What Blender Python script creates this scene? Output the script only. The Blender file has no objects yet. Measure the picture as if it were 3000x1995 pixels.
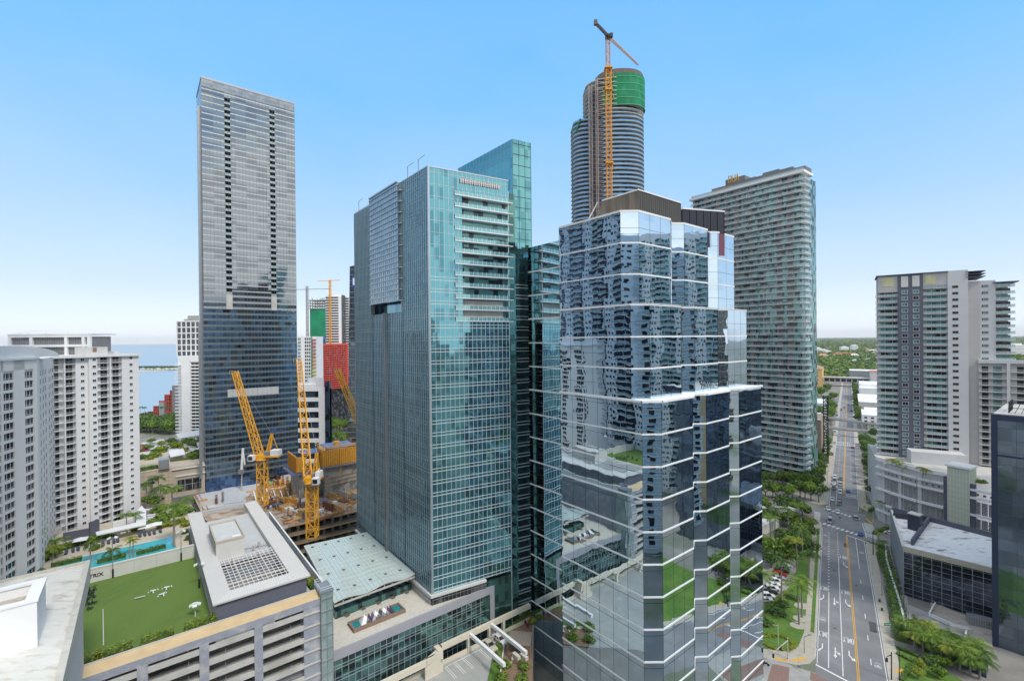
import bpy, bmesh, math, random
from mathutils import Matrix, Vector
random.seed(7)
S = bpy.context.scene
COL = S.collection
R_ = math.radians
#camera
FPX, CX, CY, CAMH = 1370., 1500., 997.5, 100.
ROLL, PITCH = R_(0.56), R_(-0.19)
cd = bpy.data.cameras.new('camera'); cam = bpy.data.objects.new('camera', cd); COL.objects.link(cam)
cd.sensor_width = 36.0; cd.lens = 36.0 * FPX / 3000.0
cd.clip_start = 0.5; cd.clip_end = 60000
cam.rotation_mode = 'QUATERNION'
cam.location = (0, 0, CAMH)
cam.rotation_quaternion = (Matrix.Rotation(R_(90) + PITCH, 3, 'X') @ Matrix.Rotation(-ROLL, 3, 'Z')).to_quaternion()
S.camera = cam
S.render.resolution_x, S.render.resolution_y = 1024, 680
#light
SUN_EL, SUN_AZ = 50, 138
w = bpy.data.worlds.new("World"); S.world = w; w.use_nodes = True
nt = w.node_tree; bg = nt.nodes['Background']
sky = nt.nodes.new('ShaderNodeTexSky'); sky.sky_type = 'NISHITA'; sky.sun_disc = False
sky.sun_elevation = R_(SUN_EL); sky.sun_rotation = R_(SUN_AZ)
sky.altitude = 0; sky.air_density = 1.3; sky.dust_density = 0.4; sky.ozone_density = 2.2
# sky texture, whitened towards the horizon the way humid coastal air does it, bright thin cloud in the half of the sky behind the camera
def wnode(t, **k):
 n = nt.nodes.new(t)
 for a, b in k.items(): setattr(n, a, b)
 return n
tcw = wnode('ShaderNodeTexCoord'); sxw = wnode('ShaderNodeSeparateXYZ'); nt.links.new(tcw.outputs['Generated'], sxw.inputs[0])
rmp = wnode('ShaderNodeValToRGB'); nt.links.new(sxw.outputs[2], rmp.inputs[0]); els = rmp.color_ramp.elements
els[0].position = 0.0; els[0].color = (.80, .86, .92, 1); els[1].position = 1.0; els[1].color = (.10, .36, .80, 1)
for p_, c_ in ((.10, (.52, .66, .84, 1)), (.25, (.32, .54, .82, 1)), (.45, (.17, .46, .82, 1)), (.60, (.12, .41, .80, 1))):
 e_ = els.new(p_); e_.color = c_
scl = wnode('ShaderNodeVectorMath', operation='SCALE'); scl.inputs['Scale'].default_value = 1 / .13; nt.links.new(rmp.outputs[0], scl.inputs[0])
mixs = wnode('ShaderNodeMix', data_type='RGBA'); mixs.inputs[0].default_value = .93
nt.links.new(sky.outputs[0], mixs.inputs[6]); nt.links.new(scl.outputs[0], mixs.inputs[7])
cn = wnode('ShaderNodeTexNoise'); cn.inputs['Scale'].default_value = 2.2; cn.inputs['Detail'].default_value = 7; cn.inputs['Roughness'].default_value = .55
mpw = wnode('ShaderNodeMapping'); mpw.inputs['Scale'].default_value = (1, 1, 2.2); nt.links.new(tcw.outputs['Generated'], mpw.inputs[0]); nt.links.new(mpw.outputs[0], cn.inputs['Vector'])
cr = wnode('ShaderNodeMapRange'); cr.inputs[1].default_value = .36; cr.inputs[2].default_value = .54; nt.links.new(cn.outputs[0], cr.inputs[0])
yb = wnode('ShaderNodeMapRange'); yb.inputs[3].default_value = .035; yb.inputs[1].default_value = .25; yb.inputs[2].default_value = -.35; nt.links.new(sxw.outputs[1], yb.inputs[0])
zb = wnode('ShaderNodeMapRange'); zb.inputs[1].default_value = .64; zb.inputs[2].default_value = .85; nt.links.new(sxw.outputs[2], zb.inputs[0])  # unseen cloud added overhead, only to make the ambient light less blue
mx_ = wnode('ShaderNodeMath', operation='MAXIMUM'); nt.links.new(yb.outputs[0], mx_.inputs[0]); nt.links.new(zb.outputs[0], mx_.inputs[1])
ml = wnode('ShaderNodeMath', operation='MULTIPLY'); nt.links.new(cr.outputs[0], ml.inputs[0]); nt.links.new(mx_.outputs[0], ml.inputs[1])
m3 = wnode('ShaderNodeMix', data_type='RGBA'); nt.links.new(ml.outputs[0], m3.inputs[0]); nt.links.new(mixs.outputs[2], m3.inputs[6]); m3.inputs[7].default_value = (.98 / .13, .97 / .13, .95 / .13, 1)
nt.links.new(m3.outputs[2], bg.inputs[0]); bg.inputs[1].default_value = 0.13
sl = bpy.data.lights.new('sun', 'SUN'); sl.energy = 2.1; sl.angle = R_(12); sl.color = (1, .95, .88)
so = bpy.data.objects.new('sun', sl); COL.objects.link(so)
sd = Vector((math.sin(R_(SUN_AZ)) * math.cos(R_(SUN_EL)), math.cos(R_(SUN_AZ)) * math.cos(R_(SUN_EL)), math.sin(R_(SUN_EL))))
so.rotation_mode = 'QUATERNION'; so.rotation_quaternion = (-sd).to_track_quat('-Z', 'Y')
so.location = (0, -50, 400)
S.view_settings.view_transform = 'Standard'; S.view_settings.look = 'None'
S.view_settings.exposure = 0.38; S.view_settings.gamma = 1
#measuring helpers (photo pixel of the 3000 px wide picture -> metres)
def ray(px, py):
 u = (px - CX) / FPX; v = -(py - CY) / FPX
 c, s = math.cos(ROLL), math.sin(ROLL); u2 = u * c + v * s; v2 = -u * s + v * c
 cp, sp = math.cos(PITCH), math.sin(PITCH)
 return (u2, cp - v2 * sp, sp + v2 * cp)
def G(px, py, z=0.):
 r = ray(px, py); t = (z - CAMH) / r[2]; return Vector((r[0] * t, r[1] * t, z))
def P(px, py, Y):
 r = ray(px, py); t = Y / r[1]; return Vector((r[0] * t, Y, CAMH + r[2] * t))
def proj(p):
 cp, sp = math.cos(PITCH), math.sin(PITCH); x, y, z = p[0], p[1], p[2] - CAMH
 d = y * cp + z * sp
 if d < 1: return None
 v2 = (-y * sp + z * cp) / d; u2 = x / d; c, s = math.cos(ROLL), math.sin(ROLL)
 return (CX + (u2 * c - v2 * s) * FPX, CY - (u2 * s + v2 * c) * FPX, d)
def hit(o, azd, px, py):
 "distance along a facade (from o, heading azd) and height where that pixel meets it"
 a = R_(azd); dx, dy = math.sin(a), math.cos(a); r = ray(px, py)
 det = r[0] * (-dy) + r[1] * dx; k = (o[0] * (-dy) + o[1] * dx) / det
 return ((k * r[0] - o[0]) * dx + (k * r[1] - o[1]) * dy), CAMH + r[2] * k
def go(o, azd, t, out=0.):
 "point t metres along heading azd and 'out' metres to the left of it"
 a = R_(azd); return Vector((o[0] + math.sin(a) * t - math.cos(a) * out, o[1] + math.cos(a) * t + math.sin(a) * out, 0))
def rz(azd): return R_(90 - azd)          # rotation that lays local +x along compass heading azd
#mesh builder
class MB:
 def __init__(s): s.v = []; s.f = []; s.m = []; s.smooth = False; s.x = None
 def pt(s, p):
  p = Vector(p)
  if s.x is not None: p = s.x @ p
  s.v.append(p); return len(s.v) - 1
 def face(s, pts, m=0):
  i = [s.pt(p) for p in pts]; s.f.append(i); s.m.append(m)
 def box(s, x0, x1, y0, y1, z0, z1, m=0):
  if x0 > x1: x0, x1 = x1, x0
  if y0 > y1: y0, y1 = y1, y0
  if z0 > z1: z0, z1 = z1, z0
  i = [s.pt(p) for p in ((x0,y0,z0),(x1,y0,z0),(x1,y1,z0),(x0,y1,z0),(x0,y0,z1),(x1,y0,z1),(x1,y1,z1),(x0,y1,z1))]
  for q in ((0,3,2,1),(4,5,6,7),(0,1,5,4),(1,2,6,5),(2,3,7,6),(3,0,4,7)):
   s.f.append([i[k] for k in q]); s.m.append(m)
 def prism(s, poly, z0, z1, m=0, mt=None, bottom=True):
  poly = [(p[0], p[1]) for p in poly]
  ar = sum(poly[i][0] * poly[(i+1) % len(poly)][1] - poly[(i+1) % len(poly)][0] * poly[i][1] for i in range(len(poly)))
  if ar < 0: poly = poly[::-1]
  n = len(poly)
  a = [s.pt((p[0], p[1], z0)) for p in poly]; b = [s.pt((p[0], p[1], z1)) for p in poly]
  for i in range(n):
   j = (i + 1) % n; s.f.append([a[i], a[j], b[j], b[i]]); s.m.append(m)
  s.f.append(b); s.m.append(m if mt is None else mt)
  if bottom: s.f.append(a[::-1]); s.m.append(m)
 def bar(s, p, q, w, h=None, m=0):
  p, q = Vector(p), Vector(q); d = q - p
  if d.length < 1e-6: return
  h = h or w; up = Vector((0, 0, 1)) if abs(d.normalized().z) < .98 else Vector((0, 1, 0))
  a = d.cross(up).normalized() * w / 2; b = a.cross(d).normalized() * h / 2
  i = [s.pt(c) for c in (p-a-b, p+a-b, p+a+b, p-a+b, q-a-b, q+a-b, q+a+b, q-a+b)]
  for k in ((0,1,2,3),(7,6,5,4),(0,4,5,1),(1,5,6,2),(2,6,7,3),(3,7,4,0)):
   s.f.append([i[c] for c in k]); s.m.append(m)
 def tube(s, p, q, r, r2=None, n=8, m=0, cap=True):
  p, q = Vector(p), Vector(q); d = (q - p).normalized(); r2 = r if r2 is None else r2
  up = Vector((0, 0, 1)) if abs(d.z) < .98 else Vector((1, 0, 0))
  a = d.cross(up).normalized(); b = d.cross(a)
  A = [s.pt(p + (a * math.cos(t) + b * math.sin(t)) * r) for t in [2*math.pi*k/n for k in range(n)]]
  B = [s.pt(q + (a * math.cos(t) + b * math.sin(t)) * r2) for t in [2*math.pi*k/n for k in range(n)]]
  for k in range(n):
   j = (k + 1) % n; s.f.append([A[j], A[k], B[k], B[j]]); s.m.append(m)
  if cap: s.f.append(A); s.m.append(m); s.f.append(B[::-1]); s.m.append(m)
 def path(s, pts, r, n=6, m=0):
  for i in range(len(pts) - 1):
   rr = r if not isinstance(r, (list, tuple)) else r[i]; r2 = r if not isinstance(r, (list, tuple)) else r[i+1]
   s.tube(pts[i], pts[i+1], rr, r2, n, m)
 def lattice(s, p, q, w, w2=None, step=None, ch=.22, br=.12, m=0, tri=False):
  "square (or triangular) lattice boom or mast from p to q"
  p, q = Vector(p), Vector(q); d = q - p; L = d.length; d.normalize(); w2 = w2 or w
  up = Vector((0, 0, 1)) if abs(d.z) < .95 else Vector((0, 1, 0))
  a = d.cross(up).normalized(); b = a.cross(d).normalized(); step = step or w
  n = max(2, int(L / step)); cs = ((-1,-1),(1,-1),(0,1)) if tri else ((-1,-1),(1,-1),(1,1),(-1,1))
  def c(k, t):
   ww = (w + (w2 - w) * t) / 2; return p + d * (L * t) + a * cs[k][0] * ww + b * cs[k][1] * ww
  for k in range(len(cs)):
   s.bar(c(k, 0), c(k, 1), ch, m=m)
   k2 = (k + 1) % len(cs)
   for i in range(n):
    t0, t1 = i / n, (i + 1) / n
    s.bar(c(k, t0), c(k2, t1) if i % 2 else c(k2, t1), br, m=m) if i % 2 else s.bar(c(k2, t0), c(k, t1), br, m=m)
    s.bar(c(k, t0), c(k2, t0), br, m=m)
 def sphere(s, c, r, m=0, n=8, k=5, sz=1.):
  c = Vector(c); rows = []
  for i in range(k + 1):
   th = math.pi * i / k
   rows.append([s.pt(c + Vector((r*math.sin(th)*math.cos(2*math.pi*j/n), r*math.sin(th)*math.sin(2*math.pi*j/n), r*math.cos(th)*sz))) for j in range(n)])
  for i in range(k):
   for j in range(n):
    q = [rows[i][j], rows[i+1][j], rows[i+1][(j+1) % n], rows[i][(j+1) % n]]; s.f.append(q); s.m.append(m)
 def mesh(s, name, mats):
  me = bpy.data.meshes.new(name); me.from_pydata([tuple(v) for v in s.v], [], s.f)
  for m in (mats if isinstance(mats, (list, tuple)) else [mats]): me.materials.append(m)
  if s.m: me.polygons.foreach_set('material_index', s.m)
  if s.smooth: me.polygons.foreach_set('use_smooth', [True] * len(me.polygons))
  me.update(); return me
 def build(s, name, mats, parent=None, **k):
  return obj(name, s.mesh(name, mats), parent, **k)
def tag(o, label=None, cat=None, group=None, kind=None):
 if label: o['label'] = label
 if cat: o['category'] = cat
 if group: o['group'] = group
 if kind: o['kind'] = kind
 return o
def obj(name, me, parent=None, label=None, cat=None, group=None, kind=None, loc=None, rot=None, sc=None):
 o = bpy.data.objects.new(name, me); COL.objects.link(o)
 if parent is not None: o.parent = parent
 if loc is not None: o.location = loc
 if rot is not None: o.rotation_euler = (0, 0, rot) if not isinstance(rot, (tuple, list)) else rot
 if sc is not None: o.scale = sc if isinstance(sc, (tuple, list)) else (sc, sc, sc)
 return tag(o, label, cat, group, kind)
def thing(name, label, cat, loc=(0, 0, 0), rot=0., group=None):
 return obj(name, None, None, label, cat, group, loc=loc, rot=rot)
def struct(name, mb, mat): return mb.build(name, mat, kind='structure')
class Rep:
 "repeats of one part: the largest in view become parts, the rest one mesh"
 def __init__(s, root, name, vs, cap=95):
  s.root, s.name, s.vs, s.cap, s.it = root, name, vs if isinstance(vs, list) else [vs], cap, []
 def add(s, loc, rot=0., sc=(1, 1, 1), v=0): s.it.append((loc, rot, sc, v % len(s.vs)))
 def done(s):
  rl, rr = s.root.location, s.root.rotation_euler.z
  RM = Matrix.Translation(rl) @ Matrix.Rotation(rr, 4, 'Z')
  def score(it):
   q = proj(RM @ Vector(it[0]))
   if q is None or not (-20 < q[0] < 3020 and -20 < q[1] < 2015): return 0
   return 1000 * max(it[2]) / q[2]
  it = sorted(s.it, key=score, reverse=True)
  for loc, rot, sc, v in it[:s.cap]: obj(s.name, s.vs[v], s.root, loc=loc, rot=rot, sc=tuple(sc))
  rest = it[s.cap:]
  if rest:
   mats = []; V = []; Fc = []; MI = []
   for m in s.vs:
    for q in m.materials:
     if q not in mats: mats.append(q)
   for loc, rot, sc, v in rest:
    me = s.vs[v]; X = Matrix.Translation(Vector(loc)) @ Matrix.Rotation(rot, 4, 'Z') @ Matrix.Diagonal((sc[0], sc[1], sc[2], 1))
    b = len(V); V += [tuple(X @ k.co) for k in me.vertices]
    for p in me.polygons: Fc.append([b + i for i in p.vertices]); MI.append(mats.index(me.materials[p.material_index]))
   me = bpy.data.meshes.new(s.name); me.from_pydata(V, [], Fc)
   for q in mats: me.materials.append(q)
   me.polygons.foreach_set('material_index', MI)
   obj(s.name, me, s.root, kind='stuff')
def copy_tree(o, parent=None, loc=None, rot=None, label=None, sc=None):
 c = o.copy(); COL.objects.link(c); c.parent = parent
 if loc is not None: c.location = loc
 if rot is not None: c.rotation_euler = (0, 0, rot)
 if sc is not None: c.scale = (sc, sc, sc) if not isinstance(sc, tuple) else sc
 if label: c['label'] = label
 for ch in KIDS.get(o.name, []): copy_tree(ch, c)
 return c
KIDS = {}
def index_kids():
 KIDS.clear()
 for o in COL.objects:
  if o.parent: KIDS.setdefault(o.parent.name, []).append(o)
#materials
def nn(nt, t, **k):
 n = nt.nodes.new(t)
 for a, b in k.items(): setattr(n, a, b)
 return n
def mat(name, col, rough=.8, metal=0., var=.12, scale=.35, col2=None, amt2=.5, s2=.08, stretch=(1, 1, 1), spec=.4, bump=0., fine=True, hue=None):
 "painted / mineral surface: two noises of different size vary its own colour"
 m = bpy.data.materials.new(name); m.use_nodes = True; nt = m.node_tree; L = nt.links; b = nt.nodes['Principled BSDF']
 b.inputs['Roughness'].default_value = rough; b.inputs['Metallic'].default_value = metal
 b.inputs['Specular IOR Level'].default_value = spec
 if var <= 0 and col2 is None: b.inputs['Base Color'].default_value = (*col, 1); return m
 g = nn(nt, 'ShaderNodeNewGeometry'); mp = nn(nt, 'ShaderNodeMapping'); mp.inputs['Scale'].default_value = stretch
 L.new(g.outputs['Position'], mp.inputs[0])
 n1 = nn(nt, 'ShaderNodeTexNoise'); n1.inputs['Scale'].default_value = scale; n1.inputs['Detail'].default_value = 6; n1.inputs['Roughness'].default_value = .65
 L.new(mp.outputs[0], n1.inputs['Vector'])
 r1 = nn(nt, 'ShaderNodeValToRGB'); e = r1.color_ramp.elements
 e[0].position = .3; e[1].position = .7
 e[0].color = (*[c * (1 - var) for c in col], 1); e[1].color = (*[min(1, c * (1 + var)) for c in col], 1)
 L.new(n1.outputs[0], r1.inputs[0]); out = r1.outputs[0]
 if col2 is not None:
  n2 = nn(nt, 'ShaderNodeTexNoise'); n2.inputs['Scale'].default_value = s2; n2.inputs['Detail'].default_value = 5
  L.new(mp.outputs[0], n2.inputs['Vector'])
  r2 = nn(nt, 'ShaderNodeValToRGB'); e = r2.color_ramp.elements; e[0].position = 1 - amt2 - .08; e[1].position = 1 - amt2 + .08
  L.new(n2.outputs[0], r2.inputs[0])
  mx = nn(nt, 'ShaderNodeMix', data_type='RGBA'); L.new(r2.outputs[0], mx.inputs[0]); L.new(out, mx.inputs[6]); mx.inputs[7].default_value = (*col2, 1)
  out = mx.outputs[2]
 L.new(out, b.inputs['Base Color'])
 if bump:
  bp = nn(nt, 'ShaderNodeBump'); bp.inputs['Strength'].default_value = bump; L.new(n1.outputs[0], bp.inputs['Height']); L.new(bp.outputs[0], b.inputs['Normal'])
 return m
def glass(name, col, col2=None, metal=.75, rough=.04, cw=1.5, chh=3.4, tilt=.01, wob=.004, ws=.35, lit=None, spec=.5, amt2=.5, dirt=0):
 "coated facade glass: every pane leans a little and some panes have blinds behind them"
 m = bpy.data.materials.new(name); m.use_nodes = True; nt = m.node_tree; L = nt.links; b = nt.nodes['Principled BSDF']
 tc = nn(nt, 'ShaderNodeTexCoord'); sx = nn(nt, 'ShaderNodeSeparateXYZ'); L.new(tc.outputs['Object'], sx.inputs[0])
 ad = nn(nt, 'ShaderNodeMath', operation='ADD'); L.new(sx.outputs[0], ad.inputs[0]); L.new(sx.outputs[1], ad.inputs[1])
 def cell(sock, w):
  a = nn(nt, 'ShaderNodeMath', operation='DIVIDE'); L.new(sock, a.inputs[0]); a.inputs[1].default_value = w
  f = nn(nt, 'ShaderNodeMath', operation='FLOOR'); L.new(a.outputs[0], f.inputs[0]); return f.outputs[0]
 cb = nn(nt, 'ShaderNodeCombineXYZ'); L.new(cell(ad.outputs[0], cw), cb.inputs[0]); L.new(cell(sx.outputs[2], chh), cb.inputs[1])
 wn = nn(nt, 'ShaderNodeTexWhiteNoise', noise_dimensions='3D'); L.new(cb.outputs[0], wn.inputs[0])
 g = nn(nt, 'ShaderNodeNewGeometry')
 sb = nn(nt, 'ShaderNodeVectorMath', operation='SUBTRACT'); L.new(wn.outputs['Color'], sb.inputs[0]); sb.inputs[1].default_value = (.5, .5, .5)
 sc = nn(nt, 'ShaderNodeVectorMath', operation='SCALE'); L.new(sb.outputs[0], sc.inputs[0]); sc.inputs['Scale'].default_value = tilt * 2
 no = nn(nt, 'ShaderNodeTexNoise'); no.inputs['Scale'].default_value = ws; no.inputs['Detail'].default_value = 1.5; L.new(tc.outputs['Object'], no.inputs['Vector'])
 s2 = nn(nt, 'ShaderNodeVectorMath', operation='SUBTRACT'); L.new(no.outputs['Color'], s2.inputs[0]); s2.inputs[1].default_value = (.5, .5, .5)
 s3 = nn(nt, 'ShaderNodeVectorMath', operation='SCALE'); L.new(s2.outputs[0], s3.inputs[0]); s3.inputs['Scale'].default_value = wob * 2
 a1 = nn(nt, 'ShaderNodeVectorMath', operation='ADD'); L.new(g.outputs['Normal'], a1.inputs[0]); L.new(sc.outputs[0], a1.inputs[1])
 a2 = nn(nt, 'ShaderNodeVectorMath', operation='ADD'); L.new(a1.outputs[0], a2.inputs[0]); L.new(s3.outputs[0], a2.inputs[1])
 nm = nn(nt, 'ShaderNodeVectorMath', operation='NORMALIZE'); L.new(a2.outputs[0], nm.inputs[0]); L.new(nm.outputs[0], b.inputs['Normal'])
 rp = nn(nt, 'ShaderNodeValToRGB'); rp.color_ramp.interpolation = 'LINEAR'; e = rp.color_ramp.elements
 c2 = col2 or tuple(c * .75 for c in col)
 e[0].position = 0; e[0].color = (*col, 1); e[1].position = max(.01, 1 - amt2); e[1].color = (*col, 1)
 x = e.new(min(1, 1 - amt2 + .06)); x.color = (*c2, 1)
 L.new(wn.outputs['Value'], rp.inputs[0]); L.new(rp.outputs[0], b.inputs['Base Color'])
 b.inputs['Metallic'].default_value = metal; b.inputs['Roughness'].default_value = rough; b.inputs['Specular IOR Level'].default_value = spec
 return m
M = {}
M['white'] = mat('white_paint', (.76, .76, .76), .7, var=.05, scale=.15)
M['condo'] = mat('condo_render', (.74, .735, .73), .8, var=.05, scale=.2, stretch=(1, 1, .15), col2=(.66, .655, .65), amt2=.35, s2=.15)
M['offwhite'] = mat('offwhite_render', (.60, .59, .56), .8, var=.08, scale=.3)
M['rail'] = mat('rail_white', (.76, .76, .77), .5, var=0)
M['slab'] = mat('balcony_slab', (.62, .61, .58), .8, var=.1, scale=.6)
M['black'] = mat('black_metal', (.015, .016, .02), .5, var=0)
M['dark'] = mat('dark_opening', (.02, .02, .022), .9, var=0)
M['steel'] = mat('grey_metal', (.33, .35, .37), .4, .5, var=.08)
M['mull'] = mat('mullion_light', (.48, .54, .57), .35, .6, var=.05)
M['mullw'] = mat('mullion_white', (.72, .74, .75), .4, .3, var=.04)
M['crane'] = mat('crane_yellow', (.82, .40, .02), .55, var=.12, scale=.8)
M['orange'] = mat('formwork_orange', (.68, .32, .035), .7, var=.2, scale=.9)
M['win'] = glass('window_glass', (.05, .06, .075), (.16, .17, .18), metal=.0, rough=.08, cw=1.1, chh=1.4, tilt=.03, amt2=.25)
M['wind'] = glass('window_dark', (.018, .02, .024), (.09, .09, .10), metal=.0, rough=.08, cw=1.3, chh=2.9, tilt=.03, amt2=.3)
M['wint'] = glass('window_teal', (.16, .33, .33), (.03, .05, .055), metal=.35, rough=.1, cw=1.6, chh=3.1, tilt=.02, amt2=.42)
M['conc'] = mat('concrete', (.36, .355, .33), .9, var=.15, scale=.4, col2=(.25, .245, .225), amt2=.4, s2=.2)
M['concl'] = mat('concrete_light', (.50, .49, .46), .9, var=.1, scale=.4, col2=(.40, .39, .36), amt2=.4, s2=.15)
M['asph'] = mat('asphalt', (.235, .235, .238), .9, var=.12, scale=.25, col2=(.19, .19, .193), amt2=.5, s2=.07)
M['side'] = mat('sidewalk', (.42, .38, .31), .9, var=.10, scale=.5)
M['paintw'] = mat('road_white', (.72, .72, .70), .7, var=.10, scale=2)
M['painty'] = mat('road_yellow', (.72, .36, .02), .7, var=.10, scale=2)
M['brick'] = mat('brick_paving', (.24, .15, .125), .9, var=.15, scale=1.5)
M['grass'] = mat('lawn_grass', (.085, .17, .025), .95, var=.3, scale=1.2, col2=(.12, .20, .035), amt2=.45, s2=.15)
M['turf'] = mat('artificial_turf', (.11, .18, .036), .95, var=.12, scale=.8, col2=(.122, .195, .04), amt2=.5, s2=.12, stretch=(1, .35, 1))
def leafmat(name, c, c2):
 m = bpy.data.materials.new(name); m.use_nodes = True; nt = m.node_tree; L = nt.links; b = nt.nodes['Principled BSDF']
 g = nn(nt, 'ShaderNodeNewGeometry'); n1 = nn(nt, 'ShaderNodeTexNoise'); n1.inputs['Scale'].default_value = .7; n1.inputs['Detail'].default_value = 4
 L.new(g.outputs['Position'], n1.inputs['Vector'])
 ad = nn(nt, 'ShaderNodeMath', operation='ADD'); sc = nn(nt, 'ShaderNodeMath', operation='MULTIPLY'); sc.inputs[1].default_value = .45
 L.new(g.outputs['Random Per Island'], sc.inputs[0]); L.new(sc.outputs[0], ad.inputs[0])
 s2 = nn(nt, 'ShaderNodeMath', operation='MULTIPLY_ADD'); s2.inputs[1].default_value = 1.6; s2.inputs[2].default_value = -.55
 L.new(n1.outputs[0], s2.inputs[0]); L.new(s2.outputs[0], ad.inputs[1])
 r = nn(nt, 'ShaderNodeValToRGB'); e = r.color_ramp.elements; e[0].color = (*c, 1); e[1].color = (*c2, 1); e[0].position = .15; e[1].position = .85
 L.new(ad.outputs[0], r.inputs[0]); L.new(r.outputs[0], b.inputs['Base Color']); b.inputs['Roughness'].default_value = .7; b.inputs['Specular IOR Level'].default_value = .25
 return m
M['leaf'] = leafmat('foliage_mid', (.05, .10, .014), (.19, .29, .035))
M['leafd'] = leafmat('foliage_dark', (.03, .065, .016), (.11, .19, .035))
M['leafy'] = leafmat('foliage_yellow', (.10, .16, .015), (.32, .34, .04))
M['leafb'] = leafmat('foliage_bluegreen', (.05, .09, .045), (.16, .22, .11))
M['bark'] = mat('bark', (.17, .15, .12), .95, var=.25, scale=2)
M['palmbark'] = mat('palm_bark', (.27, .25, .22), .95, var=.2, scale=3)
# == shared facade helpers
def grid(mb, W, z0, z1, vs, zs, vw=.07, vd=.12, hw=.09, hd=.10, m=0, x0=0., inset=0.):
 n = max(1, round((W - x0) / vs))
 for i in range(n + 1):
  x = x0 + (W - x0) * i / n; mb.box(x - vw/2, x + vw/2, inset - vd, inset + .02, z0, z1, m)
 for z in zs: mb.box(x0, W, inset - hd, inset + .02, z - hw/2, z + hw/2, m)
def frange(a, b, s):
 o = [];
 while a < b - 1e-6: o.append(a); a += s
 return o
def face(root, o, az): return dict(parent=root, loc=(o[0] - root.location.x, o[1] - root.location.y, 0), rot=rz(az) - root.rotation_euler.z)
def window_mesh(w, h, frame=.07, depth=.12, fm=None, gm=None, cross=True):
 mb = MB(); f = frame
 mb.box(-w/2, w/2, -.02, .0, 0, h, 1)
 mb.box(-w/2 - f, -w/2 + f/2, -depth, 0, -f, h + f); mb.box(w/2 - f/2, w/2 + f, -depth, 0, -f, h + f)
 mb.box(-w/2 - f, w/2 + f, -depth - .04, 0, -f - .04, f/2); mb.box(-w/2 + f/2, w/2 - f/2, -depth, 0, h - f/2, h + f)
 if cross: mb.box(-f/3, f/3, -depth * .7, 0, f/2, h - f/2)
 return mb.mesh('window', [fm or M['rail'], gm or M['win']])
def balcony_mesh(w, d=1.5, rail='bars', slab=.2, rm=None, sm=None, h=1.05, furn=False):
 mb = MB(); mb.box(-w/2, w/2, -d, 0, -slab, 0, 1)
 mb.bar((-w/2, -d + .05, h), (w/2, -d + .05, h), .07, .06)
 mb.bar((-w/2 + .03, -d + .05, h), (-w/2 + .03, 0, h), .06, .06); mb.bar((w/2 - .03, -d + .05, h), (w/2 - .03, 0, h), .06, .06)
 if rail == 'bars':
  n = int(w / .28)
  for i in range(n + 1): x = -w/2 + .03 + (w - .06) * i / n; mb.box(x - .02, x + .02, -d + .03, -d + .07, 0, h)
 else:
  mb.box(-w/2, w/2, -d + .04, -d + .06, .06, h - .05, 2)
  n = int(w / 1.3)
  for i in range(n + 1): x = -w/2 + .03 + (w - .06) * i / n; mb.box(x - .03, x + .03, -d + .02, -d + .08, 0, h)
 if furn:
  mb.box(-.4, .1, -d + .4, -d + .9, 0, .42, 3); mb.box(-.45, -.35, -d + .4, -d + .9, .42, .85, 3)
 return mb.mesh('balcony', [rm or M['rail'], sm or M['slab'], M['railglass'], M['steel']])
def mat_rail():
 m = bpy.data.materials.new('railing_glass'); m.use_nodes = True; nt = m.node_tree; b = nt.nodes['Principled BSDF']
 b.inputs['Base Color'].default_value = (.42, .56, .60, 1); b.inputs['Roughness'].default_value = .06; b.inputs['Alpha'].default_value = .55
 return m
M['railglass'] = mat_rail()
def slabpoly(mb, poly, z, t=.25, m=0): mb.prism(poly, z - t, z, m)
# == ground, water, streets
NSO = G(2407, 1542); NA = 34.2          # near street: left kerb line, heading
FSO = G(2471, 1500); FA = 35.75         # far street: centre line, heading
def N(a, b, z=0.): r = R_(NA); return Vector((NSO.x + a * math.cos(r) + b * math.sin(r), NSO.y - a * math.sin(r) + b * math.cos(r), z))
def Fp(a, b, z=0.): r = R_(FA); return Vector((FSO.x + a * math.cos(r) + b * math.sin(r), FSO.y - a * math.sin(r) + b * math.cos(r), z))
def cs(k, z=0.): return Vector((k[0], k[1], z))
M['ground'] = mat('city_ground', (.23, .22, .20), .95, var=.25, scale=.06, col2=(.09, .13, .05), amt2=.42, s2=.02)
M['water'] = None
def water():
 m = bpy.data.materials.new('bay_water'); m.use_nodes = True; b = m.node_tree.nodes['Principled BSDF']; nt = m.node_tree
 b.inputs['Base Color'].default_value = (.30, .40, .48, 1); b.inputs['Roughness'].default_value = .5; b.inputs['Specular IOR Level'].default_value = .45
 n = nn(nt, 'ShaderNodeTexNoise'); n.inputs['Scale'].default_value = .02; n.inputs['Detail'].default_value = 6; bp = nn(nt, 'ShaderNodeBump'); bp.inputs['Strength'].default_value = .15; bp.inputs['Distance'].default_value = 2
 g = nn(nt, 'ShaderNodeNewGeometry'); nt.links.new(g.outputs['Position'], n.inputs['Vector']); nt.links.new(n.outputs[0], bp.inputs['Height']); nt.links.new(bp.outputs[0], b.inputs['Normal'])
 return m
M['water'] = water()
g = MB(); g.face([(-26000, -4000, 0), (26000, -4000, 0), (26000, 26000, 0), (-26000, 26000, 0)]); struct('ground', g, M['ground'])
g = MB(); q = [G(380, 1222), G(600, 1222), Vector((-260, 900, 0)), Vector((-900, 2600, 0)), Vector((-11500, 25900, 0)), Vector((-25900, 25900, 0)), Vector((-25900, 100, 0)), Vector((-700, 520, 0))]
g.face([(p.x, p.y, .15) for p in q][::-1]); g.v = g.v; struct('bay_water', g, M['water'])
for p in COL.objects['bay_water'].data.polygons:
 if p.normal.z < 0: COL.objects['bay_water'].data.flip_normals(); break
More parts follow.
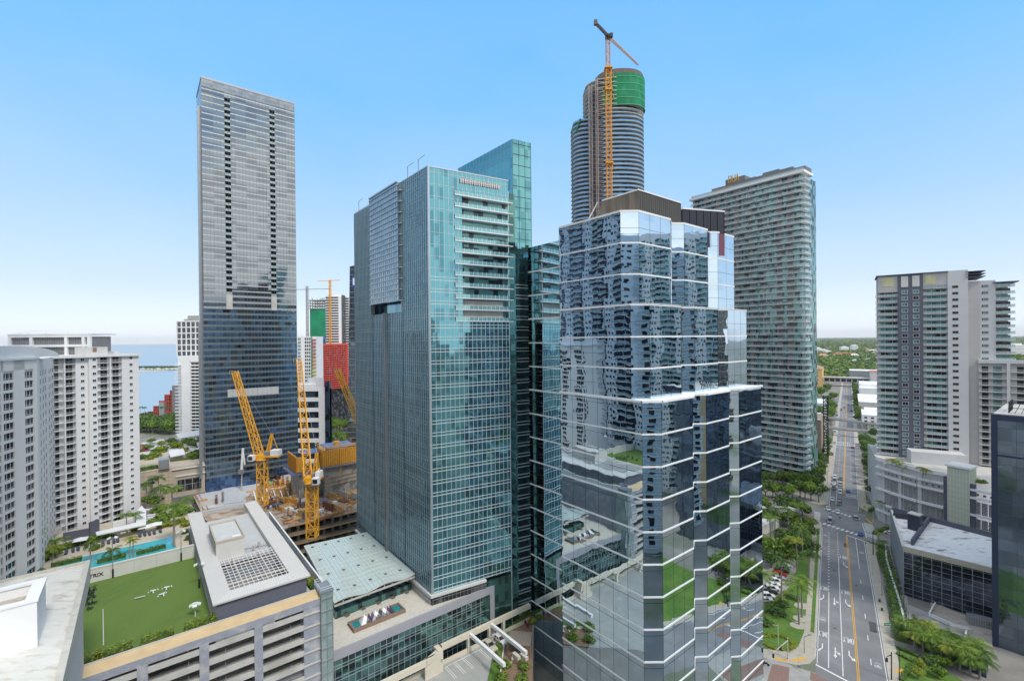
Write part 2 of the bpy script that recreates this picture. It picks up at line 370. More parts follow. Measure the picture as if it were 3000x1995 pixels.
# low sandy island with palms on the far side of the bay
g = MB(); a, b = G(330, 1093, .2), G(640, 1078, .2)
g.prism([a, b, b + Vector((80, 330, 0)), a + Vector((-80, 380, 0))], 0, 1.6); struct('sand_island', g, mat('sand', (.50, .46, .36), .95))
def strip(name, pts, z, m, parent=None, **k):
 mb = MB(); mb.face([(p[0], p[1], z) for p in pts]); n = Vector(mb.v[1]) - Vector(mb.v[0])
 ar = sum(pts[i][0] * pts[(i+1) % len(pts)][1] - pts[(i+1) % len(pts)][0] * pts[i][1] for i in range(len(pts)))
 if ar < 0: mb.f[0] = mb.f[0][::-1]
 return mb.build(name, m, parent, **k)
def kerbed(name, pts, z, m, h=.13):
 mb = MB(); mb.prism([(p[0], p[1]) for p in pts], 0, z, 1, 0, bottom=False); return mb.build(name, [m, M['concl']], kind='structure')
ROAD = strip('road', [N(0, -240), N(17.7, -240), N(17.7, -2), N(20, 33), N(-1.5, 33), N(0, -2)], .02, M['asph'], kind='structure')
FROAD = strip('road', [Fp(-7.3, 4), Fp(7.3, 4), Fp(7.3, 1250), Fp(-7.3, 1250)], .016, M['asph'], kind='structure')
strip('road', [N(17, 20), N(17, -7), N(75, -34), N(75, -8)], .012, M['asph'], kind='structure')
strip('road', [N(1, 27), N(1, 8), N(-90, 30), N(-90, 50)], .012, M['asph'], kind='structure')
strip('road', [N(17, -150), N(17, -128), N(90, -128), N(90, -150)], .012, M['asph'], kind='structure')
strip('road', [N(0, -150), N(0, -129), N(-90, -129), N(-90, -160)], .012, mat('pale_paving', (.33, .32, .30), .9), kind='structure')
MZ = .035
def mark(name, pts, m=None, z=MZ, parent=None):
 pr = parent or ROAD; return strip(name, pts, z, m or M['paintw'], pr)
def lineN(name, a, b0, b1, w=.16, m=None, f=N, pr=None, a2=None):
 a2 = a if a2 is None else a2
 return mark(name, [f(a - w/2, b0), f(a + w/2, b0), f(a2 + w/2, b1), f(a2 - w/2, b1)], m, parent=pr)
lineN('edge_line', .35, -124, -1); lineN('lane_line', 3.25, -124.3, -73.5, .22); lineN('lane_line', 6.8, -126, -38, .22)
lineN('centre_line', 10.3, -140, -6.2, .2, M['painty']); lineN('centre_line', 10.72, -140, -6.2, .2, M['painty'])
lineN('lane_line', 14.1, -45, -8, .2); lineN('edge_line', 17.35, -140, -11, .18)
for b in frange(-72, -5, 3.05): lineN('lane_dot', 3.2, b, b + .75, .45)
for b in frange(-37, -5, 3.05): lineN('lane_dot', 6.75, b, b + .75, .45)
for b in (-57.6, -71.7, -85.8, -100.2, -114.1, -128): lineN('lane_dash', 14.0, b - 1.6, b + 1.7, .22)
mark('stop_line', [N(0, -124.3), N(0, -124.9), N(10.5, -129.3), N(10.5, -128.6)])
mark('stop_line', [N(10.4, -5.6), N(10.4, -6.2), N(19, -11.0), N(19, -10.3)])
def quadline(p, q, w, m=None):
 d = (q - p).normalized(); n = Vector((-d.y, d.x, 0)) * w / 2; mark('crosswalk_line', [p - n, q - n, q + n, p + n], m)
# crosswalks of paired bars
def ladder(p, q, n, w, ln, duty=.5):
 d = (q - p); u = d.normalized(); v = Vector((-u.y, u.x, 0))
 for i in range(n):
  c = p + d * ((i + .5) / n); hw = d.length / n * duty / 2; mark('crosswalk_bar', [c - u * hw - v * ln/2, c + u * hw - v * ln/2, c + u * hw + v * ln/2, c - u * hw + v * ln/2])
ladder(N(.3, 5.6), N(17.6, -3.6), 9, 1, 2.6, .55); ladder(N(.7, 32.5), N(17.3, 22.5), 9, 1, 2.4, .55)
for b in frange(-1.5, 18, 1.9): mark('crosswalk_bar', [N(18.6, b), N(22.6, b - 2.2), N(22.6, b - 1.4), N(18.6, b + .8)])
for b in frange(11, 24, 1.9): mark('crosswalk_bar', [N(-3.6, b), N(-.8, b - 1), N(-.8, b - .2), N(-3.6, b + .8)])
quadline(N(17.9, 16.6), N(18.6, -4.6), .3)
for o in (0, .5): mark('centre_line', [N(22.5, 6.8 + o), N(22.5, 6.95 + o), N(60, -10.8 + o), N(60, -11 + o)], M['painty'])
# far street markings
lineN('centre_line', -.45, 37, 1200, .25, M['painty'], Fp, FROAD); lineN('centre_line', .1, 37, 1200, .25, M['painty'], Fp, FROAD)
lineN('lane_line', -3.7, 12, 60, .2, None, Fp, FROAD)
for b in frange(66, 760, 9.5):
 if abs(b - 205) > 12: lineN('lane_dash', -3.8, b, b + 3, .22, None, Fp, FROAD)
 if b > 40 and abs(b - 205) > 12: lineN('lane_dash', 3.7, b, b + 3, .22, None, Fp, FROAD)
lineN('edge_line', 7.0, 8, 1200, .2, None, Fp, FROAD); lineN('edge_line', -7.0, 8, 1200, .2, None, Fp, FROAD)
for b in (198, 209):
 for a in frange(-6.8, 6.8, 1.6): mark('crosswalk_bar', [Fp(a, b), Fp(a + .8, b), Fp(a + .8, b + 3), Fp(a, b + 3)], parent=FROAD)
for b0 in (31, 38.5): mark('stop_line', [Fp(.6, b0), Fp(7, b0), Fp(7, b0 + .6), Fp(.6, b0 + .6)], parent=FROAD)
# lettering and arrows painted on the asphalt (drivers read them heading towards the camera)
def strokes(name, segs, a, b, w, h, t, f=N, pr=None, flip=True):
 mb = MB(); s = -1 if flip else 1
 for (x0, y0, x1, y1) in segs:
  p, q = Vector((x0 * w, y0 * h)), Vector((x1 * w, y1 * h)); d = (q - p).normalized(); n = Vector((-d.y, d.x))
  tx = Vector((n.x * t, n.y * t * 1.5)) / 2; e = Vector((d.x * t, d.y * t)) / 2 * .6
  c = [p - e - tx, q + e - tx, q + e + tx, p - e + tx]
  mb.face([f(a + s * k.x, b + s * k.y, MZ) for k in c])
 for fc in mb.f: pass
 o = mb.build(name, M['paintw'], pr or ROAD); return o
GL = {'O': [(.1,.1,.1,.9),(.9,.1,.9,.9),(.2,0,.8,0),(.2,1,.8,1)], 'N': [(.1,0,.1,1),(.9,0,.9,1),(.1,1,.9,0)], 'L': [(.1,0,.1,1),(.1,0,.9,0)], 'Y': [(.5,0,.5,.5),(.5,.5,.1,1),(.5,.5,.9,1)],
   'S': [(.1,0,.9,0),(.9,0,.9,.5),(.9,.5,.1,.5),(.1,.5,.1,1),(.1,1,.9,1)], 'C': [(.9,0,.1,0),(.1,0,.1,1),(.1,1,.9,1)], 'H': [(.1,0,.1,1),(.9,0,.9,1),(.1,.5,.9,.5)]}
def word(txt, a, b, w=.74, h=3.1, t=.17, f=N, pr=None, flip=True):
 segs = []; n = len(txt)
 for i, c in enumerate(txt):
  x = (i - n / 2 + .08); segs += [(x + p * .8, q - .5, x + r_ * .8, s_ - .5) for p, q, r_, s_ in GL[c]]
 return strokes('road_lettering', segs, a, b, w, h, t, f, pr, flip)
for a, b in ((1.75, -71.5), (8.6, -70.6), (8.6, -35.8), (1.75, -105.9), (8.6, -105.4)): word('ONLY', a, b)
word('SCHOOL', 3.8, 35.2, .95, 2.4, .22, Fp, FROAD, False)
def arrow(a, b, kind):
 mb = MB()
 def poly(p): mb.face([N(a - x * 1.25, b - y * 1.35, MZ) for x, y in p])
 if kind in 'LR':
  s = 1 if kind == 'R' else -1
  poly([(-.1*s, -2.2), (.12*s, -2.2), (.14*s, -.2), (-.12*s, -.2)]); poly([(-.12*s, -.2), (.14*s, -.2), (.75*s, .7), (.55*s, 1.0)]); poly([(.35*s, 1.35), (1.05*s, .3), (1.25*s, 1.5)])
 else:
  poly([(-.12, -2.2), (.12, -2.2), (.12, .2), (-.12, .2)]); poly([(-.12, .2), (.12, .2), (.12, 1.2), (-.12, 1.2)]); poly([(-.4, 1.1), (.4, 1.1), (0, 2.3)])
  poly([(-.1, -.9), (.05, -.9), (-.6, .1), (-.78, -.1)]); poly([(-.95, -.5), (-.35, .25), (-1.05, .6)]);
 mb.build('arrow_marking', M['paintw'], ROAD)
arrow(1.6, -80, 'R'); arrow(5.0, -80.4, 'S'); arrow(8.5, -79.5, 'L'); arrow(1.6, -114.7, 'R'); arrow(5.0, -114.8, 'S'); arrow(8.6, -114.4, 'L'); arrow(8.6, -44.2, 'L')
def bike(a, b):
 mb = MB();
 for cx in (-.45, .45):
  for k in range(10):
   t0, t1 = math.pi*2*k/10, math.pi*2*(k+1)/10
   mb.face([N(a + cx + math.cos(t)*r_, b + math.sin(t)*r_*1.6, MZ) for t, r_ in ((t0,.42),(t1,.42),(t1,.3),(t0,.3))])
 for (x0,y0,x1,y1) in ((-.45,0,0,.5),(0,.5,.45,0),(-.2,.6,.3,.6),(-.8,1.5,0,1.95),(0,1.95,.8,1.5)):
  p, q = Vector((x0,y0,0)), Vector((x1,y1,0)); d=(q-p).normalized(); n=Vector((-d.y,d.x,0))*.07
  mb.face([N(a + c.x, b + c.y, MZ) for c in (p-n,q-n,q+n,p+n)])
 mb.build('bicycle_marking', M['paintw'], ROAD)
for a, b in ((1.6, -96.5), (15.6, -115.5), (15.6, -26), (1.7, -12)): bike(a, b)
pm_ = mat('dark_patch', (.085, .085, .088), .9)
for a, b, w, l in ((4.1, 21, .5, 1.8), (8.2, 19.5, .6, 1.6), (10, -20, .9, 2.6), (5.2, -52, .5, .5), (12.3, -62, .5, .5), (1.8, -40, .45, .45), (15.8, -92, 1.0, 3.4), (5, -100, .45, .45)): mark('road_patch', [N(a - w, b - l), N(a + w, b - l), N(a + w, b + l), N(a - w, b + l)], pm_, .03)
# pavements
kerbed('sidewalk', [N(-.05, -121), N(-.05, 4), N(-.9, 9), N(-6, 12), N(-6, 5), N(-3.6, 0), N(-3.6, -108), N(-4.8, -118), N(-9, -123.5), N(-17, -126.2), N(-40, -128), N(-40, -131), N(-12, -129.9), N(-5, -128.2), N(-1.6, -125.3)], .13, M['side'])
strip('grass_verge', [N(-1.9, -107), N(-.75, -107), N(-.75, -4), N(-1.9, -4)], .145, M['grass'], kind='structure')
kerbed('sidewalk', [N(17.75, -150), N(17.75, -14), N(18.6, -11.2), N(23, -12.8), N(30, -16.5), N(30, -19.5), N(24, -17), N(21, -22), N(21, -150)], .13, M['side'])
strip('kerb_line', [N(17.75, -150), N(18.0, -150), N(18.0, -14), N(17.75, -14)], .145, M['concl'], kind='structure')
strip('kerb_line', [N(-.05, -121), N(-.35, -121), N(-.35, 3), N(-.05, 3)], .145, M['concl'], kind='structure')
kerbed('sidewalk', [Fp(7.35, 15), Fp(7.35, 198), Fp(11, 198), Fp(11, 24), Fp(22, 16), Fp(20, 8), Fp(10, 10)], .13, M['side'])
kerbed('sidewalk', [Fp(-7.35, 10), Fp(-7.35, 198), Fp(-11.5, 198), Fp(-11.5, 22), Fp(-28, 30), Fp(-28, 12), Fp(-12, 6)], .13, M['side'])
kerbed('sidewalk', [Fp(7.35, 212), Fp(7.35, 900), Fp(10, 900), Fp(10, 212)], .13, M['side'])
kerbed('sidewalk', [Fp(-7.35, 212), Fp(-7.35, 900), Fp(-10, 900), Fp(-10, 212)], .13, M['side'])
for pts in ([N(-9.2, -123.4), N(-5.9, -121.2), N(-5.9 + .1, -122.6), N(-9.0, -124.8)],): pass
for p0, p1 in ((N(-7.0, -127.5), N(-10.6, -128.5)), (N(-5.9, -126.4), N(-2.6, -123.4))):
 d = (p1 - p0).normalized(); n = Vector((-d.y, d.x, 0)) * .45; strip('tactile_strip', [p0 - n, p1 - n, p1 + n, p0 + n], .146, M['painty'], kind='structure')
for p0, p1 in ((N(22, -113), N(19.6, -115.5)), (N(22, -120), N(19.9, -122)), (N(20.0, 26), N(22, 18)), (N(-8, 15), N(-3, 12))):
 d = (p1 - p0).normalized(); n = Vector((-d.y, d.x, 0)) * .4; strip('tactile_strip', [p0 - n, p1 - n, p1 + n, p0 + n], .15, M['painty'], kind='structure')
# brick crossings at the bottom corner
strip('brick_crossing', [N(-1.2, -129), N(8, -132.5), N(8, -137), N(-1.2, -133)], .03, M['brick'], kind='structure')
strip('brick_crossing', [N(-11, -131.5), N(-6.5, -130.5), N(-6, -150), N(-12, -150)], .03, M['brick'], kind='structure')
# lawn and car park left of the street
strip('lawn', [N(-3.6, -108), N(-4.8, -118), N(-9, -123.3), N(-17, -126), N(-19, -126.4), N(-19, -97), N(-13, -88), N(-8.3, -74), N(-8.3, -40), N(-6, -20), N(-3.6, 0)], .1, M['grass'], kind='structure')
strip('car_park', [N(-19, -97), N(-19, -126.4), N(-40, -127.8), N(-40, -97), N(-60, -60), N(-60, -20), N(-25, -25), N(-8.4, -40), N(-8.4, -74), N(-13, -88)], .06, mat('car_park_paving', (.30, .28, .25), .9, var=.1, scale=.3), kind='structure')
strip('lawn', [N(24.3, -103), N(40, -112), N(75, -120), N(75, -150), N(21, -150), N(21.1, -103)], .1, M['grass'], kind='structure')
# == tall grey-blue hotel tower (far left)
FS_O = P(589, 225, 247); FS_AZ = 51.5
M['fsglass'] = glass('grey_blue_glass', (.28, .32, .345), (.215, .245, .275), metal=.9, rough=.05, cw=1.72 * 3, chh=3.22, tilt=.012, wob=.006, ws=.25, amt2=.35)
M['fsspan'] = mat('grey_spandrel', (.42, .45, .46), .3, .55, var=.08, scale=.1)
M['fslight'] = mat('pale_panel', (.50, .51, .50), .5, .2, var=.05)
M['fsbase'] = glass('deep_blue_glass', (.10, .18, .33), (.05, .10, .22), metal=.85, rough=.05, cw=1.72, chh=3.2, tilt=.02, wob=.006)
def four():
 W, zr = hit(FS_O, FS_AZ, 862, 300); W = round(W, 1); zt = FS_O.z; zb = 24.
 t = thing('glass_tower', 'tallest grey-blue glass tower with two dark columns of balconies, left of the construction cranes', 'tower', (FS_O.x, FS_O.y, 0), rz(FS_AZ))
 D = 26.; fl = 3.22
 slots = [hit(FS_O, FS_AZ, 658, 400)[0], hit(FS_O, FS_AZ, 675, 400)[0], hit(FS_O, FS_AZ, 791, 500)[0], hit(FS_O, FS_AZ, 806, 500)[0]]
 zmid = hit(FS_O, FS_AZ, 660, 865)[1]; ztop = hit(FS_O, FS_AZ, 660, 285)[1]
 # glass volume with two vertical recesses above zmid
 mb = MB(); mb.box(0, W, 0, D, 27.5, zmid); x = 0.
 for a, b in ((slots[0], slots[1]), (slots[2], slots[3])):
  mb.box(x, a, 0, D, zmid, ztop); x = b
 mb.box(x, W, 0, D, zmid, ztop); mb.box(0, W, 0, D, ztop, zt - .6)
 mb.build('glass_wall', M['fsglass'], t)
 mb = MB(); mb.box(-.03, W + .03, -.03, D, 27.5, zmid - 40); mb.build('lower_glass_wall', glass('blue_glass', (.15, .26, .43), (.09, .17, .30), metal=.88, rough=.05, cw=1.72, chh=3.22, tilt=.014, wob=.012, ws=.3, amt2=.4), t)
 mb = MB(); mb.box(0, W, -.02, D, 0, 27.5); mb.build('base_wall', M['fsbase'], t)
 mb = MB()
 for a, b in ((slots[0], slots[1]), (slots[2], slots[3])): mb.box(a, b, 1.6, 1.8, zmid, ztop)
 mb.build('recess_wall', M['dark'], t)
 # spandrel bands
 mb = MB(); mb.box(-.02, W + .02, -.02, D, zmid - 40, zmid - 7.5); mb.build('middle_glass_wall', glass('steel_blue_glass', (.20, .29, .40), (.13, .20, .30), metal=.88, rough=.05, cw=1.72, chh=3.22, tilt=.014, wob=.012, ws=.3, amt2=.4), t)
 r = MB(); z = 27.5; k = 0
 while z < zt - 1:
  low = z < zmid
  h = 1.25 if low else .55
  segs = [(0, W)] if low or z > ztop else [(0, slots[0]), (slots[1], slots[2]), (slots[3], W)]
  for a, b in segs: r.box(a, b, -.06, 0, z, z + h, 2 if low and z < zmid - 8 else 0 if low else 1)
  r.box(-.06, 0, 0, D, z, z + h, 0)
  z += fl
 r.build('spandrel_bands', [M['fsspan'], M['fslight'], mat('teal_grey_spandrel', (.22, .28, .30), .25, .6, var=.15, scale=.06)], t)
 r = MB(); grid(r, W, 0, zt - .6, 1.72, [], vw=.07, vd=.14)
 for z in frange(zt - 12, zt, 2.2): r.box(0, W, -.16, .02, z, z + .1)
 for z in frange(2, 27, 3.2): r.box(0, W, -.12, .0, z, z + .12)
 r.build('mullion_grid', mat('fs_mullion', (.16, .18, .20), .4, .5, var=0), t)
 r = MB(); r.box(-.2, W + .2, -.2, D, zt - .6, zt + .3); r.build('roof_parapet', M['steel'], t)
 # crown of pale panels
 r = MB(); r.box(0, W, -.10, 0, ztop + 2.5, zt - .6); r.build('crown_panels', glass('crown_glass', (.38, .40, .41), (.31, .33, .35), metal=.8, rough=.12, cw=1.72, chh=2.2, tilt=.01), t)
 # balconies in the two slots
 bm = MB(); w = slots[1] - slots[0]
 bm.box(0, 1, -.02, 1.6, -.3, 0); bm.box(0, 1, -.02, .04, 0, .95, 1); me = bm.mesh('balcony', [M['fslight'], M['railglass']])
 rp = Rep(t, 'balcony', me)
 for a, b in ((slots[0], slots[1]), (slots[2], slots[3])):
  for z in frange(zmid + 1, ztop, fl): rp.add((a, 0, z), 0, (b - a, 1, 1))
 rp.done()
 # light panels closing the foot of the slots, pale louvre band
 for a, b in ((slots[0], slots[1]), (slots[2], slots[3])):
  r = MB(); r.box(a - .1, b + .1, -.16, 0, zmid - 7.5, zmid + .5); r.build('blank_panel', M['concl'], t)
 a, za = hit(FS_O, FS_AZ, 667, 1164); b, zc = hit(FS_O, FS_AZ, 816, 1150)
 r = MB(); r.box(a, b, -.22, 0, za, za + 4.2)
 for x in frange(a, b, 2.4): r.box(x - .06, x + .06, -.3, -.22, za, za + 4.2, 1)
 r.build('louvre_band', [M['fslight'], M['steel']], t)
 # open dark windows here and there (blinds up)
 rnd = random.Random(3); me = MB(); me.box(0, 3.2, -.03, 0, 0, 1.7); me = me.mesh('window', M['dark']); rp = Rep(t, 'window', me)
 for z in frange(27.5 + 1.3, zmid - 8, fl):
  for _ in range(rnd.randint(1, 4)): rp.add((1.72 * rnd.randint(0, int(W / 1.72) - 3), 0, z), 0, (rnd.choice((.53, 1.07)), 1, 1))
 rp.done()
 r = MB(); r.box(-1.6, 0, 4, 4.5, 30, zt - 14); r.build('edge_fin', M['steel'], t)
four()
# == teal glass tower (centre)
TE = P(1257, 800, 130); TE.z = 0; AZL, AZR = 141.5, 60.
M['teal'] = glass('teal_glass', (.15, .39, .46), (.10, .28, .35), metal=.9, rough=.04, cw=1.45, chh=3.4, tilt=.012, wob=.006, ws=.2, amt2=.3)
M['tealL'] = glass('teal_glass_side', (.17, .32, .385), (.12, .25, .31), metal=.88, rough=.05, cw=1.3, chh=3.4, tilt=.015, wob=.006, ws=.2, amt2=.35)
M['teald'] = glass('green_glass_dark', (.13, .28, .26), (.07, .15, .15), metal=.85, rough=.05, cw=1.5, chh=2.6, tilt=.02, wob=.01, ws=.4, amt2=.4)
def teal():
 L = hit(TE, -38.5, 1038, 615)[0]; W = hit(TE, AZR, 1488, 600)[0]; zt = hit(TE, -38.5, 1250, 491)[1]; zb = 29.2; fl = 3.35
 t = thing('glass_tower', 'teal glass tower with slatted block and rows of balconies behind the glass canopy', 'tower', (TE.x, TE.y, 0))
 A = go(TE, -38.5, L); B = go(TE, AZR, W)
 rel = lambda p: (p[0] - TE.x, p[1] - TE.y)
 def lx(px, py): return L - hit(TE, -38.5, px, py)[0]
 def rx(px, py): return hit(TE, AZR, px, py)[0]
 fL = face(t, A, AZL); fR = face(t, TE, AZR)
 s1, s2 = lx(1090, 700), lx(1178, 700); zs = hit(TE, -38.5, 1134, 888)[1]
 back = go(B, -38.5, 8.);
 core = MB(); core.prism([(0, 0), rel(B), rel(go(B, -38.5, L * .8)), rel(A)], 0, zb - 1); core.build('base_core', M['teald'], t); core = MB()
 core.prism([rel(go(go(TE, -38.5, 3), AZR, 3)), rel(go(B, -38.5, 3)), rel(go(B, -38.5, L * .85)), rel(go(A, AZR, 3))], zb - 1, zt - 3, 0, 1); core.build('core', [glass('rear_glass', (.11, .14, .19), (.05, .06, .08), metal=.8, cw=2.6, chh=3.35, tilt=.02, amt2=.5), M['concl']], t)
 g = MB(); g.box(0, s1, 0, .3, zb, zt - 1.2); g.box(s1, s2, 0, .3, zb, zs - 3.4); g.box(s2, L, 0, .3, zb, zt)
 g.box(s1, s2, 2.2, 2.5, zs - 3.4, zs); g.build('side_glass_wall', M['tealL'], **fL)
 m = MB()
 for (a, b, z0, z1) in ((0, s1, zb, zt - 1.2), (s1, s2, zb, zs - 3.4), (s2, L, zb, zt)):
  n = max(1, round((b - a) / 1.3))
  for i in range(n + 1): x = a + (b - a) * i / n; m.box(x - .05, x + .05, -.22, 0, z0, z1)
  for z in frange(zb, z1, fl):
   m.box(a, b, -.1, 0, z, z + .09); m.box(a, b, -.1, 0, z + .85, z + .93)
 m.build('side_mullion_grid', M['mull'], **fL)
 # slatted block standing proud
 m = MB(); m.box(s1 + .4, s2 - .8, -1.0, .5, zs, zt + .2); m.build('slat_block_wall', glass('grey_slat_glass', (.36, .43, .47), (.28, .35, .40), metal=.85, rough=.12, cw=1.6, chh=1.7, tilt=.02), **fL)
 m = MB()
 for z in frange(zs, zt + .2, 1.68): m.box(s1 + .35, s2 - .75, -1.28, -1.0, z, z + .3)
 for x in frange(s1 + .4, s2 - .8, 1.6): m.box(x, x + .06, -1.12, -1.0, zs, zt)
 m.box(s1 + .3, s2 - .7, -1.35, -.98, zt + .2, zt + .6)
 m.build('slats', M['mull'], **fL)
 m = MB(); m.box(s1 - .1, s1 + .4, -.9, .5, zs - 3, zt); m.build('side_fin', M['steel'], **fL); m = MB(); m.box(s2 - .8, s2 + .05, -.15, .5, zs - 3, zt + .3)
 m.build('side_fin', M['steel'], **fL)
 for z in frange(zs, zt, fl):
  for a, b in ((s2 - .9, s2 + .5), (s1 - .8, s1 + .1)): m = MB(); m.box(a, b, -.9, .1, z, z + .2); m.build('side_ledge', M['slab'], **fL)
 xf = lx(1134, 1200); m = MB(); m.box(xf - .75, xf + .75, -.9, .0, 31, zs - 3.2); m.box(xf - .1, xf + .1, -.96, -.9, 31, zs - 3.2, 1); m.build('vertical_rib', [M['steel'], M['black']], **fL)
 m = MB(); m.box(L - .28, L + .28, -.28, .28, zb, zt + .3); m.build('corner_post', M['mull'], **fL)
 # right face
 xb = rx(1331, 600); xc = rx(1353, 600); ztb = hit(TE, AZR, 1331, 569)[1]; zbb = hit(TE, AZR, 1335, 939)[1]
 g = MB(); g.box(.3, xc, 0, .3, zb, zt); g.box(xc, W, 0, .3, ztb, zt); g.box(xc, W, 0, .3, zb, zbb)
 g.build('front_glass_wall', M['teal'], **fR)
 g = MB(); g.box(xc, W - .2, 1.5, 1.8, zbb, ztb); g.build('balcony_glass', M['wint'], **fR)
 m = MB(); zsp = hit(TE, AZR, 1300, 815)[1]
 for x in frange(.3, W, 1.42): m.box(x - .035, x + .035, -.09, 0, (zb if x < xc - .5 else ztb), zt)
 for x in frange(.3, W, 1.42):
  if x >= xc - .5: m.box(x - .035, x + .035, -.09, 0, zb, zbb)
 for z in frange(zb + .3, zt, fl):
  b = W if (z > ztb or z < zbb) else xc
  m.box(0, b, -.08, 0, z, z + .06)
  if z < zsp: m.box(0, b, -.11, 0, z + .9, z + 1.02); m.box(0, b, -.11, 0, z - .02, z + .12)
 m.build('front_mullion_grid', M['mullw'], **fR)
 ww = W - xb + 1.6
 sl = MB(); sl.box(0, ww - 1.5, -.35, 1.5, -.28, 0); sl.box(ww - 1.5, ww, -.3, 1.9, -.22, 0); sl.box(.0, ww - 1.6, -.3, -.26, .0, 1.0, 1)
 for i in range(int(ww / 1.42)): sl.box(i * 1.42, i * 1.42 + .08, -.34, -.26, 0, 1.15)
 sm = sl.mesh('balcony', [M['mullw'], M['railt']])
 n = 12; st = (ztb - zbb) / (n - 1)
 for i in range(n):
  obj('balcony', sm, t, loc=Vector(fR['loc']) + Vector((math.cos(fR['rot']) * xb, math.sin(fR['rot']) * xb, zbb + st * i)), rot=fR['rot'])
 pm = MB(); pm.box(xc + .2, W - 1.5, 1.0, 1.5, zbb + .3, zbb + st * 2 - .6)
 pm.build('grey_panel', M['concl'], **fR)
 # sign strip on the crown
 x0, z0 = hit(TE, AZR, 1347, 527)[0], hit(TE, AZR, 1347, 527)[1]; x1, z1 = hit(TE, AZR, 1464, 549)
 m = MB(); n = 18
 for i in range(n):
  x = x0 + (x1 - x0) * i / n; w = (x1 - x0) / n * .55; m.box(x, x + w, -.4, -.12, z0 - .9, z0 + .35)
  m.box(x, x + w + .25, -.46, -.4, z0 - .35, z0 - .15)
 m.build('sign_letters', mat('sign_pink_grey', (.62, .52, .5), .5, var=0), **fR)
 m = MB(); m.box(-.15, W + .15, -.15, .35, zt, zt + .35); m.build('front_parapet', M['mull'], **fR)
 m = MB(); m.box(s2, L, -.15, .35, zt, zt + .35); m.box(0, s1, -.15, .35, zt - 1.2, zt - .9); m.build('side_parapet', M['mull'], **fL)
 # davits
 for px in (1043, 1186, 1217):
  x = lx(px, 560); dv = MB(); zz = zt - (1 if px < 1100 else 0); dv.tube((x, 1, zz), (x, 1, zz + 4.5), .1, n=6); dv.tube((x, 1, zz + 4.5), (x + 4, 1, zz + 4.6), .07, n=6)
  dv.build('roof_davit', mat('davit', (.3, .16, .14), .6, var=0), **fL)
 # recess and higher wing
 m = MB(); m.box(W, W + 3.4, 1.6, 2.0, 0, zt - 3); m.build('recess_glass_wall', M['teald'], **fR)
 m = MB()
 for z in frange(zb, zbb, fl): m.box(W, W + 2.2, .1, 1.6, z, z + .12)
 m.build('recess_ledges', M['black'], **fR)
 m = MB(); grid(m, L * .85, 0, zt - 3, 2.6, sum([[z, z + 1.1] for z in frange(1, zt - 3, 3.35)], []), vw=.12, vd=.15, hw=.16); m.build('rear_mullion_grid', M['mullw'], **face(t, B, -38.5))
 WG = P(1505, 800, 148); zw = P(1505, 407, 148).z; Lw = hit(WG, -38.5, 1342, 495)[0]; Ww = hit(WG, AZR, 1561, 1100)[0]
 Aw = go(WG, -38.5, Lw); fw = face(t, WG, AZR); fl2 = face(t, Aw, AZL)
 g = MB(); g.prism([rel(WG), rel(go(WG, AZR, Ww)), rel(go(go(WG, AZR, Ww), -38.5, Lw)), rel(Aw)], 0, zw); g.build('wing_glass_wall', glass('wing_glass', (.17, .42, .45), (.12, .32, .35), metal=.9, rough=.04, cw=1.9, chh=3.35, tilt=.015, wob=.012, ws=.3), t)
 m = MB(); grid(m, Ww, 0, zw, 2.6, [], vw=.06, vd=.08)
 for z in frange(1, zw, 3.35): m.box(0, Ww, -.12, 0, z, z + .10)
 for z in frange(1, zbb + 10, 3.35): m.box(-.1, Ww, -.34, 0, z + 1.2, z + 1.36, 1); m.box(-.1, Ww, -.34, 0, z + 2.2, z + 2.34, 1)
 m.build('wing_mullion_grid', [M['black'], M['mullw']], **fw)
 m = MB(); grid(m, Lw, zt, zw, 2.0, frange(zt, zw, 2.2), vw=.06, vd=.08, hw=.05, hd=.05); m.build('wing_side_mullion_grid', M['mull'], **fl2)
 # foot of the tower: pale ledge over a grey glazed strip
 m = MB(); m.box(-1, L + .8, -.8, .3, zb - .7, zb); m.build('base_ledge', M['offwhite'], **fL)
 xr = rx(1422, 1690)
 m = MB(); m.box(-.75, xr, -.8, .3, zb - .7, zb + .004); m.build('front_base_ledge', M['offwhite'], **fR)
 m = MB(); m.box(-.3, xr, -.3, .3, 26, zb - .7); grid(m, xr, 26, zb - .7, 1.2, [27.6], m=1, inset=-.3); m.build('base_strip', [M['wind'], M['steel']], **fR)
 m = MB(); m.box(L - 14, L - .35, -.45, .3, 26, zb - .7); grid(m, L - .3, 26, zb - .7, 1.2, [27.6], m=1, x0=L - 14, inset=-.45); m.build('side_base_strip', [M['concl'], M['steel']], **fL)
 return A, B
def mat_railt():
 m = bpy.data.materials.new('railing_teal'); m.use_nodes = True; b = m.node_tree.nodes['Principled BSDF']
 b.inputs['Base Color'].default_value = (.28, .55, .58, 1); b.inputs['Roughness'].default_value = .05; b.inputs['Metallic'].default_value = .5; b.inputs['Alpha'].default_value = .8
 return m
M['railt'] = mat_railt()
TEA, TEB = teal()
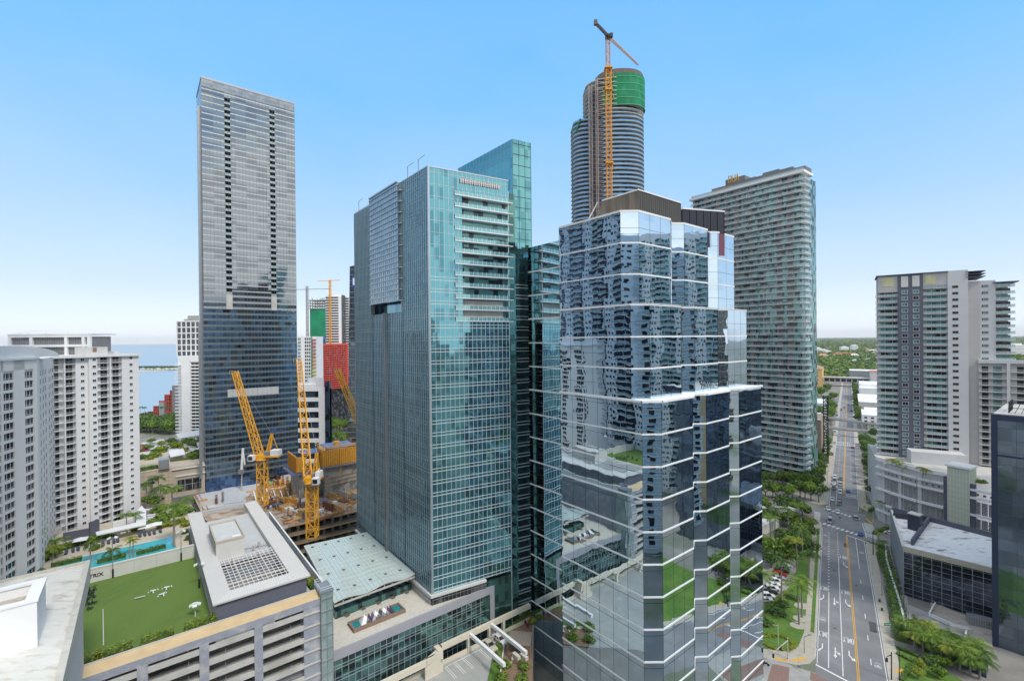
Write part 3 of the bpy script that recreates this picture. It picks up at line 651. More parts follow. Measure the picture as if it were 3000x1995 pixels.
# == mirror tower (stepped, with white bands)
M['mirror'] = glass('mirror_glass', (.62, .75, .84), (.57, .70, .80), metal=1., rough=.012, cw=4.2, chh=3.65, tilt=.004, wob=.008, ws=.3, amt2=.3)
MO = P(1884, 1558, 105)
def mirror():
 t = thing('mirror_tower', 'stepped mirror-glass tower with white bands, reflecting balconies, beside the teal tower', 'tower', (MO.x, MO.y, 0), rz(51.5))
 st = 7.32; zl = 85.4
 zb = [zl - st * k for k in range(1, 12)]
 def prof(d, L=26.): return [(0, L + 0), (0, d), (3.4, d - 2.7), (16.3, d - 2.7), (20.2, d - .5), (23.0, d - 2.4), (34.8, d - 2.3), (37.7, d - .8), (40.2, d - 2.4)]
 lo = prof(0) + [(54, -2.3)]; mi = prof(2.9) + [(51.5, .6)]; up = prof(5.6) + [(50, 3.4)]
 back = [(54, 30), (0, 30)]
 secs = [(lo, 0, zl), (mi, zl, zl + 3 * st), (up, zl + 3 * st, zl + 6 * st)]
 g = MB()
 for i, (p, z0, z1) in enumerate(secs):
  q = p + [(p[-1][0], 33), (7, 33), (0, 26)]
  # walls as separate polygons so that every facet keeps a flat normal
  for a, b in zip(q, q[1:] + q[:1]): g.face([(a[0], a[1], z0), (b[0], b[1], z0), (b[0], b[1], z1), (a[0], a[1], z1)])
 g.build('mirror_wall', M['mirror'], t)
 # roofs of the sections
 for i, (p, z0, z1) in enumerate(secs):
  r = MB(); r.prism([(x, y + .15) for x, y in p] + [(p[-1][0], 32.8), (7.1, 32.8), (.15, 25.9)], z1 - .5, z1 - .2); r.build('roof', M['white'], t)
 # rear steps of the left side
 g = MB(); r = MB()
 s2x, s3x = 7., 13.5
 for x, y0, y1, z1 in ((s2x, 33, 47, zl + 6 * st - 1.0), (s3x, 53, 66, zl + 6 * st - 3.0)):
  g.face([(x, y1, 0), (x, y0, 0), (x, y0, z1), (x, y1, z1)]); g.face([(x, y0, 0), (x - 6, y0 - 6, 0), (x - 6, y0 - 6, z1), (x, y0, z1)]) if x > 10 else None; g.face([(x, y0, 0), (50, y0, 0), (50, y0, z1), (x, y0, z1)]); g.face([(50, y1, 0), (x, y1, 0), (x, y1, z1), (50, y1, z1)])
  r.box(x + .05, 50, y0 + .05, y1, z1 - .4, z1 - .1)
 g.build('rear_mirror_wall', M['mirror'], t); r.build('rear_roof', M['white'], t)
 # white bands, one part each
 for k in range(-11, 7):
  z = zl + st * k;
  if z < 2: continue
  p = lo if k <= 0 else (mi if k <= 3 else up)
  b = MB(); h = .36 if k not in (0, 3, 6) else .5
  for a, c in zip(p, p[1:]):
   a3, c3 = Vector((*a, z)), Vector((*c, z)); d = (c3 - a3).normalized(); n = Vector((d.y, -d.x, 0)) * (.10 if k not in (0,) else .5)
   o = d * .06
   b.face([a3 - o + n, c3 + o + n, c3 + o + n + Vector((0, 0, h)), a3 - o + n + Vector((0, 0, h))])
   b.face([a3 - o, c3 + o, c3 + o + n, a3 - o + n]); b.face([a3 - o + n + Vector((0, 0, h)), c3 + o + n + Vector((0, 0, h)), c3 + o + Vector((0, 0, h)), a3 - o + Vector((0, 0, h))])
  b.build('white_band', M['white'], t)
  for x, y0, y1 in ((s2x, 33, 47), (s3x, 53, 66)):
   b = MB(); zz = z - (1.5 if x < 10 else .8)
   if zz < zl + 6 * st - 4: b.box(x - .1, x, y0, y1, zz, zz + h); b.build('white_band', M['white'], t)
 # ledge where the tower widens
 for (p, q, z) in ((lo, mi, zl), (mi, up, zl + 3 * st)):
  r = MB()
  for i in range(len(p) - 1):
   r.face([(p[i][0], p[i][1] - .25, z + .38), (p[i+1][0], p[i+1][1] - .25, z + .38), (q[i+1][0], q[i+1][1], z + .38), (q[i][0], q[i][1], z + .38)])
  r.build('setback_ledge', M['white'], t)
 # thin dark joints
 j = MB()
 for (p, z0, z1) in secs:
  for a, c in zip(p, p[1:]):
   a3, c3 = Vector((*a, 0)), Vector((*c, 0)); d = c3 - a3; n = max(1, round(d.length / 4.2)); nn_ = Vector((d.y, -d.x, 0)).normalized()
   for i in range(n + 1):
    q = a3 + d * (i / n); dd = d.normalized() * .03
    o = nn_ * .02
    j.face([q - dd + o + Vector((0, 0, z0)), q + dd + o + Vector((0, 0, z0)), q + dd + o + Vector((0, 0, z1)), q - dd + o + Vector((0, 0, z1))])
  z = z0 + st / 2
  while z < z1:
   for a, c in zip(p, p[1:]):
    a3, c3 = Vector((*a, z)), Vector((*c, z)); d = (c3 - a3).normalized(); o = Vector((d.y, -d.x, 0)) * .02; u = Vector((0, 0, .035))
    j.face([a3 + o - u, c3 + o - u, c3 + o + u, a3 + o + u])
   z += st
 for x, y0, y1 in ((s2x, 33, 47), (s3x, 53, 66)):
  for y in frange(y0, y1, 4.2): j.box(x - .02, x, y - .03, y + .03, 0, 124)
 j.build('panel_joints', M['black'], t)
 # rooftop boxes
 zt = zl + 6 * st
 def loc(px, py, z):
  p = G(px, py, z); d = p - Vector((MO.x, MO.y, 0)); a = R_(51.5)
  return (d.x * math.sin(a) + d.y * math.cos(a), -d.x * math.cos(a) + d.y * math.sin(a))
 M['rust'] = mat('brown_cladding', (.23, .19, .145), .7, .2, var=.15, scale=.6, col2=(.16, .12, .09), amt2=.45, s2=.5, stretch=(1, 1, .12))
 M['darkclad'] = mat('dark_cladding', (.095, .088, .08), .6, .3, var=.08, scale=2, stretch=(1, 1, .05))
 c = P(1869, 558, 116); cc = c - Vector((MO.x, MO.y, 0)); a = R_(51.5); cx_, cy_ = cc.x * math.sin(a) + cc.y * math.cos(a), -cc.x * math.cos(a) + cc.y * math.sin(a)
 xr = cx_ + hit(c, 51.5, 1994, 596)[0]; yl = cy_ + hit(c, -38.5, 1764, 587)[0]; zz = c.z
 h = MB(); i = [(cx_, cy_), (xr, cy_), (xr, yl), (cx_, yl)]
 h.face([(cx_, cy_, zt - 1), (xr, cy_, zt - 1), (xr, cy_, zz), (cx_, cy_, zz)], 1)
 h.face([(cx_, yl + 3, zt - 1), (cx_, cy_, zt - 1), (cx_, cy_, zz), (cx_, yl, zz)], 0)
 h.face([(xr, cy_, zt - 1), (xr, yl, zt - 1), (xr, yl, zz), (xr, cy_, zz)], 1)
 h.face([(xr, yl, zt - 1), (cx_, yl + 3, zt - 1), (cx_, yl, zz), (xr, yl, zz)], 1)
 h.face([(cx_, cy_, zz - .01), (xr, cy_, zz - .01), (xr, yl, zz - .01), (cx_, yl, zz - .01)], 1)
 h.build('penthouse', [M['rust'], M['darkclad']], t)
 h = MB()
 for x in frange(cx_, xr, .9): h.box(x, x + .1, cy_ - .08, cy_, zt - .2, zz - .1)
 h.build('cladding_ribs', M['darkclad'], t)
 h = MB(); h.box(cx_ - .2, xr + .2, cy_ - .2, cy_ + .2, zz, zz + .3); h.box(cx_ - .2, cx_ + .2, cy_ + .2, yl, zz, zz + .3); h.box(xr - .2, xr + .2, cy_ + .2, yl, zz, zz + .3); h.build('penthouse_coping', M['white'], t)
 h = MB(); h.box(cx_ - 3.6, cx_ - 3.3, yl - 1, yl + 1, zt, zt + .1); h.bar((cx_ - .1, yl + 1.5, zz), (cx_ - 2.6, yl + 4.5, zt), .5, .3); h.build('sloping_strut', M['concl'], t)
 c2 = P(1999, 613, 130); e = hit(c2, 75, 2121, 611)[0]; b = go(c2, 75, e); z2 = P(1999, 613, 130).z
 R = lambda p: ((p[0]-MO.x) * math.sin(a) + (p[1]-MO.y) * math.cos(a), -(p[0]-MO.x) * math.cos(a) + (p[1]-MO.y) * math.sin(a))
 h = MB(); h.prism([R(c2), R(b), R(go(b, -15, 12)), R(go(c2, -15, 12))], zt - 4, z2); h.build('rear_penthouse', mat('black_panels', (.028, .03, .045), .25, .3, var=.1), t)
 h = MB(); h.prism([R(go(c2, 75, 0, -.15)), R(go(b, 75, .2, -.15)), R(go(b, 75, .2, .3)), R(go(c2, 75, 0, .3))], z2, z2 + .35)
 h.build('rear_coping', M['white'], t)
 h = MB()
 for k in range(7):
  q = go(c2, 75, e * k / 6, -.02); q2 = go(q, 75, .12, 0); h.prism([R(q), R(q2), R(go(q2, -15, .1)), R(go(q, -15, -.12))], zt - 4, z2 - .05)
 q = go(c2, 75, 0, -.1); h.prism([R(q), R(go(q, 75, e)), R(go(q, 75, e, .08)), R(go(q, 75, 0, .08))], z2 - 6.2, z2 - 6.0)
 h.build('panel_ribs', M['black'], t)
 q = go(c2, 75, e * .79, -.12); h = MB(); h.prism([R(q), R(go(q, 75, e * .21)), R(go(q, 75, e * .21, .1)), R(go(q, 75, 0, .1))], z2 - 12.5, z2 - 6.3); h.build('plum_panel', mat('plum_paint', (.17, .055, .085), .6, var=.15, scale=1, stretch=(1, 1, .1)), t)
mirror()
# == balcony tower with grey penthouse (right of the mirror tower)
M['greywall'] = mat('grey_brown_wall', (.27, .25, .245), .85, var=.1, scale=.3)
M['pgrey'] = mat('penthouse_grey', (.16, .165, .175), .8, var=.06)
def lux():
 Y = 313.; o = P(2350, 990, Y); zt = P(2350, 508, Y).z; L = hit(o, -38.5, 2030, 592)[0]; D = 26.
 A = go(o, -38.5, L); t = thing('balcony_tower', 'long residential tower with full-width white balcony slabs and a dark grey penthouse', 'tower', (A.x, A.y, 0), rz(141.5))
 fl = 4.13; n = int(zt / fl)
 g = MB(); g.box(0, L, 0, D, 0, zt - .3); g.build('glass_wall', M['wint'], t)
 rnd = random.Random(5); g = MB(); xs = []; x = 0
 while x < L - 3:
  w = rnd.choice((1.2, 2.2, 3.4)); g.box(x, x + w, -.08, 0, 4, zt - .4); xs.append(x); x += w + rnd.choice((3.4, 4.6, 6.2, 7.5))
 g.build('wall_piers', M['greywall'], t)
 g = MB()
 for x in frange(1, L, 1.55): g.box(x - .05, x + .05, -.05, 0, 4, zt - .4)
 g.build('window_mullions', M['steel'], t)
 # balcony slabs with a kinked outer edge, alternating
 step = [frange(0, L - 6, 9.5), frange(4, L - 6, 11.)]
 def slab(kind):
  pts = [(-1.5, 0)]; r2 = random.Random(kind); x = -1.5
  while x < L - 6:
   d = r2.choice((1.5, 2.3, 3.0)); pts += [(x, -d), (x + r2.uniform(5, 9), -d - .7)]; x = pts[-1][0] + .4
  pts += [(L + 3.2, -2.6), (L + 3.2, 5 + kind * 2), (L, 12), (L, 0)]
  return pts
 me = []
 for k in range(3):
  p = slab(k); m = MB(); m.prism(p, -.3, 0)
  e = p[1:-2]
  for a, b in zip(e, e[1:]):
   if (Vector(a) - Vector(b)).length < 1.2: continue
   m.bar((a[0], a[1] + .1, 1.2), (b[0], b[1] + .1, 1.2), .08, .08, 0)
   m.face([(a[0], a[1] + .1, .05), (b[0], b[1] + .1, .05), (b[0], b[1] + .1, 1.15), (a[0], a[1] + .1, 1.15)], 1)
  me.append(m.mesh('balcony_slab', [M['white'], M['railglass']]))
 for k in range(1, n):
  obj('balcony_slab', me[k % 3] if k % 5 else me[(k * 7) % 3], t, loc=(0, 0, zt - fl * k))
 # open balcony things: dark recess panels where doors stand open
 rp = Rep(t, 'window', [(lambda m: (m.box(0, 3.0, -.1, 0, 0, 3.3), m)[1])(MB()).mesh('window', M['wind'])])
 for k in range(1, n):
  for _ in range(3): rp.add((rnd.uniform(1, L - 5), 0, zt - fl * k), 0, (rnd.choice((.6, 1, 1.5)), 1, 1))
 rp.done()
 m = MB(); m.prism([(-2, -2.4), (L + 3, -3.2), (L + 3, D * .5), (0, D)], zt - .3, zt + 1.4); m.build('roof_fascia', M['white'], t)
 def hx(px, py): return L - hit(o, -38.5, px, py)[0]
 def hz(px, py): return hit(o, -38.5, px, py)[1]
 for a, b, yy in ((2112, 2168, 536), (2167, 2200, 534), (2200, 2222, 527), (2220, 2268, 516), (2268, 2308, 507), (2308, 2344, 503)):
  m = MB(); m.box(hx(a, yy) + 2, hx(b, yy) + 2, 3, 14, zt, hz(a, yy) + 2.0); m.build('penthouse_block', M['pgrey'], t)
 m = MB(); m.box(hx(2083, 575), hx(2140, 565), 1, 9, zt + 1.2, zt + 5.5); m.build('roof_canopy', mat('roof_timber', (.25, .17, .11), .8), t)
 m = MB(); m.box(0, L + 2.6, -2.2, -2.15, zt + 1.4, zt + 2.9); m.build('roof_balustrade', M['railglass'], t)
 # lettering
 x0 = hx(2122, 535) + 2; x1 = hx(2154, 532) + 2; z0 = hz(2122, 540) + .8; h = 5.2; wl = (x1 - x0) / 3
 gl = {'D': [(0,0,0,1),(0,1,.6,.9),(.6,.9,.75,.5),(.75,.5,.6,.1),(.6,.1,0,0)], 'U': [(0,1,0,.1),(0,.1,.4,0),(.4,0,.75,.1),(.75,.1,.75,1)], 'A': [(0,0,.38,1),(.38,1,.78,0),(.15,.4,.62,.4)]}
 m = MB()
 for i, c in enumerate('DUA'):
  for (a, b, c_, d) in gl[c]: m.bar((x0 + (i + a) * wl, 2.85, z0 + b * h), (x0 + (i + c_) * wl, 2.85, z0 + d * h), .6, .6)
 m.build('roof_sign', mat('gold_letters', (.62, .36, .08), .4, var=0), t)
 # dark base under the building
 m = MB(); m.box(0, L, -.3, D, 0, 6); m.build('base_wall', M['wind'], t)
 # tower right behind with blue glass
 Y = 345.; o2 = P(2363, 990, Y); z2 = P(2363, 562, Y).z; w = P(2386, 990, Y).x - o2.x
 t = thing('slim_tower', 'slim blue-glass tower with staggered white balconies and a white cylinder crown, behind the balcony tower', 'tower', (o2.x, o2.y, 0), R_(8))
 m = MB(); m.box(-6, w * .72, 0, 20, 0, z2 - 17); m.build('glass_wall', glass('deep_blue', (.05, .10, .22), (.03, .05, .10), metal=.6, cw=2, chh=3.4), t)
 m = MB(); m.tube((w * .35, 8, z2 - 17), (w * .35, 8, z2), w * .62, n=28); m.build('crown_drum', M['white'], t)
 m = MB(); m.box(-.4, w * .98, -.2, .5, z2 - 22, z2 - 17.2); m.build('crown_band', M['wind'], t)
 m1 = MB(); m1.prism([(-3, 0), (-3, -1.6), (w, -1.2), (w + .6, 5), (w * .7, 6)], -.7, .25); m1 = m1.mesh('balcony_slab', M['white'])
 m2 = MB(); m2.prism([(-3, 0), (-3, -1.6), (w * .8, -2), (w + 1.4, 1), (w * .7, 6)], -.35, .1); m2 = m2.mesh('balcony_slab', M['white'])
 for k, z in enumerate(frange(12, z2 - 22, 4.1)): obj('balcony_slab', (m1, m2)[k % 2], t, loc=(0, 0, z))
lux()
# == curved tower under construction with green netting
def curved():
 Y = 345.; o = P(1782, 990, Y); zt = P(1830, 224, Y).z
 t = thing('unfinished_tower', 'tall curved tower under construction with wavy white balconies and green netting round its top', 'tower', (o.x, o.y, 0))
 xl, xr = P(1680, 600, Y).x - o.x, P(1888, 600, Y).x - o.x
 # plan outline (camera side first): a rounded left lobe, a shallow waist behind the mast, a rounded right lobe
 W = lambda a: P(a, 400, Y).x - o.x
 def outline(x0, x1, grow=0., n=40):
  pts = []
  for i in range(n + 1):
   u = i / n; x = x0 + (x1 - x0) * u
   e = lambda a, b: max(0., 1 - abs(2 * (x - a) / (b - a) - 1) ** 2.5) ** .6
   if x0 < W(1710): y = max(8 * e(x0, W(1778)), 13 * e(W(1728), x1))
   else: y = 13 * e(x0, x1)
   pts.append((x, -y - grow))
  return pts + [(x1, 14), (x1 - 6, 22), (x0 + 6, 22), (x0, 14)]
 step = 3.08; z = 20.
 zl = P(1680, 365, Y).z; zm = P(1720, 285, Y).z; zn = P(1830, 325, Y).z
 g = MB(); c = outline(xl + 2.2, xr - 2.2, -2.2); g.prism(c, 0, zl);
 c2 = [(x, y) for x, y in c if x > W(1722)];
 g.prism([(x, y) for x, y in outline(W(1716) + 1, xr - 2.2, -2.2)], zl, zm); g.prism([(x, y) for x, y in outline(W(1745) + 1, xr - 2.2, -2.2)], zm, zt - 4)
 g.build('glass_wall', glass('tower_blue', (.12, .22, .34), (.03, .05, .08), metal=.6, cw=2.2, chh=3.08, tilt=.03, amt2=.45), t)
 full = outline(xl, xr); m = MB(); m.prism(full, -.22, 0); p = full[:41]
 for a, b in zip(p, p[1:]): m.face([(a[0], a[1] + .15, 0), (b[0], b[1] + .15, 0), (b[0], b[1] + .15, 1.05), (a[0], a[1] + .15, 1.05)], 1)
 sm = m.mesh('balcony_slab', [M['concl'], mat('railing_blue', (.16, .32, .52), .15, .3, var=0)])
 m = MB(); up = outline(W(1716), xr); m.prism(up, -.35, 0); su = m.mesh('balcony_slab', [M['slab']])
 zz = 60.
 while zz < zt - 6:
  obj('balcony_slab', sm if zz < zl else su, t, loc=(0, 0, zz))
  zz += step
 m = MB(); m.prism(outline(W(1745) + .4, xr - .4), zt - 5, zt - 1.5); m.build('top_slab', mat('dark_concrete', (.16, .13, .12), .9), t)
 # green netting wraps the upper right lobe
 net = mat('green_netting', (.008, .20, .085), .8, var=.3, scale=.3, col2=(.015, .27, .13), amt2=.35, s2=.3, stretch=(1, 1, .3))
 m = MB(); pr = [q for q in outline(W(1757), xr + .6, .8)[:41]];
 for a, b in zip(pr, pr[1:]):
  zb = zn - 2
  m.face([(a[0], a[1], zb), (b[0], b[1], zb), (b[0], b[1], zt - 5), (a[0], a[1], zt - 5)])
 m.face([(pr[-1][0], pr[-1][1], zn - 2), (pr[-1][0] - 1, 14, zn - 2), (pr[-1][0] - 1, 14, zt - 5), (pr[-1][0], pr[-1][1], zt - 5)])
 m.build('netting', net, t)
 m = MB()
 for z in frange(zn - 2, zt - 5, 5.0):
  for a, b in zip(pr, pr[1:]): m.bar((a[0], a[1] - .1, z), (b[0], b[1] - .1, z), .2, .35)
 m.build('netting_edge', mat('green_edge', (.10, .45, .24), .8, var=0), t)
 m = MB(); q = [(W(1757), -11), (W(1781), -12.2)]; m.face([(q[0][0], q[0][1], zn - 1), (q[1][0], q[1][1], zn - 1), (q[1][0], q[1][1], zt - 12), (q[0][0] + .3, q[0][1], zt - 16)]); m.build('netting', net, t)
 m = MB(); m.face([(xl - .4, 3, zl - 4), (xl + 2, -5.5, zl - 7), (xl + 5, -8.0, zl + 1), (xl + .5, 3, zl + 2)]); m.build('netting', net, t)
 # hoist mast and blue formwork strip up the waist
 m = MB(); m.box(W(1724), W(1760), -9.6, -4, 20, zm - 2); m.box(W(1741), W(1760), -9.6, -4, zm - 2, zt - 8)
 m.build('hoist_zone', mat('blue_shutter', (.035, .05, .13), .7, var=.3, scale=1.5, col2=(.14, .10, .09), amt2=.5, s2=.25), t)
 m = MB(); m.lattice((W(1722), -12, 20), (W(1722), -12, zm + 2), 2.2, step=2.6, ch=.3, br=.18); m.lattice((W(1740), -12, 20), (W(1740), -12, zt - 8), 1.6, step=2.6, ch=.25, br=.15)
 m.build('hoist_mast', mat('hoist_grey', (.38, .34, .31), .6, .3), t)
 m = MB()
 for z in frange(24, zm, step): m.box(W(1724), W(1760), -11.2, -10.6, z, z + .4)
 for z in frange(zm, zt - 8, step * 1.5): m.box(W(1741), W(1762), -11.2, -10.6, z, z + .5)
 m.build('scaffold_decks', mat('scaffold_wood', (.30, .25, .20), .9), t)
 for px, py, w in ((1717, 270, 3.0), (1733, 306, 2.6)):
  c = P(px, py, Y - 11) - o; m = MB(); m.box(c.x - w, c.x + w, c.y - 1.4, c.y + 1.2, c.z - 3.5, c.z + 2.4); m.box(c.x - w * .5, c.x + w * .4, c.y - 1.46, c.y - 1.4, c.z - 2.5, c.z + 1.6, 1)
  m.build('hoist_cage', [mat('hoist_red', (.42, .08, .03), .6), M['white']], t)
 # crane
 Y2 = 322.; c = P(1788, 900, Y2); top = P(1783, 112, Y2); t = thing('tower_crane', 'yellow tower crane standing in front of the curved green-netted tower', 'crane', (c.x, c.y, 0))
 zc = top.z
 m = MB(); m.lattice((0, 0, 0), (0, 0, P(0, 225, Y2).z), 3.4, step=3.2, ch=.36, br=.2); m.build('mast', mat('orange_mast', (.68, .29, .02), .6, var=.15), t)
 m = MB(); m.lattice((0, 0, P(0, 225, Y2).z), (0, 0, zc), 2.5, step=2.8, ch=.3, br=.16); m.build('upper_mast', mat('crane_rust', (.55, .22, .06), .6, var=.2), t)
 m = MB()
 for py in (219, 283, 497): z = P(0, py, Y2).z; m.box(-2.6, 2.6, -2.6, 2.6, z - .4, z + .4); m.bar((1, 0, z), (7, 12, z), .5)
 m.build('tie_collar', M['orange'], t)
 m = MB(); m.tube((0, 0, zc - .5), (0, 0, zc + 2), 1.9, n=12); m.box(1, 3, -2.5, 0, zc - .5, zc + 2); m.build('slewing_cab', M['black'], t)
 jt = P(1870, 190, Y2 + 60) - Vector((c.x, c.y, 0)); ct = P(1745, 66, Y2 - 22) - Vector((c.x, c.y, 0))
 m = MB(); m.lattice((0, 0, zc + 2), jt, 1.9, 1.1, step=2.4, ch=.3, br=.16, tri=True); m.build('jib', mat('jib_pink', (.55, .36, .25), .6), t)
 M['rust2c'] = mat('counterweight_brown', (.13, .09, .07), .8)
 m = MB(); m.lattice((0, 0, zc + 2), ct, 1.8, 1.5, step=2.4, ch=.35, br=.3, tri=True); m.build('counter_jib', mat('counter_jib_dark', (.12, .09, .07), .6), t)
 m = MB(); m.box(ct.x - 1, ct.x + 1, ct.y - 1, ct.y + 1, ct.z - 1.8, ct.z + 1.2); m.build('counterweight', M['rust2c'], t)
curved()
# == right residential tower (slate stripes)
M['slate'] = mat('slate_paint', (.105, .115, .15), .8, var=.06, scale=.2)
M['resg'] = mat('warm_grey_render', (.46, .445, .44), .85, var=.06, scale=.2)
M['resl'] = mat('light_grey_render', (.56, .56, .57), .85, var=.05, scale=.2)
def resid():
 Y = 265.; o = P(2573, 990, Y); AZ = 126.; fl = 3.41
 t = thing('apartment_tower', 'tall apartment tower with two slate blue stripes and white railed balconies, right of the avenue', 'tower', (o.x, o.y, 0), rz(AZ))
 X = lambda px, py=990: hit(o, AZ, px, py)[0]
 Z = lambda px, py: hit(o, AZ, px, py)[1]
 zt = Z(2574, 812); zb = 26.
 cols = [0, X(2631), X(2705), X(2777), X(2837)]
 z2 = Z(2837, 790)
 m = MB(); m.box(cols[0], cols[1], 1.8, 22, zb, zt - 9); m.box(cols[2], cols[3], 1.8, 22, zb, zt - 7); m.box(cols[0], cols[1], 0, 22, zt - 9, zt); m.box(cols[2], cols[3], 0, 22, zt - 6.5, zt + .3)
 m.build('recessed_wall', M['resg'], t)
 m = MB(); m.box(cols[1], cols[2], -.4, 22, zb, zt + .1); m.build('slate_wall', M['slate'], t)
 m = MB(); m.box(cols[3], cols[4], -.3, 22, zb, z2); m.build('pale_wall', M['resl'], t)
 m = MB(); m.box(-.8, cols[3] + .2, -1, 22, zt + .32, zt + .7); m.build('roof_edge', M['slate'], t)
 # sash windows on slate and pale walls
 wa = window_mesh(2.4, 1.9, fm=M['rail'], gm=M['wint']); wb = window_mesh(2.4, 1.9, fm=M['rail'], gm=M['wind'])
 rp = Rep(t, 'window', [wa, wb]); rnd = random.Random(2)
 for px, y in ((2651, -.4), (2684, -.4)):
  for z in frange(zb + 1.2, zt - 9, fl): rp.add((X(px), y, z), 0, (1, 1, 1), rnd.choice((0, 0, 0, 1)))
 rp.done()
 rp = Rep(t, 'window', [window_mesh(2.3, 1.3, .06, .05, M['concl'], M['dark'])])
 for z in frange(zb + 3, z2 - 9, fl): rp.add((X(2799), -.3, z))
 rp.done()
 for px in (2651, 2684):
  m = MB(); m.box(X(px) - 1.5, X(px) + 1.5, -.5, -.4, zt - 6.5, zt - .6); m.build('cream_panel', M['offwhite'], t)
 for a, b in ((2587, 2620), (2712, 2742)):
  m = MB(); m.box(X(a), X(b), -.12, 0, zt - 5.6, zt - 1); m.build('cream_louvre', mat('cream_louvre', (.58, .55, .34), .8), t)
 # balconies + glazing per bay
 for (c0, c1, zz) in ((cols[0], cols[1], zt - 9), (cols[2], cols[3], zt - 7)):
  w = c1 - c0; bm = balcony_mesh(w - .1, 1.9, 'glass', .28, h=1.15); rp = Rep(t, 'balcony', bm)
  gm = Rep(t, 'glass_door', [(lambda q: (q.box(-2.0, 2.0, -.06, 0, 0, 2.6), q.box(-.06, .06, -.1, -.06, 0, 2.6, 1), q)[2])(MB()).mesh('glass_door', [mm, M['rail']]) for mm in (M['wint'], M['wind'])])
  for z in frange(zb + .2, zz, fl):
   rp.add(((c0 + c1) / 2, 1.8, z));
   for f in (.36, .74): gm.add((c0 + w * f, 1.8, z), 0, (1, 1, 1), rnd.choice((0, 1)))
  rp.done(); gm.done()
 m = MB();
 for z in frange(zb + .2, zt - 9, fl): m.box(-1.1, 0, -.3, 3, z - .28, z); m.box(-1.15, -1.08, -.3, 3, z, z + 1.1)
 m.build('side_balconies', M['rail'], t)
 # pale core with stepped top, recess, right wing
 m = MB(); m.box(cols[4], cols[4] + 4.6, 1.2, 22, zb, z2 - 6); m.build('return_wall', M['resg'], t)
 m = MB();
 for k in range(3): m.box(cols[4] - 1, cols[4] + 6.5, -.6, 22, z2 - 1.2 - k * 1.4, z2 - .9 - k * 1.4)
 m.build('top_fins', M['slate'], t)
 x5, x6, x7 = cols[4] + 4.6, X(2921), X(2960); z3 = Z(2900, 822)
 m = MB(); m.box(x5, x6, 2.4, 24, zb, z3 + .3); m.build('wing_wall', M['resl'], t)
 m = MB(); m.box(x6, x7, 4, 24, zb, z3 - 2); m.build('wing_recess', M['resg'], t)
 m = MB(); m.box(x6 - 1, x7 + 3.5, 1.4, 24, z3 - 1.2, z3 - .7); m.build('wing_roof', M['slate'], t)
 rp = Rep(t, 'window', [window_mesh(1.9, 1.3, .06, .05, M['concl'], M['wind']), window_mesh(1.9, 1.3, .06, .05, M['concl'], M['wint'])])
 for z in frange(zb + 30, z3 - 3, fl):
  rp.add((x5 + 1.8, 2.4, z)); rp.add((x6 - 3.6, 2.4, z), v=1)
 rp.done()
 w = x7 - x6; rp = Rep(t, 'balcony', balcony_mesh(w + 2.2, 2.0, 'glass', .28, h=1.15))
 gm = Rep(t, 'glass_door', [(lambda q: (q.box(-3.2, 3.2, -.06, 0, 0, 2.6), q)[1])(MB()).mesh('glass_door', [M['wint']]), (lambda q: (q.box(-3.2, 3.2, -.06, 0, 0, 2.6), q)[1])(MB()).mesh('glass_door', [M['wind']])])
 for z in frange(zb + 30, z3 - 3, fl): rp.add(((x6 + x7) / 2 + 1.1, 4, z)); gm.add(((x6 + x7) / 2, 4, z), v=rnd.randint(0, 1))
 rp.done(); gm.done()
 # lower wing with rows of white balconies
 x8 = X(3010, 1060); zl = Z(2930, 1060)
 t2 = thing('apartment_block', 'lower grey apartment block with continuous white railed balconies at the right edge', 'building', tuple(go(o, AZ, x5 - 1.0, -0.0)), rz(AZ))
 W = x8 - x5 + 6
 m = MB(); m.box(0, W, -1.0, 2.2, zl - .8, zl + .9); m.build('roof_parapet', M['resl'], t2)
 m = MB(); m.box(.1, W, .6, 2.2, zb, zl - .8); m.build('wall', M['resg'], t2)
 m = MB(); m.box(X(2956) - x5, X(2956) - x5 + 1.2, -1.1, .6, zb, zl - .8); m.build('pier', M['resl'], t2)
 rp = Rep(t2, 'balcony', balcony_mesh(X(2956) - x5 - .2, 1.8, 'bars', .28, h=1.15)); r2 = Rep(t2, 'balcony', balcony_mesh(W - (X(2956) - x5) - 1.4, 1.8, 'bars', .28, h=1.15))
 gm = Rep(t2, 'glass_door', [(lambda q: (q.box(-1.2, 1.2, -.06, 0, 0, 2.6), q)[1])(MB()).mesh('glass_door', [mm]) for mm in (M['wind'], M['wint'])])
 for z in frange(zb + .5, zl - 3, fl):
  xm = X(2956) - x5; rp.add((xm / 2, .6, z)); r2.add(((W + xm) / 2 + .5, .6, z)); gm.add((2.6, .6, z)); gm.add((7.5, .6, z), v=1); gm.add((xm - 3.5, .6, z), v=1); gm.add((xm + 5, .6, z), v=0); gm.add((xm + 9, .6, z), v=1)
 rp.done(); r2.done(); gm.done()
resid()
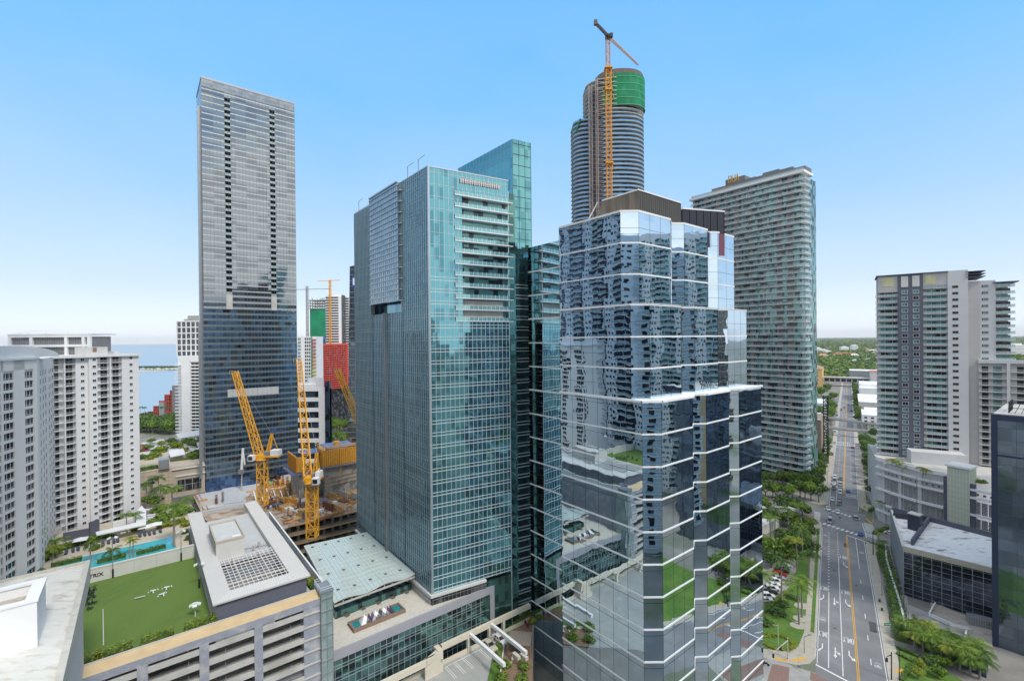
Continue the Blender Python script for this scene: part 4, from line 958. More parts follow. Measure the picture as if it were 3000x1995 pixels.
# == curved white garage podium below it
def podium():
 t = thing('parking_podium', 'curved white and grey parking podium with a pale green panel below the apartment tower', 'building', tuple(G(2571, 1345, 33) * 1) [:2] + (0,))
 o = t.location.copy()
 tops = [(2571, 1345), (2590, 1350), (2612, 1357), (2650, 1367), (2690, 1377), (2730, 1385), (2767, 1392)]
 z0 = 33.
 pts = [G(x, y, z0) - Vector((o.x, o.y, 0)) for x, y in tops]; pts = [(p.x, p.y) for p in pts]
 # continue straight to the right past the green panel
 d = (Vector(pts[-1]) - Vector(pts[-3])).normalized(); end = Vector(pts[-1]) + d * 42; n = Vector((-d.y, d.x))
 bk = [tuple(end + Vector((30, 40))), (pts[0][0] + 25, pts[0][1] + 40)]
 lv = [33.0, 28.6, 25.0, 17.2, 9.4, 5.6]
 m = MB(); m.prism([(x + .3, y + .4) for x, y in pts] + bk, 0, 32); m.build('wall', M['resl'], t)
 m = MB(); m.prism([(x + .6, y + .7) for x, y in pts] + bk, 32, 32.2); m.build('roof_deck', M['concl'], t)
 full = pts + [tuple(end)]
 for k, z in enumerate(lv):
  b = MB()
  sk = Vector(pts[-1]) + d * 9.5
  ps = pts + ([None, tuple(sk), tuple(end)] if k else [])
  for a, c in zip(ps, ps[1:]):
   if not a or not c: continue
   a3, c3 = Vector((*a, z)), Vector((*c, z)); dd = (c3 - a3).normalized(); nr = Vector((dd.y, -dd.x, 0)) * 1.5
   h = 1.0 if k else 1.6
   b.face([a3 + nr, c3 + nr, c3 + nr + Vector((0, 0, h)), a3 + nr + Vector((0, 0, h))]); b.face([a3 + nr + Vector((0, 0, h)), c3 + nr + Vector((0, 0, h)), c3 + Vector((0, 0, h)), a3 + Vector((0, 0, h))]); b.face([a3, c3, c3 + nr, a3 + nr])
  b.build('white_ledge', M['white'], t)
 # piers and louvred openings following the curve
 tot = []; L = 0
 for a, c in zip(full, full[1:]): l = (Vector(c) - Vector(a)).length; tot.append((L, L + l, Vector(a), Vector(c))); L += l
 def at(s):
  for l0, l1, a, c in tot:
   if l0 <= s <= l1 + 1e-6: dd = (c - a).normalized(); return a + dd * (s - l0), dd
  return tot[-1][3], (tot[-1][3] - tot[-1][2]).normalized()
 grid_m = MB(); grid_m.box(-1, 1, -.02, 0, 0, 5.6, 1)
 for k in range(9): grid_m.box(-1, 1, -.12, 0, k * .66, k * .66 + .16)
 for x in (-1, -.5, 0, .5, .92): grid_m.box(x, x + .1, -.14, 0, 0, 5.6)
 gme = grid_m.mesh('louvre_window', [M['resl'], M['dark']]); sq = window_mesh(.9, .9, .08, .1, M['resl'], M['dark'])
 lw, sw = Rep(t, 'louvre_window', gme, 90), Rep(t, 'window', sq, 60); pier = MB()
 s0 = 4.; bay = 9.2; panel = (sum((Vector(b) - Vector(a)).length for a, b in zip(pts, pts[1:])) + .5)
 s = s0
 while s < L - 2:
  if not (panel - 1.5 < s < panel + 9 ):
   p, dd = at(s); ang = math.atan2(dd.y, dd.x); nr = Vector((dd.y, -dd.x))
   q = p + nr * .5
   pier.x = Matrix.Translation((q.x, q.y, 0)) @ Matrix.Rotation(ang, 4, 'Z'); pier.box(-.7, .7, -.25, .8, 0, 32)
  for j in range(3):
   sj = s + 2.6 + j * 2.35
   if panel - 1 < sj < panel + 9.5: continue
   p, dd = at(sj); ang = math.atan2(dd.y, dd.x); nr = Vector((dd.y, -dd.x)); q = p + nr * .12
   for zz in (18.2, 10.4): lw.add((q.x, q.y, zz), ang)
   for zz in (26.6, 7.0): sw.add((q.x, q.y, zz), ang)
  s += bay
 pier.build('piers', M['resl'], t); lw.done(); sw.done()
 # pale green gridded stair panel with white cap
 p, dd = at(panel + 1); ang = math.atan2(dd.y, dd.x); nr = Vector((dd.y, -dd.x)); q = p + nr * 1.3
 zc = hit((o.x + q.x, o.y + q.y), 0, 2780, 1360)[1] if False else 38.6
 g = MB(); g.box(0, 7.8, 0, 8, 6, 38.0); ob = g.build('green_panel', mat('pale_green_panel', (.50, .55, .42), .6, var=.04), t, loc=(q.x, q.y, 0), rot=ang)
 g = MB()
 for i in range(8): g.box(7.8 * i / 7 - .05, 7.8 * i / 7 + .05, -.06, 0, 6, 37.4)
 for z in frange(6, 37.5, 2.4): g.box(0, 7.8, -.06, 0, z, z + .1)
 g.build('panel_grid', M['white'], t, loc=(q.x, q.y, 0), rot=ang)
 g = MB(); g.box(-.6, 8.4, -.8, 8.6, 38.05, 38.9); g.build('panel_cap', M['white'], t, loc=(q.x, q.y, 0), rot=ang)
 g = MB(); g.box(-1.6, 0, .4, 2, 5, 32.6); g.box(7.8, 9.6, .3, 2, 5, 31.5); g.build('slate_pier', M['slate'], t, loc=(q.x, q.y, 0), rot=ang)
 # roof terrace wall seen above the parapet
 g = MB(); a = G(2670, 1335, 36) - Vector((o.x, o.y, 0)); g.x = Matrix.Translation((a.x, a.y, 0)) @ Matrix.Rotation(rz(118), 4, 'Z'); g.box(0, 22, 0, 9, 32.2, 38.4); g.build('terrace_block', M['resl'], t)
 return at, o
PAT, PO = podium()
# == black glass building and dark tower on the right
M['blackglass'] = glass('black_glass', (.07, .085, .13), (.045, .055, .09), metal=.75, rough=.04, cw=1.9, chh=1.9, tilt=.02, wob=.008, amt2=.4)
def black():
 zr = 18.9; c = G(2647, 1599, zr); fr = G(2907, 1662, zr); bl = G(2612, 1492, zr)
 az = math.degrees(math.atan2(fr.x - c.x, fr.y - c.y)); L = (fr - c).length + 14
 t = thing('office_block', 'low black glass office block with a white patched roof and beige fascia', 'building', (c.x, c.y, 0), rz(az))
 R = Matrix.Rotation(-rz(az), 3, 'Z'); b = R @ (bl - c); back = 34.
 m = MB(); m.prism([(0, 0), (L, 0), (L, back), (b.x, b.y)], 0, zr - 2.0); m.build('glass_wall', M['blackglass'], t)
 m = MB(); grid(m, L, 0, zr - 2, 2.7, frange(1.2, zr - 2, 1.9), vw=.13, vd=.12, hw=.07, hd=.1); m.build('mullion_grid', M['mull'], t)
 m = MB(); m.box(-.2, L, -.35, .3, zr - 2, zr)
 m.build('beige_fascia', mat('beige_panel', (.50, .46, .38), .7, var=.06), t)
 m = MB()
 for x in frange(0, L, 2.6): m.box(x, x + .06, -.37, -.35, zr - 1.95, zr - .05)
 m.build('fascia_joints', M['steel'], t)
 m = MB(); m.prism([(.3, .3), (L, .3), (L, back - .3), (b.x + .5, b.y - .8)], zr - 1.6, zr - .9);
 m.build('roof', mat('patched_white_roof', (.78, .78, .78), .8, var=.14, scale=.5, col2=(.26, .22, .18), amt2=.37, s2=.2, stretch=(1, 2.2, 1)), t)
 # left return wall and its coping, back parapets
 d = Vector((b.x, b.y, 0));
 m = MB(); m.bar((0, 0, zr - .2), (b.x, b.y, zr - .2), .9, .5); m.build('side_coping', M['offwhite'], t)
 m = MB(); m.prism([(-.05, 0), (b.x - .05, b.y), (b.x - .5, b.y), (-.45, 0)], 0, zr - .5); m.build('grey_side_wall', mat('grey_stone', (.24, .25, .27), .6, var=.12, scale=.4), t)
 m = MB(); m.bar((b.x, b.y, zr), (L, back, zr), .5, 2.2); m.build('back_parapet', M['slate'], t)
 q = lambda px, py, z: R @ (G(px, py, z) - c)
 for (a, e, h) in (((2672, 1590), (2723, 1520), 2.4),):
  p1, p2 = q(*a, zr), q(*e, zr); m = MB(); m.bar((p1.x, p1.y, zr + .2), (p2.x, p2.y, zr + .2), .8, h); m.build('cross_parapet', M['slate'], t)
 p1 = q(2664, 1540, zr); p2 = q(2700, 1550, zr); m = MB(); m.bar((p1.x, p1.y, zr + 2), (p2.x, p2.y, zr + 2), 3.4, 7.2); m.build('roof_plant_screen', mat('navy_screen', (.035, .04, .07), .5, var=.05), t)
 m = MB(); m.bar((p1.x, p1.y, zr + 5.8), (p2.x, p2.y, zr + 5.8), 3.8, .4); m.build('screen_cap', M['concl'], t)
 m = MB(); p3 = q(2617, 1510, zr); p4 = q(2715, 1523, zr); m.bar((p3.x, p3.y, zr - .2), (p4.x, p4.y, zr - .2), .6, 3.2); m.build('dark_parapet', mat('navy_parapet', (.045, .05, .07), .6), t)
 # dark tower at the edge of the picture
 Y = 150.; k = P(2910, 1215, Y); zt = k.z
 t = thing('office_tower', 'dark blue reflective office tower cut off by the right edge of the picture', 'tower', (k.x, k.y, 0), rz(141.5))
 m = MB(); m.box(0, 34, 0, 34, 0, zt); m.build('glass_wall', glass('blue_black_mirror', (.22, .28, .36), (.16, .21, .28), metal=.9, rough=.02, cw=4.1, chh=3.9, tilt=.006, wob=.016, ws=.3), t)
 m = MB(); m.box(-.5, .9, -.5, .2, 0, zt + .2); m.box(.9, 34, -.25, .3, zt - 1.6, zt + .2); m.box(.9, 34, -.2, .1, P(2915, 1330, Y).z - .5, P(2915, 1330, Y).z + .1)
 m.build('navy_frame', mat('navy_frame', (.035, .05, .10), .5, .3, var=0), t)
 m = MB(); grid(m, 34, 0, zt - 1.6, 4.1, frange(0, zt - 2, 3.9), vw=.09, vd=.1, hw=.09, hd=.1, x0=.9); m.build('mullion_grid', mat('navy_mullion', (.10, .12, .17), .5, .3, var=0), t)
 m = MB(); m.box(0, 34, .3, 34, zt + .2, zt + .5); m.build('roof', M['concl'], t)
 m = MB()
 for a in ((3, 4, 14, 5), (14, 5, 14, 16), (3, 4, 3, 16)):
  for z in (zt + .5, zt + 2.2, zt + 3.9): m.bar((a[0], a[1], z), (a[2], a[3], z), .18)
  for u in frange(0, 1.01, .125): m.bar((a[0] + (a[2] - a[0]) * u, a[1] + (a[3] - a[1]) * u, zt + .4), (a[0] + (a[2] - a[0]) * min(1, u + .12), a[1] + (a[3] - a[1]) * min(1, u + .12), zt + 3.9), .14)
 m.build('roof_cage', M['black'], t)
black()
# == garage with roof lawn (lower left)
GC = P(960, 1734, 108); GC.z = 0; GZ = 42.; AB = 51.5
def gl(px, py, z):
 d = G(px, py, z) - Vector((GC.x, GC.y, 0)); a = R_(AB)
 return Vector((d.x * math.sin(a) + d.y * math.cos(a), -d.x * math.cos(a) + d.y * math.sin(a), z))
def gw(x, y, z=0.):
 p = go(GC, AB, x, y); return Vector((p.x, p.y, z))
LZ = 41.0
M['peel'] = mat('peeling_grey_paint', (.30, .32, .37), .85, var=.1, scale=.8, col2=(.42, .42, .43), amt2=.42, s2=.5)
M['tan'] = mat('tan_ledge', (.60, .45, .26), .85, var=.10, scale=.4)
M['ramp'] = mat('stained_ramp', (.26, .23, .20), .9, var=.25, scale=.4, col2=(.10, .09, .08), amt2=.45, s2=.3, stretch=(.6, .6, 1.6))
def garage():
 t = thing('parking_garage', 'pale grey multi-storey garage with open decks, tan ledge and a green lawn on its roof', 'building', (GC.x, GC.y, 0), rz(AB))
 X = lambda px, py: hit(GC, AB, px, py)[0]
 xL = -72.; xs = X(890, 1820)
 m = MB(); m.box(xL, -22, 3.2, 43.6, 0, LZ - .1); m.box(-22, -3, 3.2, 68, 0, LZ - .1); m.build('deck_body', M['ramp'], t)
 m = MB(); m.box(xs, -.02, 0, 5, 0, GZ - 1.6); m.box(-3, 0, 5, 62, 0, GZ - 1.6); m.build('end_wall', M['peel'], t)
 m = MB(); m.box(xL, 0, -.12, 1.2, GZ - 2.3, GZ - .8); m.build('fascia_beam', M['peel'], t)
 m = MB(); m.face([(xL, -.1, GZ - .80), (-1, -.1, GZ - .80), (-1, 2.6, GZ - .1), (xL, 2.6, GZ - .1)]); m.face([(xL, 2.6, GZ - 1), (-1, 2.6, GZ - 1), (-1, 2.6, GZ - .1), (xL, 2.6, GZ - .1)][::-1]); m.build('tan_ledge', M['tan'], t)
 m = MB(); m.box(xL, -1.2, 2.6, 3.0, GZ - 1, GZ + .05); m.build('kerb', M['concl'], t)
 fl = 2.85; z = 38.3; k = 0
 while z > 1:
  m = MB(); m.box(xL, xs, -.15, .35, z - .25, z + .75, 0); m.box(xL, xs, .35, 3.2, z - .25, z, 0); m.box(xs, -1.8, -.3, .1, z - .1, z + .22, 0)
  m.build('deck_slab', M['concl'], t)
  z -= fl
 cs_ = [X(598, 1900), X(757, 1850)]; d = cs_[1] - cs_[0]; x = cs_[1] + d; cols = [c for c in (cs_[1], cs_[0], cs_[0] - d, cs_[0] - 2 * d, cs_[0] - 3 * d, cs_[0] - 4 * d)]
 for x in cols:
  if x < xL: continue
  m = MB(); m.box(x - .8, x + .8, -.28, .5, 0, GZ - 2.3); m.build('column', M['peel'], t)
 m = MB(); m.box(cs_[0] + 2, cs_[0] + 4 + 9, .4, .8, 38.5, GZ - 2.3); m.build('beige_infill', M['offwhite'], t)
 m = MB()
 for x in frange(xL, xs, 3.1): m.box(x, x + .1, .05, .15, 39.1, 39.5) if 0 else None
 for z in [38.3 - fl * k for k in range(8)]:
  m.bar((xL, .3, z + 1.25), (xs, .3, z + 1.25), .05)
  for x in frange(xL + 2, xs, 6.2): m.box(x, x + .1, .25, .35, z + .7, z + 1.8)
 m.build('guard_rail', M['steel'], t)
 # corner stair tower with pale green glass
 m = MB(); m.box(-1.7, .9, -.7, 4, 0, GZ + .3); m.build('stair_tower', glass('pale_green_glass', (.33, .42, .41), (.27, .36, .35), metal=.3, rough=.2, cw=1.3, chh=2.85, tilt=.01), t)
 m = MB(); grid(m, .9, 2, GZ + .3, 1.3, frange(GZ - 1 - 2.85 * 12, GZ, 2.85), vw=.1, vd=.12, hw=.25, hd=.2, x0=-1.7, inset=-.7); m.box(-1.9, 1.1, -.9, 4.2, GZ + .3, GZ + .7); m.build('stair_tower_frame', M['steel'], t)
 m = MB()
 for (a, b) in (((-1.8, -.8), (1, -.8)), ((1, -.8), (1, 4)), ((-1.8, -.8), (-1.8, 4)), ((-1.8, 4), (1, 4))):
  for z in (GZ + 1.2, GZ + 1.7): m.bar((*a, z), (*b, z), .07)
  m.bar((*a, GZ + .7), (*a, GZ + 1.7), .07)
 m.build('roof_rail', M['rail'], t)
 # roof lawn, its rear wall, side parapet
 wb = [gl(262, 1707, LZ), gl(577, 1631, LZ)]
 yb = (wb[0].y + wb[1].y) / 2
 m = MB(); m.box(xL, -22.0, 3.0, yb, LZ - .1, LZ); m.build('lawn', M['turf'], t)
 m = MB(); m.box(-22.0, -2.5, 3.0, 69, LZ - .1, LZ); m.build('terrace_floor', M['concl'], t)
 m = MB(); m.box(xL, -22.3, yb, yb + .5, LZ - 6, LZ + 3.2); m.box(xL, -22.3, yb - .1, yb + .6, LZ + 3.2, LZ + 3.5); m.build('lawn_wall', M['offwhite'], t)
 m = MB()
 for x in frange(xL, -22.3, 4.6): m.box(x, x + .05, yb - .012, yb, LZ, LZ + 3.2)
 m.build('wall_joints', M['steel'], t)
 p0 = gl(262, 1688, LZ + 1.6); cu = bpy.data.curves.new('letters', 'FONT'); cu.body = 'TRIX'; cu.size = 1.25; cu.extrude = .04; cu.offset = .02
 tmp = bpy.data.objects.new('tmp', cu); COL.objects.link(tmp); dg = bpy.context.evaluated_depsgraph_get(); me = bpy.data.meshes.new_from_object(tmp.evaluated_get(dg)); bpy.data.objects.remove(tmp)
 me.materials.clear(); me.materials.append(M['black']); o = obj('wall_lettering', me, t, loc=(p0.x - .1, yb - .06, LZ + 1.2)); o.rotation_euler = (R_(90), 0, 0)
 m = MB(); m.box(-.25, .15, 4, 62, GZ - 1.6, GZ + 1.0); m.build('side_parapet', M['white'], t)
 m = MB(); m.bar((-.9, 5, GZ + 1), (-.9, 62, GZ + 1), .06)
 for y in frange(5, 62, 2.2): m.bar((-.9, y, GZ - .9), (-.9, y, GZ + 1), .07)
 m.build('side_rail', M['steel'], t)
 # sidewalk under: podium of pool deck behind the wall
 # ---------------- rooftop bar building
 b = thing('rooftop_bar', 'single storey rooftop pavilion with ribbed metal roof, lift box and steel pergola beside the lawn', 'building', tuple(gw(0, 0, 0)), rz(AB))
 RZ = 46.; x0, x1, y0, y1 = -22.2, -3.0, 2.7, 68.2
 M['ribroof'] = mat('ribbed_metal_roof', (.60, .59, .57), .5, .2, var=.05, scale=.3)
 band = 3.4
 xi0, xi1 = x0 + band, x1 - band - .6; yi0, yi1 = y0 + 2.6, y1 - 3.5
 m = MB()
 o_ = [(x0, y0), (x1, y0), (x1, y1), (x0, y1)]; n_ = [(xi0, yi0), (xi1, yi0), (xi1, yi1), (xi0, yi1)]
 for i in range(4):
  j = (i + 1) % 4
  m.face([(*o_[i], RZ - .2), (*o_[j], RZ - .2), (*n_[j], RZ + .55), (*n_[i], RZ + .55)]); m.face([(*o_[i], RZ - .55), (*o_[j], RZ - .55), (*o_[j], RZ - .2), (*o_[i], RZ - .2)]); m.face([(*n_[j], RZ - .5), (*n_[i], RZ - .5), (*n_[i], RZ + .55), (*n_[j], RZ + .55)])
 m.build('roof_band', M['ribroof'], b)
 m = MB(); s_ = .45
 for y in frange(y0 + .3, y1, s_):
  for (xa, xb) in ((x0, xi0), (x1, xi1)):
   f = max(0, min(1, (y - y0) / 2.6, (y1 - y) / 3.5)); xe = xa + (xb - xa) * f
   m.bar((xa, y, RZ - .17), (xe, y, RZ - .17 + .75 * f), .09, .06)
 for x in frange(x0 + .3, x1, s_):
  for (ya, yb_) in ((y0, yi0), (y1, yi1)):
   f = max(0, min(1, (x - x0) / band, (x1 - x) / (band + .6))); ye = ya + (yb_ - ya) * f
   m.bar((x, ya, RZ - .17), (x, ye, RZ - .17 + .75 * f), .09, .06)
 m.build('roof_ribs', mat('roof_rib', (.70, .69, .67), .5, .2, var=0), b)
 m = MB(); m.box(x0 + .7, x1 - .7, y0 + .7, y0 + 1.0, LZ, RZ - .5); m.build('front_wall', M['slate'], b)
 m = MB(); m.box(x0 + .7, x0 + 1.0, y0 + 1, y1 - 1, LZ, RZ - .5); m.build('side_wall', M['offwhite'], b)
 m = MB(); m.box(x1 - 1, x1 - .7, y0 + 1, y1 - 1, LZ, RZ - .5); m.build('side_wall', M['peel'], b)
 # flat roof between back opening and pergola
 yo = gl(450, 0, 0) if 0 else None
 yp = [gl(620, 1650, RZ), gl(830, 1596, RZ)]; yper = (yp[0].y + yp[1].y) / 2          # pergola rear edge
 yopen = gl(615, 1520, RZ).y
 m = MB(); m.box(xi0, xi1, yper, yopen, RZ - 1.1, RZ - .75); m.build('flat_roof', M['ribroof'], b)
 m = MB()
 for x in frange(xi0, xi1, .5): m.bar((x, yper, RZ - .72), (x, yper + 6.5, RZ - .72), .07, .05)
 m.bar((xi0, yper + 6.6, RZ - .68), (xi1, yper + 4.5, RZ - .68), .25, .15); m.build('roof_seams', M['steel'], b)
 # lift box
 q = [gl(615, 1541, 50.), gl(688, 1518, 50.), gl(716, 1571, 50.), gl(631, 1588, 50.)]
 xa, xb = (q[0].x + q[3].x) / 2, (q[1].x + q[2].x) / 2; ya, yb2 = (q[2].y + q[3].y) / 2, (q[0].y + q[1].y) / 2
 m = MB(); m.box(xa, xb, ya, yb2, RZ - 1, 49.7); m.build('lift_box', M['offwhite'], b)
 m = MB(); m.box(xa + .3, xb - .3, ya + .3, yb2 - .3, 49.7, 49.8); m.build('lift_roof', mat('white_membrane', (.58, .59, .57), .7, var=.08, scale=.5, col2=(.30, .29, .27), amt2=.22, s2=.25), b)
 m = MB()
 for (a, c) in (((xa, ya), (xb, ya)), ((xb, ya), (xb, yb2)), ((xb, yb2), (xa, yb2)), ((xa, yb2), (xa, ya))): m.bar((*a, 49.95), (*c, 49.95), .3, .5)
 m.build('lift_coping', mat('beige_coping', (.52, .44, .36), .8, var=0), b)
 m = MB(); m.tube((xb - 2.6, ya + 1.2, 50.1), (xb - .8, ya + 1.2, 50.1), .28, n=10); m.build('roof_vent', M['white'], b)
 for (vx, vy) in ((xi0 + 8.2, yper + 2.5), (xi1 - 2.2, yper + 4.0)):
  m = MB(); m.tube((vx, vy, RZ - .8), (vx, vy, RZ + .7), .22, n=10); m.tube((vx, vy, RZ + .7), (vx, vy, RZ + 1.0), .42, .38, n=10); m.tube((vx, vy, RZ + .1), (vx, vy, RZ + .3), .38, n=10); m.build('roof_flue', M['concl'], b)
 # pergola
 m = MB()
 for x in frange(xi0, xi1 + .1, .95): m.bar((x, yi0, RZ + .35), (x, yper, RZ + .35), .1, .16)
 for y in frange(yi0, yper, 1.6): m.bar((xi0, y, RZ + .42), (xi1, y, RZ + .42), .09, .14)
 m.build('pergola_grid', M['rail'], b)
 m = MB();
 for y in (yi0 + 3.9, yper - 5): m.bar((xi0, y, RZ + .1), (xi1, y, RZ + .1), .3, .4)
 for x in (xi0 + 2.8, xi1 - 3.2): m.bar((x, yi0, RZ), (x, yper, RZ), .3, .4)
 m.build('pergola_beams', mat('cream_beam', (.55, .48, .38), .7, var=0), b)
 m = MB(); m.box(xi0, xi1, yi0, yper, LZ + .01, LZ + .06); m.build('courtyard_floor', M['conc'], b)
 m = MB(); m.box(xi0, xi1, yper - 4.6, yper - 4.4, LZ, RZ - .6); m.build('inner_wall', M['steel'], b)
 for x in (xi0 + 3, xi0 + 7.3, xi1 - 2.4):
  m = MB(); m.tube((x, yi0 + 2.1, LZ + 2), (x, yi0 + 2.1, LZ + 3.6), 1.5, n=20); m.tube((x, yi0 + 2.1, LZ + 3.61), (x, yi0 + 2.1, LZ + 3.7), 1.2, .3, n=20, m=1); m.build('cooling_fan', [M['concl'], M['dark']], b)
 # open terrace under the rear opening: tables
 m = MB(); m.box(xi0, xi1, yopen, yi1, LZ + .01, LZ + .06); m.build('bar_floor', M['pgrey'], b)
 for i in range(5):
  x = xi0 + 1.6 + i * 2.4; m = MB(); m.tube((x, yi1 - 4, LZ), (x, yi1 - 4, LZ + .75), .08); m.tube((x, yi1 - 4, LZ + .75), (x, yi1 - 4, LZ + .8), .7, n=12)
  m.box(x - 1.1, x - .7, yi1 - 4.3, yi1 - 3.7, LZ, LZ + .5); m.box(x + .7, x + 1.1, yi1 - 4.3, yi1 - 3.7, LZ, LZ + .5)
  tag(m.build('bar_table', M['steel'], None, loc=tuple(gw(0, 0, 0)), rot=rz(AB)), 'dark bar table with two stools in the open bay of the rooftop pavilion', 'table', 'tables inside the rooftop pavilion')
 # ---------------- lawn furniture
 def put(name, px, py, z=LZ): return gw(*gl(px, py, z)[:2], z)
 def floodpole(px, py, ptop, label, heads=2, black=True, r=.09, grp='light poles on the roof lawn'):
  p = put('', px, py); h = P(px, ptop, p.y).z - LZ
  t2 = thing('light_pole', label, 'light pole', tuple(p), 0, grp)
  m = MB(); m.tube((0, 0, 0), (0, 0, h), r, r * .7, 8); m.build('pole', M['steel'] if black else M['rail'], t2)
  if black: m = MB(); m.tube((0, 0, 0), (0, 0, 2.2), r * 2.1, r * 2.1, 8); m.build('padding', M['black'], t2)
  for i in range(heads):
   a = i * 2 * math.pi / heads + .5; m = MB(); m.x = Matrix.Translation((math.cos(a) * .7, math.sin(a) * .7, h)) @ Matrix.Rotation(a, 4, 'Z') @ Matrix.Rotation(.4, 4, 'Y'); m.box(-.35, .35, -.42, .42, -.12, .14); m.build('floodlight', M['white'], t2)
  if heads: m = MB(); [m.bar((0, 0, h), (math.cos(i * 2 * math.pi / heads + .5) * .7, math.sin(i * 2 * math.pi / heads + .5) * .7, h), .07) for i in range(heads)]; m.build('bracket', M['steel'], t2)
 floodpole(331, 1692, 1575, 'tall grey light pole with black padded foot at the middle of the lawn wall', 2)
 floodpole(531, 1643, 1556, 'tall grey light pole with black padded foot at the pool end of the lawn wall', 2)
 floodpole(584, 1722, 1652, 'floodlight pole with black padded foot at the corner of the pavilion', 2)
 floodpole(572, 1805, 1770, 'short white pole with four square floodlights above the front hedge', 4, False)
 floodpole(303, 1888, 1783, 'bare slender white pole at the front left of the lawn', 0, False, .1)
 def table(px, py, rot, label):
  p = put('', px, py); t2 = thing('picnic_table', label, 'table', tuple(p), rot, 'white folding tables on the roof lawn'); t2.scale = (.6,) * 3
  m = MB(); m.box(-.95, .95, -.42, .42, .74, .80); m.build('table_top', M['white'], t2)
  for x in (-.7, .7): m = MB(); m.bar((x, -.3, 0), (x, .3, .74), .06); m.bar((x, .3, 0), (x, -.3, .74), .06); m.build('leg', M['steel'], t2)
  for (x, y) in ((-1.3, -.3), (1.3, .5), (.2, -1.1)):
   c = MB(); c.box(-.22, .22, -.22, .22, .42, .47); c.box(-.22, .22, .18, .22, .47, .9)
   for a in (-.18, .18):
    for e in (-.18, .18): c.bar((a, e, 0), (a, e, .42), .04)
   w_ = p + Matrix.Rotation(rot, 3, 'Z') @ Vector((x, y, 0)) * .68
   tag(c.build('folding_chair', M['white'], None, loc=tuple(w_), rot=rot + x, sc=.62), ('left', 'right', 'near')[(x > -1) + (x == .2)] + ' folding chair by ' + label, 'chair', 'white chairs on the roof lawn')
 table(449, 1734, .5, 'the white table nearest the bench on the lawn'); table(475, 1744, .9, 'the white table closest to the hedge, middle of the three'); table(489, 1724, .3, 'the white table farthest right on the lawn')
 p = put('', 410, 1752); t2 = thing('bench', 'long cream bench alone in the middle of the roof lawn', 'bench', tuple(p), .55); t2.scale = (.65,) * 3; m = MB(); m.box(-1.5, 1.5, -.3, .3, .42, .5); m.build('seat', M['offwhite'], t2)
 for x in (-1.2, 1.2): m = MB(); m.box(x - .06, x + .06, -.25, .25, 0, .42); m.build('leg', M['steel'], t2)
 for i, (px, py) in enumerate(((263, 1735), (277, 1730), (258, 1755), (272, 1750), (255, 1772), (270, 1770), (258, 1788), (262, 1745))):
  p = put('', px, py); m = MB(); m.bar((-.5, 0, 0), (0, 0, 1.3), .07); m.bar((.5, 0, 0), (0, 0, 1.3), .07); m.bar((0, -.5, 0), (0, 0, 1.0), .07); m.bar((-.5, .3, 1.1), (.5, .3, 1.1), .07); m.box(-.25, .25, -.9, .2, .45, .55)
  tag(m.build('exercise_bike', M['black'], None, loc=tuple(p), rot=.4 * i), 'small black exercise bike in the cluster at the left edge of the roof lawn', 'exercise bike', 'black exercise bikes on the lawn')
garage()
